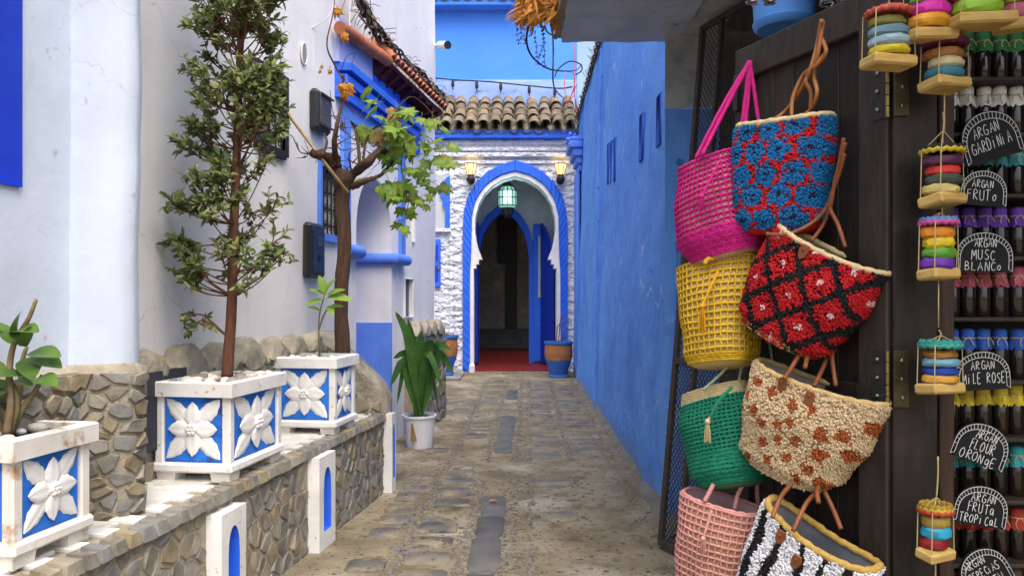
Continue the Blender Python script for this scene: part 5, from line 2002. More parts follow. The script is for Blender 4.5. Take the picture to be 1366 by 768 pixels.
mb.build('dry_creeper', mat('dead_creeper', (.20, .15, .10), (.10, .08, .06), .95, 20), bun, kind='stuff')
cable([at(478, 20, 6.2), at(500, 46, 6.6), at(540, 92, 7.6), at(580, 128, 8.6)], .008, 'thin pale wire sagging below the cable bundle over the canopy', 'wire', mat('pale_wire', (.45, .43, .4), (.35, .33, .3), .7))
cable([at(447, -10, 5.6), at(440, 20, 5.55), at(410, 40, 5.4), at(380, 42, 5.2)], .004, 'thin white wire stapled across the upper white wall', 'wire', mat('pale_wire2', (.6, .6, .6), (.5, .5, .5), .7))
# cables hanging by the slab corner and on the far right roof edge
cable([at(720, -20, 5.0), at(706, 30, 5.2), at(703, 60, 5.5), at(716, 82, 6), at(740, 94, 8), at(768, 94, 11), at(776, 86, 12)], .008, 'black cable looping from the slab corner to the right roof edge', m=M_black)
cable([at(737, 30, 5.2), at(738, 70, 5.3), at(738, 110, 5.5), at(744, 124, 7), at(752, 131, 11)], .006, 'thin grey cable dropping straight from the slab corner', m=mat('grey_cable', (.10, .11, .14), (.07, .08, .1), .6))
cable([at(740, 103, 12), at(745, 92, 12), at(760, 82, 12), at(774, 86, 12), at(776, 94, 12), at(768, 100, 12)], .011, 'coiled black cable end beside the right roof edge', m=M_black)
M_redc = mat('red_plastic', (.62, .06, .05), (.5, .05, .05), .5)
for pp, lb in (([(766, 60), (766, 100), (767, 130), (768, 150)], 'straight red cable down the far corner'), ([(753, 100), (756, 96), (764, 97), (767, 108), (763, 125), (756, 138), (754, 125), (753, 105)], 'looped red cable tangle at the far corner'), ([(770, 112), (764, 124), (757, 138), (766, 128), (769, 145)], 'crossed red cable ends at the far corner')):
    cable([at(u, v, 14.2 + .05 * i) for i, (u, v) in enumerate(pp)], .009, lb, m=M_redc, group='red cables')
bun2 = thing('roof_edge_cables', 'thick twisted cable run along the top of the right blue wall', 'cable', fnR(10, 4.8, 0.02))
for k in range(4):
    mb = MB()
    mb.tube([fnR(y, 4.80 + .03 * math.sin(y * 6 + k * 1.6), .02 + .03 * math.cos(y * 6 + k * 1.6)) for y in [7.5 + .12 * i for i in range(56)]], .016, 5)
    mb.build('strand', M_black if k % 2 else MATS['dusty_cable'], bun2, smooth='all')
mb = MB()
for k in range(120):
    p = fnR(U(7.8, 13.8), 4.82 + U(-.06, .1), U(-.08, .07))
    mb.tube([p, p + Vector((U(-.06, .06), U(-.08, .08), U(-.08, .08)))], .005, 4)
mb.build('dry_creeper', MATS['dead_creeper'], bun2, kind='stuff')
# dried fern hanging off the slab
random.seed(121)
fern = thing('dried_fern', 'dried orange-brown plant hanging from the awning slab corner', 'plant', (0.2, 4.6, 3.2))
mb = MB()
M_fern = leaf_mat('dried_fern', (0.30, 0.11, 0.02), (0.55, 0.27, 0.05), .8, .3)
for k in range(520):
    p = at(U(692, 748), U(-25, 24), 4.6 + U(-.25, .15))
    d = Vector((U(-1, .3), U(-.8, .8), U(-1.2, .1)))
    mb.leaf(p, d, Vector((0, -1, .4)), U(.05, .12), U(.012, .022), .4, 3)
mb.build('fronds', M_fern, fern, kind='stuff')
mb = MB()
for k in range(9):
    u = U(690, 728)
    p = [at(u, 5, 4.7), at(u - 3, 25, 4.7), at(u + U(-3, 3), U(35, 60), 4.7)]
    if k < 3:
        p.append(at(u + U(-4, 4), U(75, 88), 4.7))
    q = bez(p, 5)
    mb.tube(q, .0015, 4, caps=False)
    for s in q:
        for j in range(3):
            mb.leaf(s, Vector((U(-1, 1), U(-1, 1), U(-1, .2))), Vector((0, -1, 0)), U(.012, .022), .008, .2, 2)
mb.build('tendrils', mat('dark_red_tendril', (.14, .04, .06), (.08, .03, .05), .9, 20), fern, kind='stuff')
mb = MB()
mb.lathe([(.10, 0), (.14, .12), (.15, .13), (.14, .14), (.0, .13)], (.33, 4.62, 3.205), 16, close=False)
tag(mb.build('flower_pot', M_cpot, None, smooth=40), 'terracotta pot on the awning slab behind the dried fern', 'pot')
# spotlight under the slab corner
sp_ = thing('hanging_junction', 'small black cable junction hanging under the awning slab corner', 'junction', at(741, 45, 4.9))
mb = MB()
mb.blob(at(741, 49, 4.9), (.018, .018, .02), 1, .05)
mb.build('cap', M_plast, sp_, smooth='all')
mb = MB()
mb.tube(bez([at(727, 35, 4.9), at(730, 43, 4.9), at(738, 47, 4.9), at(742, 42, 4.9), at(744, 36, 4.85)], 5), .006, 5)
mb.build('lead', M_plast, sp_, smooth='all')
# fallen leaf on the floor
mb = MB()
lp = at(658, 671, 5.166)
mb.leaf(lp + Vector((-.03, 0, .012)), Vector((1, .3, .1)), Vector((0, 0, 1)), .07, .05, .1, 5, .4)
tag(mb.build('fallen_leaf', M_vdead, None), 'orange fallen leaf lying on the slate strip', 'leaf')


# ================================================================= LIT LAMPS ON THE ARCH FRONT
M_lampglass = mat('lit_lamp_glass', (.9, .8, .4), (.85, .7, .3), .4, 8, emit=(1.0, .78, .28), estr=0.55)


def arch_lamp(u, label):
    c = at(u, 232, FY - .16)
    t = thing('wall_lamp', label, 'lamp', c, 'lit lamps on the arch front')
    b = Vector((c.x, FY - .01, c.z - .06))
    mb = MB()
    mb.lathe([(.075, 0), (.075, .02), (.03, .04)], (b.x, b.y, b.z - .04), 14, rot=rotm('X', rad(90)))
    mb.blob(Vector((c.x, c.y, c.z - .10)), (.085, .085, .075), 2, 0)
    mb.tube([b + Vector((0, 0, -.04)), Vector((c.x, c.y, c.z - .10))], .02, 6)
    mb.build('bracket', M_iron, t, smooth=40)
    mb = MB()
    mb.lathe([(.06, -.02), (.115, .19)], c, 6, close=False)
    mb.build('glass', M_lampglass, t)
    mb = MB()
    for k in range(6):
        a = 2 * PI * k / 6
        mb.tube([c + Vector((.062 * math.cos(a), .062 * math.sin(a), -.02)), c + Vector((.118 * math.cos(a), .118 * math.sin(a), .19))], .006, 4)
    for r, z in ((.062, -.02), (.118, .19)):
        mb.tube([c + Vector((r * math.cos(2 * PI * k / 6), r * math.sin(2 * PI * k / 6), z)) for k in range(7)], .008, 4)
    mb.lathe([(.06, -.03), (.045, -.06)], c, 8)
    mb.build('cage', M_iron, t)
    ld = bpy.data.lights.new('bulb', 'POINT')
    ld.energy = 0.35
    ld.color = (1.0, .66, .28)
    ld.shadow_soft_size = .04
    lo = bpy.data.objects.new('bulb', ld)
    COL.objects.link(lo)
    lo.parent = t
    lo.location = (0, -.02, .24)


arch_lamp(628, 'lit black lamp with yellow glass at the left of the arch')
arch_lamp(748, 'lit black lamp with yellow glass at the right of the arch')
# hanging Moorish lantern
lc = at(677, 264, 14.95)
lan = thing('hanging_lantern', 'lit faceted glass lantern hanging inside the blue arch', 'lantern', lc)
M_lan = mat('lit_green_glass', (.5, .8, .7), (.4, .7, .62), .3, 8, emit=(.50, 1.0, .80), estr=0.2)
mb = MB()
mb.lathe([(.16, -.18), (.185, -.15), (.185, .14), (.11, .22)], lc, 12)
mb.build('glass', M_lan, lan)
mb = MB()
for k in range(12):
    a = 2 * PI * k / 12
    mb.tube([lc + Vector((.188 * math.cos(a), .188 * math.sin(a), -.16)), lc + Vector((.188 * math.cos(a), .188 * math.sin(a), .15)), lc + Vector((.11 * math.cos(a), .11 * math.sin(a), .23))], .008, 4)
for r, z in ((.19, -.16), (.19, 0.0), (.19, .14), (.115, .23)):
    mb.tube([lc + Vector((r * math.cos(2 * PI * k / 12), r * math.sin(2 * PI * k / 12), z)) for k in range(13)], .010, 4)
mb.lathe([(.13, -.2), (.10, -.34), (.05, -.40)], lc, 8)
mb.lathe([(.12, .23), (.05, .34), (.02, .4)], lc, 12)
mb.tube([lc + Vector((0, 0, .38)), lc + Vector((0, 0, .66))], .008, 5)
mb.build('frame', M_iron, lan)
mb = MB()
mb.lathe([(.105, -.21), (.085, -.32)], lc, 8)
mb.build('lower_glass', M_lan, lan)
ld = bpy.data.lights.new('bulb', 'POINT')
ld.energy = 2.2
ld.color = (.62, 1.0, .85)
ld.shadow_soft_size = .1
lo = bpy.data.objects.new('bulb', ld)
COL.objects.link(lo)
lo.parent = lan
lo.location = (0, -.25, 0.0)

# ================================================================= SHOP DOOR, MESH PANEL
D0 = Vector((0.861, 2.90, 0))
DD = Vector((0.372, -0.928, 0)).normalized()
DN = Vector((-DD.y * -1, DD.x * -1, 0))
DN = Vector((-0.928, -0.372, 0)).normalized()
DL = 0.705
DROT = Matrix((DD, -DN, EZ)).transposed()


def fnD(s, z, out=0.0):
    return D0 + DD * s + DN * out + EZ * z


door = thing('shop_door', 'open dark wooden shop door leaf on which the bags hang', 'door', fnD(0, 0.04))
DT = 2.36


def dbox(parent, name, s0, s1, z0, z1, o0, o1, m, bev=.005):
    mb = MB()
    mb.bbox(fnD((s0 + s1) / 2, (z0 + z1) / 2, (o0 + o1) / 2), (s1 - s0, abs(o1 - o0), z1 - z0), bev, DROT)
    return mb.build(name, m, parent)


dbox(door, 'stile', 0.0, 0.085, 0.04, DT, -.04, 0.0, M_dwood2)
dbox(door, 'stile', DL - .11, DL, 0.04, DT, -.04, 0.0, M_dwood2)
dbox(door, 'rail', .085, DL - .11, DT - .12, DT, -.04, -.002, M_dwood2)
dbox(door, 'rail', .085, DL - .11, 1.02, 1.14, -.04, -.002, M_dwood)
dbox(door, 'rail', .085, DL - .11, .04, .22, -.04, -.002, M_dwood)
pw_ = (DL - .195) / 5
for k in range(5):
    dbox(door, 'plank', .085 + k * pw_ + .0015, .085 + (k + 1) * pw_ - .0015, .2, DT - .11, -.038, -.027, M_dwood2 if k < 2 else M_dwood, .003)
dbox(door, 'latch', 0.012, 0.035, 2.12, 2.26, 0.0, .02, M_iron, .004)
for z in (2.24, 1.28, 0.35):
    pass

M_fr = M_dwood
cab = thing('bottle_cabinet', 'dark wooden shelf cabinet at the right edge holding rows of small bottles', 'cabinet', (1.4, 2.3, 0))
CY = 2.235


def cbox(parent, name, x0, x1, z0, z1, y0, y1, m, bev=.004):
    mb = MB()
    mb.bbox(((x0 + x1) / 2, (y0 + y1) / 2, (z0 + z1) / 2), (x1 - x0, y1 - y0, z1 - z0), bev)
    return mb.build(name, m, parent)


cbox(cab, 'side_board', 1.136, 1.268, .04, 2.75, CY - .005, CY + .03, M_dwood)
cbox(cab, 'post', 1.270, 1.312, .04, 2.75, CY - .015, CY + .03, mat('reddish_brown_wood', (.055, .030, .018), (.028, .017, .012), .5, 8, stretch=(7, 7, .6), bump=.3))
cbox(cab, 'back_panel', 1.27, 1.95, .04, 2.75, CY + .22, CY + .24, M_dwood)
cbox(cab, 'end_panel', 1.93, 1.95, .04, 2.75, CY, CY + .22, M_dwood)
cbox(cab, 'cornice_rail', 1.136, 1.95, 2.752, 2.83, CY - .02, CY + .24, M_dwood)
# brass hinges between door and cabinet
for z in (1.165, 2.03):
    hg = dbox(door, 'hinge', DL - .052, DL - .004, z - .085, z + .085, .0, .004, M_iron, .001)
    mb = MB()
    hp = fnD(DL + .006, z, .004)
    for k in range(5):
        mb.lathe([(.0065, 0), (.0065, .031)], (hp.x, hp.y, z - .085 + k * .034), 10)
    mb.build('hinge_pin', M_brass, hg, smooth=40)
    mb = MB()
    mb.bbox((hp.x + .035, CY - .008, z), (.046, .006, .17), .002)
    mb.build('hinge_leaf', mat('dull_dark_brass', (.10, .08, .04), (.06, .05, .03), .45, 30, metal=.7), hg)
    mb = MB()
    for dz in (-.055, 0.0, .055):
        mb.blob(fnD(DL - .03, z + dz, .006), (.008, .008, .008), 1, 0)
        mb.blob((hp.x + .035, CY - .013, z + dz), (.008, .004, .008), 1, 0)
    mb.build('screws', M_steel, hg, smooth='all', kind='stuff')

# leaning wire mesh panel
mp_ = thing('mesh_panel', 'leaning iron framed diamond mesh panel behind the hanging bags', 'mesh panel', (0.9, 4.2, 0))
mpb, mpt = Vector((0.832, 4.24, 0.02)), Vector((1.125, 4.45, 3.02))
mpu = (mpt - mpb)
MH = mpu.length
mpu.normalize()
mps = Vector((0.385, -0.923, 0.0))
mps = (mps - mpu * mps.dot(mpu)).normalized()
mpn = mps.cross(mpu)
MW = 0.86


def fnM(a, b, o=0.0):
    return mpb + mps * a + mpu * b + mpn * o


MROT = Matrix((mps, mpn, mpu)).transposed()
for (a0, a1, b0, b1) in [(0, .035, 0, MH), (MW - .035, MW, 0, MH), (.035, MW - .035, 0, .035), (.035, MW - .035, MH - .035, MH), (.035, MW - .035, 1.02, 1.06), (.035, MW - .035, 2.0, 2.035), (.20, .225, .035, MH - .035)]:
    mb = MB()
    mb.bbox(fnM((a0 + a1) / 2, (b0 + b1) / 2, 0 if a0 != .20 else .012), (a1 - a0, .03, b1 - b0), .004, MROT)
    mb.build('frame_bar', mat('rusty_dark_iron', (.035, .03, .028), (.06, .045, .036), .7, 18, bump=.4, bscale=60), mp_)
mb = MB()
sp = .042
k = -MW
for sg in (1, -1):
    c = -MH
    n_ = int((MH + MW * 2) / sp) + 2
    for i in range(n_):
        b_ = -MW * 1.4 + i * sp
        # line b = b_ + sg*1.4*a
        pts = []
        for a in (0.02, MW - .02):
            pts.append((a, b_ + sg * 1.4 * a + (MW * 1.4 if sg < 0 else 0)))
        (a0, q0), (a1, q1) = pts
        lo_, hi_ = .02, MH - .02
        def clip(a0, q0, a1, q1):
            t0, t1 = 0.0, 1.0
            d = q1 - q0
            for lim, s in ((lo_, 1), (hi_, -1)):
                v0 = (q0 - lim) * s
                v1 = (q1 - lim) * s
                if v0 < 0 and v1 < 0:
                    return None
                if v0 < 0:
                    t0 = max(t0, v0 / (v0 - v1))
                if v1 < 0:
                    t1 = min(t1, v0 / (v0 - v1))
            if t0 >= t1:
                return None
            return (a0 + (a1 - a0) * t0, q0 + d * t0, a0 + (a1 - a0) * t1, q0 + d * t1)
        r = clip(a0, q0, a1, q1)
        if r:
            mb.tube([fnM(r[0], r[1], .003 * sg), fnM(r[2], r[3], .003 * sg)], .0032, 4, caps=False)
mb.build('wire_mesh', mat('mesh_wire', (.045, .043, .042), (.08, .07, .06), .6, 20, metal=.5), mp_, kind='stuff')

# ================================================================= BOTTLES
M_amber = mat('dark_oil_glass', (.012, .009, .007), (.02, .013, .009), .12, 10, spec=.6)
M_oil = mat('gold_neck_label', (.75, .55, .12), (.6, .42, .08), .3, 20, metal=.4)
M_raf = mat('raffia_tie', (.50, .36, .18), (.36, .25, .11), .8, 30)


def cloth(name, c, c2=None, **k):
    return mat(name, c, c2 or tuple(x * .7 for x in c), .85, 30, bump=.5, bscale=90, bdist=.002, **k)


rows_def = [(52, 'green', cloth('green_cloth', (.03, .16, .05)), 'green'),
            (125, 'white dotted', cloth('white_dotted_cloth', (.62, .62, .58), (.55, .55, .52), spots=(.05, .25, .17), spot_scale=70, spot_lo=.6, spot_hi=.63), 'white dotted'),
            (205, 'light teal', cloth('teal_cloth', (.06, .33, .40)), 'teal'),
            (287, 'purple', cloth('purple_cloth', (.13, .05, .36)), 'purple'),
            (367, 'dusty pink', cloth('rose_cloth', (.40, .09, .13)), 'dusty pink'),
            (450, 'blue', cloth('royal_cloth', (.03, .10, .40)), 'royal blue'),
            (525, 'yellow', cloth('yellow_cloth', (.62, .47, .03)), 'yellow'),
            (607, 'sea green', cloth('seagreen_cloth', (.04, .32, .34)), 'sea green'),
            (690, 'red', cloth('red_cloth', (.38, .045, .03)), 'orange red'),
            (772, 'brown', cloth('brown_cloth', (.14, .08, .05)), 'brown')]
random.seed(131)
BX = [1.348, 1.397, 1.447, 1.497, 1.547, 1.597]
BYY = 2.30
ords = ['first', 'second', 'third', 'fourth', 'fifth', 'sixth']
bmb = MB()
bmb.lathe([(.019, 0), (.0215, .004), (.0215, .088), (.016, .102), (.010, .108), (.010, .13)], (0, 0, 0), 14)
body_me = bmb.mesh('bottle_glass', M_amber, smooth=40)
nmb = MB()
nmb.lathe([(.0185, .088), (.019, .096), (.012, .108)], (0, 0, 0), 14)
neck_me = nmb.mesh('neck_label', M_oil, smooth=40)
tmb = MB()
tmb.tube([(.0195 * math.cos(2 * PI * k / 14), .0195 * math.sin(2 * PI * k / 14), .124 + .001 * math.sin(k * 3)) for k in range(15)], .0022, 4)
tmb.tube([(-.005, -.02, .124), (-.013, -.024, .112), (-.011, -.025, .10)], .0015, 4)
tmb.tube([(.004, -.02, .124), (.010, -.025, .113), (.014, -.024, .103)], .0015, 4)
tie_me = tmb.mesh('tie', M_raf)
for ri, (v, cname, cm, desc) in enumerate(rows_def):
    zc = EYE - (v - 400) / 1000 * 2.28
    z0 = zc - .126
    cbox(cab, 'shelf', 1.313, 1.928, z0 - .014, z0 - .001, CY + .002, CY + .22, M_dwood2, .003)
    caps = []
    for kk in range(3):
        cmb = MB()
        n = 18
        rws = []
        for (r, z, ruf) in [(.006, .153, 0), (.0175, .151, 0), (.0205, .144, .02), (.0195, .124, .05), (.022, .110, .12), (.0235, .098, .22)]:
            rws.append([Vector((r * (1 + ruf * math.sin(j * 5.0 + kk * 2)) * math.cos(2 * PI * j / n), r * (1 + ruf * math.sin(j * 5.0 + kk * 2)) * math.sin(2 * PI * j / n),
                                z - (.012 * abs(math.sin(j * 1.4 + kk)) if z < .1 else 0))) for j in range(n)])
        cmb.grid(rws, closed=True)
        cmb.add(rws[0], [tuple(range(n))])
        caps.append(cmb.mesh('cloth_cap', cm, smooth='all'))
    for ci, x in enumerate(BX[:5]):
        lab = '%s bottle from the left in the row with %s cloth caps' % (ords[ci], desc)
        t = thing('oil_bottle', lab, 'bottle', (x + U(-.003, .003), BYY + U(-.006, .006), z0), 'oil bottles on the cabinet shelves')
        for nm, me in (('glass', body_me), ('neck_label', neck_me), ('cloth_cap', random.choice(caps)), ('tie', tie_me)):
            o = bpy.data.objects.new(nm, me)
            COL.objects.link(o)
            o.parent = t
            if nm != 'glass':
                o.rotation_euler = (0, 0, U(-.5, .5))

# ================================================================= CHALKBOARD SIGNS
M_slateb = mat('chalkboard', (.006, .006, .007), (.010, .010, .011), .8, 12)
M_chalk = mat('white_chalk', (.78, .78, .76), (.66, .66, .64), .95, 60)
FONT = {'A': [[(0, 0), (.45, 1), (.9, 0)], [(.18, .4), (.72, .4)]], 'R': [[(.05, 0), (.1, 1), (.6, .95), (.7, .7), (.15, .5), (.8, 0)]],
        'G': [[(.8, .85), (.4, 1), (.05, .6), (.1, .15), (.5, 0), (.85, .15), (.85, .45), (.5, .45)]], 'N': [[(.05, 0), (.12, 1), (.75, 0), (.85, 1)]],
        'D': [[(.1, 0), (.12, 1), (.6, .9), (.85, .5), (.6, .08), (.1, 0)]], 'I': [[(.2, 0), (.22, 1)]], 'i': [[(.2, 0), (.22, .7)], [(.2, .95), (.26, .97)]],
        'F': [[(.1, 0), (.15, 1), (.8, 1)], [(.12, .55), (.65, .58)]], 'U': [[(.05, 1), (.08, .25), (.35, 0), (.7, .1), (.8, .3), (.8, 1)]], 'T': [[(0, .95), (.9, 1)], [(.45, 1), (.4, 0)]],
        'O': [[(.45, 1), (.1, .75), (.05, .3), (.4, 0), (.8, .3), (.8, .75), (.45, 1)]], 'M': [[(0, 0), (.1, 1), (.45, .35), (.8, 1), (.95, 0)]],
        'S': [[(.8, .9), (.4, 1), (.1, .75), (.4, .52), (.75, .3), (.5, .02), (.05, .1)]], 'C': [[(.8, .85), (.4, 1), (.05, .5), (.35, .02), (.8, .15)]],
        'B': [[(.1, 0), (.12, 1), (.6, .9), (.6, .6), (.12, .52), (.75, .4), (.7, .08), (.1, 0)]], 'L': [[(.15, 1), (.1, 0), (.75, .05)]],
        'E': [[(.75, 1), (.12, .97), (.1, 0), (.75, .03)], [(.12, .5), (.6, .52)]], 'P': [[(.08, 0), (.12, 1), (.65, .92), (.65, .6), (.12, .48)]],
        'a': [[(.7, .55), (.3, .65), (.08, .3), (.3, .02), (.65, .3), (.7, .6), (.72, .05), (.85, .0)]], 'o': [[(.4, .6), (.08, .35), (.3, .02), (.65, .25), (.6, .55), (.4, .6)]],
        'g': [[(.7, .55), (.3, .65), (.08, .3), (.3, .05), (.65, .3), (.7, .6), (.7, -.2), (.4, -.35), (.1, -.2)]], 'e': [[(.1, .35), (.65, .4), (.5, .65), (.15, .5), (.1, .2), (.4, 0), (.7, .12)]]}


def chalk_sign(u, v, w, h, tilt, lines, label, order=0):
    """Arched slate with a chalk border and hand lettering, pinned on the shelf edge."""
    y = CY - .012 - .004 * order
    c = at(u, v, y)
    t = thing('chalk_sign', label, 'sign', c, 'chalk lettered signs on the bottle shelves')
    ca, sa = math.cos(tilt), math.sin(tilt)

    def S(a, b, o=0.0):
        return Vector((c.x + a * ca - b * sa, y - o, c.z + a * sa + b * ca))

    def outline(w, h, n=22):
        pts = [(-w / 2, -h / 2)]
        base = h * .30
        pts += [(-w / 2 * math.cos(PI * i / n), -h / 2 + base + (h - base) * math.sin(PI * i / n) ** .8) for i in range(n + 1)]
        return pts + [(w / 2, -h / 2)]
    ol = outline(w, h)
    mb = MB()
    mb.strip([S(a, b, -.004) for a, b in ol], [S(a, b, .003) for a, b in ol], True)
    mb.add([S(a, b, .003) for a, b in ol], [tuple(range(len(ol)))])
    mb.add([S(a, b, -.004) for a, b in ol], [tuple(range(len(ol)))])
    mb.build('board', M_slateb, t)
    mb = MB()
    o1, o2 = outline(w * .965, h * .95), outline(w * .84, h * .76)
    o2 = [(a, b - h * .04) for a, b in o2]
    r = .0008
    mb.tube([S(a, b, .0036) for a, b in o1], r, 4)
    mb.tube([S(a, b, .0036) for a, b in o2], r, 4)
    for i in range(0, len(o1)):
        mb.tube([S(*o1[i], .0036), S(*o2[i], .0036)], r * .8, 4)
    mb.build('chalk_border', M_chalk, t, kind='stuff')
    mb = MB()
    for (txt, cx, cy, lh, tw, sl) in lines:
        n = len(txt)
        adv = tw / n
        x = -tw / 2
        for ch in txt:
            if ch in FONT:
                jx, jy, js = U(-.1, .1) * adv, U(-.05, .05) * lh, U(.9, 1.08)
                for st in FONT[ch]:
                    pts = []
                    for (p, q) in st:
                        px = cx * w + x + jx + p * adv * .82
                        py = cy * h + jy + (q - .5) * lh * js
                        pts.append(S(px - py * .0, py + sl * (px), .0036))
                    mb.tube(bez(pts, 3) if len(pts) > 3 else pts, .0010, 4)
            x += adv
    mb.build('chalk_lettering', M_chalk, t, kind='stuff')
    return t


random.seed(141)
chalk_sign(1320, 181, .178, .145, rad(16), [('ARGAN', -.03, .14, .030, .085, .12), ('GARDiNiA', .0, -.16, .034, .125, .10)], 'tilted chalk sign reading ARGAN GARDINIA, topmost of the signs', 1)
chalk_sign(1312, 251, .140, .105, rad(-4), [('ARGAN', -.02, .12, .022, .065, 0), ('FRUTo', -.02, -.2, .030, .095, 0)], 'small chalk sign reading ARGAN FRUTO above the purple caps', 0)
chalk_sign(1313, 336, .172, .118, rad(-2), [('ARGAN', .02, .22, .022, .070, 0), ('MUSC', .0, -.08, .028, .075, 0), ('BLANCo', .0, -.36, .026, .115, 0)], 'chalk sign reading ARGAN MUSC BLANCO above the pink caps', 0)
chalk_sign(1310, 494, .166, .115, rad(3), [('ARGAN', .02, .14, .024, .072, 0), ('MiLE ROSE', .03, -.2, .030, .130, 0)], 'chalk sign reading ARGAN MILE ROSE above the yellow caps', 0)
chalk_sign(1310, 592, .168, .120, rad(-21), [('ARGAN', .04, .22, .026, .070, 0), ('FLOUR', .03, -.06, .030, .080, 0), ('ORONgE', .02, -.35, .028, .115, 0)], 'strongly tilted chalk sign reading ARGAN FLOUR ORONGE', 0)
chalk_sign(1309, 674, .162, .118, rad(-10), [('ARGAN', .03, .20, .024, .075, 0), ('FRUTa', .0, -.06, .028, .085, 0), ('TROPiCaL', .0, -.35, .026, .120, 0)], 'chalk sign reading ARGAN FRUTA TROPICAL above the red caps', 0)
chalk_sign(1312, 760, .150, .130, rad(28), [('ARGAN', -.1, .24, .022, .070, 0), ('ESPECiAS', .0, -.02, .024, .100, 0), ('ORiENTAL', .0, -.28, .024, .110, 0)], 'lowest chalk sign, steeply tilted and cut by the frame', 0)

# ================================================================= HANGING SOAP STACKS
M_sboard = mat('pale_soap_board', (.56, .38, .13), (.44, .28, .08), .7, 12, bump=.3, bscale=40, stretch=(1, 1, 5))
M_cord = mat('jute_cord', (.48, .36, .19), (.36, .26, .12), .9, 40)


def soapmat(c):
    return mat('soap_%d_%d_%d' % tuple(int(x * 999) for x in c), c, tuple(x * .75 for x in c), .5, 16, bump=.4, bscale=50, bdist=.003)


def soap_stack(u, vtop, vboard, soaps, wpx, yaw, y, label, tilt=0.0, hat=None, cord_to=None, board_w=None, tail=None, big=None):
    """Wrapped soaps stacked on a little wooden swing hung by cords."""
    zt, zb = at(u, vtop, y).z, at(u, vboard, y).z
    x = at(u, 0, y).x
    c = Vector((x, y, zb))
    t = thing('soap_swing', label, 'soap stack', c, 'hanging soap stacks by the bottle cabinet')
    bw = (board_w or wpx) / 1000 * y
    rot = rotm('Z', yaw) @ rotm('X', tilt) @ rotm('Y', U(-.06, .06))
    mb = MB()
    mb.bbox(c + Vector((0, 0, .005)), (bw, bw * .62, .030), .006, rot)
    mb.build('board', M_sboard, t)
    n = len(soaps)
    hh = (zt - zb - .022) / n
    z = zb + .021
    for k, cc in enumerate(soaps):
        r = bw * U(.36, .43)
        mb = MB()
        ns = 15
        rws = []
        cx, cy = U(-.004, .004), U(-.004, .004)
        ph = U(0, 1)
        for (f, q) in ((.0, .0), (.86, .0), (1.0, .22), (1.02, .5), (.98, .78), (.84, 1.0), (0, 1.0)):
            rws.append([Vector((c.x + cx + r * f * math.cos(ph + 2 * PI * j / ns) * (1 + U(-.05, .07)), c.y + cy + r * .85 * f * math.sin(ph + 2 * PI * j / ns) * (1 + U(-.06, .06)), z + hh * q + U(-.002, .002))) for j in range(ns)])
        mb.grid(rws, closed=True)
        mb.build('soap', soapmat(cc), t, smooth=25)
        z += hh
    if hat:
        for k, hc in enumerate(hat):
            mb = MB()
            R = bw * .44
            zz = zt + .012 + .007 * k
            mb.tube([Vector((c.x + R * math.cos(a) * (1 - .06 * k), c.y + R * .9 * math.sin(a) * (1 - .06 * k), zz + .003 * math.sin(a * 16))) for a in [2 * PI * j / 64 for j in range(65)]], .0075, 5)
            mb.build('braided_ring', cloth('braid_%d_%d_%d' % tuple(int(q * 99) for q in hc), hc), t, smooth='all')
        mb = MB()
        mb.lathe([(bw * .40, zt + .01 - c.z), (bw * .36, zt + .024 - c.z), (.004, zt + .026 - c.z)], c, 18)
        mb.build('lid', cloth('lid_%d_%d_%d' % tuple(int(q * 99) for q in hat[-1]), hat[-1]), t)
    top = Vector((x, y - .005, zt + .04)) if not big else Vector((x, y - .005, zt + big))
    mb = MB()
    corners = []
    for (a, b) in ((-.46, -.24), (.46, -.24), (.46, .24), (-.46, .24)):
        p = rot @ Vector((a * bw, b * bw, 0)) + c
        q = Vector((p.x + (c.x - p.x) * .06, p.y, zt + (.01 if hat else -.004)))
        corners.append(p)
        mb.tube([p, q, top], .0017, 5, caps=False)
    mb.tube([corners[0] + Vector((0, 0, -.004)), corners[2] + Vector((0, 0, -.004))], .0017, 4)
    mb.tube([corners[1] + Vector((0, 0, -.004)), corners[3] + Vector((0, 0, -.004))], .0017, 4)
    if cord_to is not None:
        e = at(u + cord_to[1], cord_to[0], y)
        e.y = top.y
        mb.tube(bez([top, top.lerp(e, .5) + Vector((.002, 0, 0)), e], 4), .0025, 5)
    if tail is not None:
        e = at(u, tail, y)
        mb.tube([c + Vector((0, 0, -.005)), e], .0022, 5)
    mb.build('cord', M_cord, t, smooth='all')
    return t


random.seed(151)
soap_stack(1185, 24, 86, [(.55, .42, .02), (.30, .42, .50), (.14, .26, .32), (.22, .20, .04)], 62, .12, 2.10, 'hanging soap stack with coral braided top over the upper hinge', 0.02, [(.55, .10, .07)], (-60, 0))
soap_stack(1240, -10, 50, [(.70, .32, .02), (.62, .02, .36), (.20, .40, .08)], 62, .1, 2.08, 'hanging stack of orange, magenta and green soaps at the top', .1, None, (-70, 0))
soap_stack(1305, -20, 32, [(.28, .50, .04), (.45, .05, .06)], 78, .05, 2.05, 'lime and red soap stack on a long board at the top', .05, None, (-70, 0), 80)
soap_stack(1357, -14, 36, [(.50, .12, .17), (.35, .38, .05)], 52, -.3, 2.08, 'pink soap stack at the top right corner of the frame', .05, None, (-70, 0))
soap_stack(1260, 66, 116, [(.05, .20, .28), (.58, .50, .28), (.32, .13, .03)], 60, .35, 2.12, 'hanging soap stack with dark purple ring, brown, cream and teal soaps', -.12, [(.10, .02, .06), (.35, .03, .07)], (-5, 0), tail=175)
soap_stack(1257, 208, 270, [(.62, .50, .16), (.06, .08, .06), (.60, .04, .03), (.10, .03, .07)], 58, .5, 2.12, 'hanging soap stack with black and yellow braided hat', -.2, [(.55, .42, .03), (.02, .02, .02)], (150, 0), big=.07, tail=300)
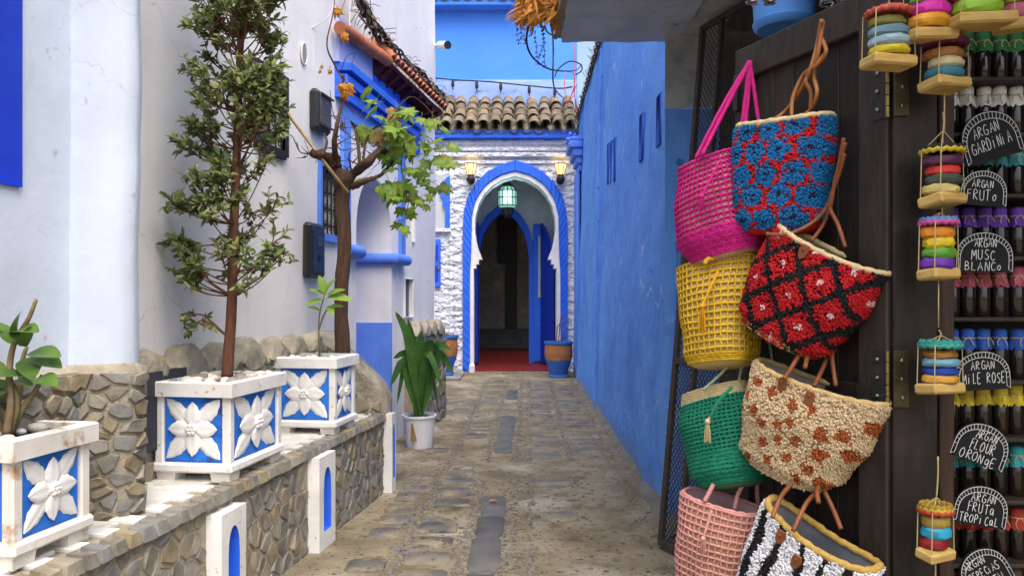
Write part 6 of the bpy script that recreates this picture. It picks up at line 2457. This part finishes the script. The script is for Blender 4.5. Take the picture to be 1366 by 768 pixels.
soap_stack(1252, 303, 368, [(.16, .04, .40), (.10, .30, .03), (.68, .50, .02), (.72, .25, .02)], 50, .4, 2.12, 'hanging soap stack of orange, yellow, green and purple with pink ring', -.1, [(.60, .10, .30), (.10, .20, .50)], (288, -4), tail=437)
soap_stack(1254, 466, 520, [(.60, .30, .05), (.02, .06, .35), (.14, .32, .40), (.42, .17, .03)], 56, .35, 2.12, 'hanging soap stack with knitted sea green ring beside the lower hinge', -.1, [(.05, .32, .26), (.03, .26, .22)], (440, -3))
soap_stack(1248, 686, 740, [(.28, .015, .02), (.03, .36, .55), (.38, .26, .05)], 46, .4, 2.12, 'lowest hanging soap stack with yellow and red braided hat and cyan soap', .15, [(.45, .06, .03), (.50, .36, .04), (.35, .22, .03)], (608, 2), big=.05, tail=800)

# nail for the lowest stack, blue bucket and jars above the door
bk = at(1046, 40, 3.0)
bkt = thing('blue_bucket', 'bright blue painted bucket hanging above the shop door', 'bucket', bk)
M_bb = mat('light_blue_enamel', (.10, .30, .72), (.08, .25, .64), .5, 5)
mb = MB()
mb.lathe([(.0, .005), (.105, .0), (.118, .012), (.122, .03), (.116, .034), (.135, .34), (.142, .35), (.128, .35), (.108, .05)], bk, 28, close=False)
mb.build('pail', M_bb, bkt, smooth=35)
mb = MB()
mb.tube(bez([bk + Vector((-.138, 0, .34)), bk + Vector((-.08, 0, .50)), bk + Vector((0, 0, .56)), bk + Vector((.08, 0, .50)), bk + Vector((.138, 0, .34))], 6), .005, 6)
mb.tube([bk + Vector((0, 0, .56)), bk + Vector((0, 0, .64))], .005, 6)
mb.build('handle', M_steel, bkt, smooth='all')
M_gl = mat('jar_glass', (.9, .95, .93), (.85, .9, .9), .05, 5, trans=1.0)
M_honey = mat('honey_filling', (.30, .17, .05), (.22, .12, .04), .3, 9)
for k, (u, lb) in enumerate(((1004, 'glass jar left of the blue bucket, larger of two'), (1027, 'small glass jar just left of the blue bucket'), (1103, 'first of three glass jars above the shop door'), (1124, 'middle of three glass jars above the shop door'), (1142, 'last of three glass jars above the shop door'))):
    yj = 2.62
    r = .024
    c = at(u, 8 if u > 1050 else 5, yj)
    t = thing('glass_jar', lb, 'jar', c, 'glass jars hung above the shop door')
    mb = MB()
    mb.lathe([(0, 0), (r * .9, 0), (r, .006), (r, .07), (r * .8, .08), (r * .8, .09), (r * .7, .09), (r * .72, .078), (r * .9, .068), (r * .9, .01), (0, .008)], c, 20, close=False)
    mb.build('glass', M_gl, t, smooth=40)
    mb = MB()
    mb.lathe([(r * .86, .012), (r * .86, .045)], c, 18)
    mb.build('filling', M_honey, t, smooth=40)
    mb = MB()
    mb.tube([c + Vector((0, 0, .09)), Vector((c.x, c.y, 3.2))], .002, 4)
    mb.build('cord', M_cord, t)

# ================================================================= BAGS
BN = Vector((-0.75, -0.66, 0)).normalized()
BXV = Vector((0.66, -0.75, 0)).normalized()
M_leather = mat('tan_leather', (.26, .085, .03), (.17, .055, .02), .45, 18, bump=.3, bscale=60, bdist=.002)
M_leather2 = mat('orange_tan_leather', (.42, .17, .05), (.32, .12, .035), .45, 18, bump=.3, bscale=60, bdist=.002)
M_raffia = mat('natural_raffia', (.56, .40, .18), (.44, .30, .12), .85, 40, bump=.6, bscale=80, bdist=.004)
M_lining = mat('cream_lining', (.60, .52, .40), (.50, .43, .32), .9, 20)


class Bag:
    """A soft basket: lofted superellipse rings between base and rim, rolled about its facing axis."""
    def __init__(s, u, v, y, h, prof, roll, label, name, pitch=0.0, skew=0.0, rim_dip=0.0, yaw=0.0):
        s.c = at(u, v, y)
        s.h, s.prof, s.skew, s.dip = h, prof, skew, rim_dip
        s.t = thing(name, label, 'bag', s.c, 'bags hanging on the shop door')
        bn = rotm('Z', yaw) @ BN
        bx = rotm('Z', yaw) @ BXV
        R = Matrix((bx, -bn, EZ)).transposed()
        s.R = R @ rotm('Y', roll) @ rotm('X', pitch)

    def W(s, p):
        return s.R @ Vector(p) + s.c

    def wid(s, t):
        P = s.prof
        for i in range(len(P) - 1):
            if P[i][0] <= t <= P[i + 1][0]:
                f = (t - P[i][0]) / (P[i + 1][0] - P[i][0])
                f = f * f * (3 - 2 * f) if len(P) > 3 else f
                return P[i][1] + (P[i + 1][1] - P[i][1]) * f, P[i][2] + (P[i + 1][2] - P[i][2]) * f
        return P[-1][1], P[-1][2]

    def L(s, a, t, out=0.0):
        """Local point: angle a, height fraction t."""
        hw, hd = s.wid(min(1, max(0, t)))
        ca, sa = math.cos(a), math.sin(a)
        q = (abs(ca) ** 2.5 + abs(sa) ** 2.5) ** (-1 / 2.5)
        z = (t - .5) * s.h + s.dip * t * t * (math.cos(2 * a) * .5 + (-sa) * -.6 * 0)
        wob = 0.008 * noise.noise(Vector((ca * 2, sa * 2, t * 3)) + s.c * 5)
        return Vector(((hw + out + wob) * ca * q + s.skew * (t - .5), (hd + out + wob) * sa * q, z))

    def S(s, a, t, out=0.0):
        return s.W(s.L(a, t, out))

    def body(s, m, lining, bottom_m=None, n=48, k=14):
        mb = MB()
        mb.grid([[s.S(2 * PI * j / n, i / k) for j in range(n)] for i in range(k + 1)], closed=True)
        # rounded base
        mb.grid([[s.W(s.L(2 * PI * j / n, 0) * 1.0) for j in range(n)]] + [[s.W(Vector((s.L(2 * PI * j / n, 0).x * f + s.skew * -.5 * (1 - f), s.L(2 * PI * j / n, 0).y * f, s.L(0, 0).z - dz))) for j in range(n)] for f, dz in ((.9, .012), (.6, .018), (.02, .02))], closed=True)
        s.o = mb.build('body', m, s.t, smooth='all')
        mb = MB()
        mb.grid([[s.S(2 * PI * j / n, 1 - i / 6 * .9, -.008) for j in range(n)] for i in range(7)], closed=True)
        mb.add([s.S(2 * PI * j / n, .1, -.008) for j in range(n)], [tuple(range(n))])
        mb.build('lining', lining, s.t, smooth='all')

    def rim(s, m, r=.009, n=72, name='rim'):
        mb = MB()
        mb.tube([s.S(2 * PI * j / n, 1.0 + .004 * math.sin(j * 1.9), -.003) for j in range(n + 1)], [r * (1 + .12 * math.sin(j * 2.6)) for j in range(n + 1)], 7)
        mb.build(name, m, s.t, smooth='all')

    def band(s, m, t0, t1, out=.004, n=60, rows=4):
        mb = MB()
        for i in range(rows):
            t = t0 + (t1 - t0) * (i + .5) / rows
            mb.tube([s.S(2 * PI * j / n, t, out + .002 * math.sin(j * 2.1 + i * 1.5)) for j in range(n + 1)], (t1 - t0) * s.h / rows * .55, 6)
        mb.build('band', m, s.t, smooth='all')

    def net(s, m, nv=44, nr=14, t0=.03, t1=.99, r=.0034, solid=None, name='crochet_net'):
        mb = MB()
        for j in range(nv):
            a = 2 * PI * j / nv
            mb.tube([s.S(a + .02 * math.sin(i * 2.4 + j) + .02 * noise.noise(Vector((j * .7, i * .5, 0))), t0 + (t1 - t0) * i / (nr * 2), .004 + .0012 * (i % 2)) for i in range(nr * 2 + 1)], r, 5, caps=False)
        for i in range(nr + 1):
            t = t0 + (t1 - t0) * i / nr
            mb.tube([s.S(2 * PI * j / (nv * 2), t + .010 * noise.noise(Vector((j * .35, i * 1.7, 4))), .0045 + .0015 * (j % 2)) for j in range(nv * 2 + 1)], [r * (1.1 + .35 * (j % 2)) for j in range(nv * 2 + 1)], 5)
        o = mb.build(name, m, s.t, smooth='all', kind='stuff')
        if solid:
            mb = MB()
            k = max(3, int((solid[1] - solid[0]) * s.h / .0075))
            for i in range(k + 1):
                t = solid[0] + (solid[1] - solid[0]) * i / k
                mb.tube([s.S(2 * PI * j / 80, t, .004 + .002 * math.sin(j * 2.2 + i * 1.3)) for j in range(81)], .005, 5)
            mb.build('solid_crochet', m, s.t, smooth='all', kind='stuff')
        return o

    def pile(s, fn, mats, count, hh=.012, rr=.0048, loop=False):
        """Tufted pile: one small tuft per point, coloured by fn(x, z)."""
        mb = MB()
        for i in range(count):
            a = U(0, 2 * PI)
            t = U(0.0, .985)
            p = s.L(a, t)
            # arc-length coordinate round the bag
            k = fn(p.x, p.z + .02 * math.sin(p.x * 30) * 0, a, t)
            q = s.L(a, t, hh * U(.7, 1.25))
            d = (q - p)
            if d.length < 1e-6:
                continue
            d.normalize()
            x = d.orthogonal().normalized()
            y = d.cross(x)
            an = U(0, 6.28)
            rr_ = rr
            lean = (x * U(-1, 1) + y * U(-1, 1)) * .008
            L0, L1, L2 = [], [], []
            for j in range(4):
                e = an + j * PI / 2
                v = x * math.cos(e) + y * math.sin(e)
                L0.append(s.W(p + v * rr))
                L1.append(s.W(p.lerp(q, .6) + v * rr * 1.25 + lean * .5))
                L2.append(s.W(q + v * rr * .55 + lean))
            mb.mi = k
            mb.strip(L0, L1, True).strip(L1, L2, True).add(L2, [(0, 1, 2, 3)])
        mb.build('tufted_pile', mats, s.t, smooth='all', kind='stuff')

    def handle(s, pts, r, m, n=8, name='handle', sub=8, taper=None, stitch=False):
        mb = MB()
        q = bez(pts, sub)
        rs = [r * (1 + (.12 * math.sin(i * 2.2) if stitch else 0)) for i in range(len(q))]
        mb.tube(q, rs, n)
        return mb.build(name, m, s.t, smooth='all')

    def tassel(s, path, m, ln, r=.011):
        mb = MB()
        q = bez(path, 6)
        mb.tube(q, .0045, 5)
        e = q[-1]
        mb.blob(e, (.011, .011, .011), 1, .05)
        for k in range(46):
            a = U(0, 6.28)
            rr = r * math.sqrt(random.random())
            mb.tube([e + Vector((rr * .4 * math.cos(a), rr * .4 * math.sin(a), -.004)), e + Vector((rr * math.cos(a), rr * math.sin(a), -ln * .5)), e + Vector((rr * 1.1 * math.cos(a), rr * 1.1 * math.sin(a), -ln * U(.85, 1.05)))], .0014, 3, caps=False)
        mb.build('tassel', m, s.t, smooth='all')

    def patch(s, a, t, m):
        """Leather handle patch sewn to the side."""
        c = s.L(a, t, .014)
        mb = MB()
        sh = [(-.012, .02), (.012, .02), (.017, 0), (.012, -.02), (0, -.032), (-.012, -.02), (-.017, 0)]
        A = [s.W(c + Vector((x, -.002, z))) for x, z in sh]
        B = [s.W(c + Vector((x * .9, -.007, z * .9))) for x, z in sh]
        mb.strip(A, B, True).add(B, [tuple(range(7))])
        mb.blob(s.W(c + Vector((0, -.009, .006))), (.005, .005, .005), 1, 0)
        return mb.build('handle_patch', m, s.t)


def dy(u, off=.03):
    """Depth just in front of the door leaf at picture column u."""
    k = (u - 683) / 1000.0
    s = max(-.02, (k * 2.9 - .861) / (.372 + k * .928))
    return 2.9 - .928 * s - off


random.seed(161)
# ---- magenta crochet bag
M_mag = mat('magenta_yarn', (.56, .012, .20), (.42, .008, .15), .8, 60, bump=.5, bscale=120, bdist=.002)
M_magl = mat('bag_lining_pinkbeige', (.62, .40, .28), (.52, .28, .22), .9, 20)
b = Bag(958, 277, 2.78, .37, [(0, .135, .09), (.2, .165, .11), (.55, .162, .10), (1, .118, .055)], rad(-12), 'magenta crochet net bag with rope handles hanging at upper left', 'crochet_bag')
b.body(M_magl, M_lining)
b.net(M_mag, 46, 17, .02, .99, .0036, solid=(.0, .26))
b.rim(M_mag, .006)
tp_ = at(1000, 82, 2.80)
for (a, q, o) in ((at(928, 212, 2.74), at(965, 140, 2.76), 0), (at(936, 208, 2.70), at(968, 145, 2.74), .004), (at(978, 250, 2.70), at(992, 150, 2.75), 0), (at(983, 250, 2.68), at(996, 150, 2.75), .003), (at(1013, 170, 2.74), at(1006, 120, 2.77), 0)):
    b.handle([a, q, tp_ + Vector((o, 0, 0))], .0075, M_mag, stitch=True)
b.tassel([at(962, 212, 2.66), at(945, 245, 2.635), at(936, 262, 2.63)], M_mag, .05)
# ---- blue flowers on red
M_fblue = mat('turquoise_blue_wool', (.012, .17, .42), (.008, .11, .30), .9, 60)
M_fred = mat('red_wool', (.55, .015, .02), (.40, .01, .015), .9, 60)
M_fdark = mat('navy_wool', (.008, .02, .06), (.005, .012, .04), .9, 60)
flow = []
for r in range(-4, 5):
    for c_ in range(-5, 6):
        flow.append((c_ * .088 + (.044 if r % 2 else 0) + U(-.005, .005), r * .076 + U(-.006, .006)))


def f_blue(x, z, a, t):
    d, fx, fz = min(((x - p) ** 2 + (z - q) ** 2, x - p, z - q) for p, q in flow)
    d = math.sqrt(d)
    an = math.atan2(fz, fx)
    if d < .008:
        return 2
    return 0 if d < .0392 + .003 * math.cos(an * 5) else 1


b = Bag(1043, 236, 2.58, .365, [(0, .125, .085), (.12, .15, .10), (.6, .163, .105), (1, .168, .085)], rad(2.5), 'round bag tufted with turquoise flowers on red, top centre of the door', 'tufted_bag', rim_dip=.012)
b.body(M_fred, M_lining)
b.pile(f_blue, [M_fblue, M_fred, M_fdark], 10500, .010, .0042)
b.rim(mat('cream_binding', (.66, .54, .30), (.56, .44, .22), .85, 40), .011)
tw = at(1096, 26, 2.66)
for k, pp in enumerate(([(1010, 168), (1040, 155), (1062, 130), (1080, 95), (1090, 60), (1096, 26)], [(1045, 166), (1078, 150), (1090, 125), (1086, 100), (1092, 70), (1098, 30)],
                       [(1056, 158), (1058, 130), (1072, 100), (1088, 88), (1100, 72)], [(1080, 160), (1082, 125), (1075, 108), (1086, 92), (1102, 70), (1094, 45), (1097, 28)])):
    b.handle([at(u, v, (2.52 if i == 0 else dy(u, .05)) + .012 * (-1) ** (i + k)) for i, (u, v) in enumerate(pp)], .0068, M_leather2)
# ---- yellow crochet
M_yel = mat('yellow_yarn', (.66, .42, .022), (.52, .32, .015), .8, 60, bump=.5, bscale=120, bdist=.002)
M_gold = mat('golden_yarn', (.72, .36, .01), (.6, .28, .01), .8, 60)
b = Bag(961, 417, 2.76, .375, [(0, .112, .085), (.1, .128, .10), (.6, .15, .105), (1, .162, .08)], rad(-9), 'yellow crochet net bag with golden tassel in the left column', 'crochet_bag', pitch=rad(-10))
b.body(mat('bag_lining_straw', (.55, .40, .16), (.48, .33, .12), .9, 20), M_lining)
b.net(M_yel, 40, 14, .04, .99, .0037, solid=(.0, .06))
b.rim(M_yel, .006)
for pp in ([(940, 352), (944, 346), (952, 345)], [(975, 352), (972, 340), (968, 330)], [(1005, 360), (1013, 335), (1018, 318)], [(1012, 362), (1020, 335), (1024, 316)]):
    b.handle([at(u, v, 2.70) for u, v in pp], .008, M_yel, stitch=True)
b.tassel([at(958, 362, 2.655), at(945, 390, 2.635), at(937, 408, 2.63)], M_gold, .09)
# ---- red diamonds on black
M_rwool = mat('scarlet_wool', (.50, .012, .016), (.36, .008, .012), .9, 60)
M_bwool = mat('black_wool', (.008, .008, .010), (.014, .013, .014), .9, 60)
M_wwool = mat('pinkish_white_wool', (.70, .48, .48), (.6, .4, .4), .9, 60)


def f_red(x, z, a, t):
    p, q = x / .135 + z / .150 + .5, x / .135 - z / .150 + .5
    fp, fq = p - math.floor(p) - .5, q - math.floor(q) - .5
    m_ = max(abs(fp), abs(fq))
    if m_ > .395 + .05 * noise.noise(Vector((x * 60, z * 60, 0))):
        return 1
    if (fp * fp + fq * fq) < .010:
        return 2
    return 0


b = Bag(1075, 394, 2.46, .335, [(0, .125, .08), (.15, .165, .10), (.6, .195, .11), (1, .198, .075)], rad(27), 'bag tufted with red diamonds on black hanging strongly tilted', 'tufted_bag', skew=.03, rim_dip=.02)
b.body(M_bwool, M_lining)
b.pile(f_red, [M_rwool, M_bwool, M_wwool], 12000, .010, .0042)
b.rim(mat('cream_binding2', (.62, .50, .28), (.52, .4, .2), .85, 40), .010)
b.band(M_raffia, -.01, .06, .006)
for pp in ([(1022, 312), (1052, 312), (1085, 296), (1106, 270), (1118, 225), (1126, 184)], [(1082, 322), (1098, 300), (1108, 275), (1114, 240), (1128, 190)], [(1128, 330), (1118, 300), (1107, 272), (1120, 230), (1127, 205)]):
    b.handle([at(u, v, min(2.44, dy(u, .04))) for i, (u, v) in enumerate(pp)], .0068, M_leather)
b.patch(rad(258), .95, M_leather)
# ---- green crochet
M_grn = mat('emerald_yarn', (.008, .20, .115), (.006, .14, .08), .8, 60, bump=.5, bscale=120, bdist=.002)
M_cry = mat('cream_yarn', (.60, .50, .28), (.5, .4, .2), .8, 60)
b = Bag(966, 580, 2.74, .345, [(0, .11, .085), (.15, .14, .105), (.6, .148, .105), (1, .135, .07)], rad(-18), 'emerald green crochet bag with cream band and tassel', 'crochet_bag', pitch=rad(-8))
b.body(mat('bag_lining_green', (.05, .17, .10), (.10, .18, .10), .9, 20), M_lining)
b.net(M_grn, 52, 20, .02, .86, .0045, solid=(.0, .32))
b.band(M_cry, .86, 1.0, .004, rows=5)
for pp in ([(938, 520), (960, 500), (978, 480)], [(985, 512), (990, 490), (1003, 465)], [(1030, 480), (1028, 465), (1024, 450)]):
    b.handle([at(u, v, 2.68) for u, v in pp], .0055, mat('green_twist', (.10, .22, .12), (.4, .4, .25), .85, 90), stitch=True)
b.tassel([at(972, 520, 2.615), at(958, 538, 2.60), at(944, 562, 2.60)], M_cry, .07)
b.handle([at(976, 516, 2.61), at(958, 536, 2.595), at(948, 555, 2.595)], .006, M_grn, stitch=True, name='cord')
# ---- beige with rust dots
M_beige = mat('beige_boucle', (.60, .46, .29), (.50, .37, .21), .95, 70)
M_rustw = mat('rust_wool', (.36, .09, .02), (.26, .06, .015), .95, 70)
dots = [(-.19, .11), (-.145, .115), (-.095, .10), (-.165, .065), (-.125, .03), (-.08, .06), (-.03, .085), (.02, .095), (-.175, .01), (-.14, -.03), (-.095, .0), (-.05, .02), (-.02, .04), (.055, .035), (.10, .05),
        (-.17, -.08), (-.12, -.10), (-.085, -.06), (-.045, -.03), (.0, -.01), (.06, -.03), (.115, -.005), (-.06, -.11), (-.01, -.075), (.04, -.085), (.09, -.06), (.02, -.13), (-.13, -.14), (.15, .09), (.19, .06), (.07, -.125), (-.2, .06)]
dots = [(p * 1.25 + .035, q, U(.014, .018) + max(0, p) * .05) for i, (p, q) in enumerate(dots) if i not in (0, 5, 9, 16, 25)]


def f_dot(x, z, a, t):
    for p, q, r in dots:
        if math.hypot(x - p, z - q) < r * (1 + .25 * noise.noise(Vector((x * 90, z * 90, 1)))):
            return 1
    return 0


b = Bag(1072, 572, 2.45, .325, [(0, .12, .08), (.15, .165, .10), (.6, .208, .115), (1, .222, .08)], rad(14), 'beige shaggy bag with rust coloured dots and leather handles', 'tufted_bag', skew=.035, rim_dip=.018)
b.body(M_beige, mat('lining_grey_floral', (.42, .38, .34), (.30, .25, .22), .9, 30))
b.pile(f_dot, [M_beige, M_rustw], 13000, .010, .0042)
b.rim(M_raffia, .010)
for pp in ([(1046, 505), (1062, 480), (1082, 440), (1090, 420)], [(1086, 515), (1098, 490), (1112, 455), (1120, 420)], [(1074, 490), (1078, 470), (1084, 440)], [(1115, 515), (1110, 470), (1116, 440)]):
    b.handle([at(u, v, 2.36 + .05 * i) for i, (u, v) in enumerate(pp)], .0072, M_leather)
b.patch(rad(252), .96, M_leather)
b.patch(rad(276), .93, M_leather)
# ---- pale pink crochet
M_pnk = mat('pale_pink_yarn', (.62, .30, .27), (.52, .23, .21), .8, 60, bump=.5, bscale=120, bdist=.002)
b = Bag(957, 735, 2.70, .37, [(0, .12, .085), (.1, .135, .10), (.6, .142, .105), (1, .15, .08)], rad(5), 'pale pink crochet net bag at the bottom left of the door', 'crochet_bag')
b.body(mat('bag_lining_tan', (.52, .33, .17), (.44, .27, .13), .9, 20), mat('lining_pink', (.6, .42, .4), (.5, .35, .33), .9))
b.net(M_pnk, 42, 15, .03, .99, .0038)
b.rim(M_pnk, .0075)
for pp in ([(940, 668), (947, 655), (952, 645)], [(980, 678), (984, 660), (990, 648)], [(1012, 680), (1010, 660), (1010, 645)]):
    b.handle([at(u, v, 2.64 if u < 1000 else 2.72) for u, v in pp], .008, M_pnk, stitch=True)
b.tassel([at(950, 680, 2.58), at(942, 705, 2.565), at(938, 718, 2.56)], M_pnk, .05)
# ---- zebra
M_zw = mat('white_wool', (.72, .72, .74), (.62, .62, .65), .95, 60)


def f_zeb(x, z, a, t):
    n = noise.noise(Vector((x * 9, z * 6, 2.0)))
    s_ = math.sin((x * 1.0 + z * .10) * 84 + n * 2.4)
    th = .42 + .5 * noise.noise(Vector((x * 25, z * 14, 5)))
    fade = .25 if z > .11 else 0
    return 1 if s_ > th + fade else 0


b = Bag(1064, 772, 2.40, .36, [(0, .13, .085), (.12, .155, .105), (.6, .178, .10), (1, .188, .068)], rad(22), 'white shaggy bag with black zebra stripes at the bottom of the door', 'tufted_bag', skew=.03, rim_dip=.03, pitch=rad(3))
b.body(M_zw, mat('lining_grey', (.34, .34, .37), (.25, .25, .28), .9, 12))
b.pile(f_zeb, [M_zw, M_bwool], 13000, .011, .0042)
b.rim(mat('yellow_raffia_rim', (.55, .36, .10), (.42, .26, .06), .85, 50, bump=.6, bscale=90), .012)
for pp in ([(1030, 690), (1042, 662), (1056, 645)], [(1058, 708), (1075, 672), (1090, 655), (1098, 640)], [(1122, 705), (1112, 680), (1100, 655)], [(1092, 670), (1090, 655), (1094, 640)]):
    b.handle([at(u, v, 2.28 + .04 * i) for i, (u, v) in enumerate(pp)], .0072, M_leather)
b.patch(rad(248), .93, M_leather)
b.patch(rad(270), .84, M_leather)
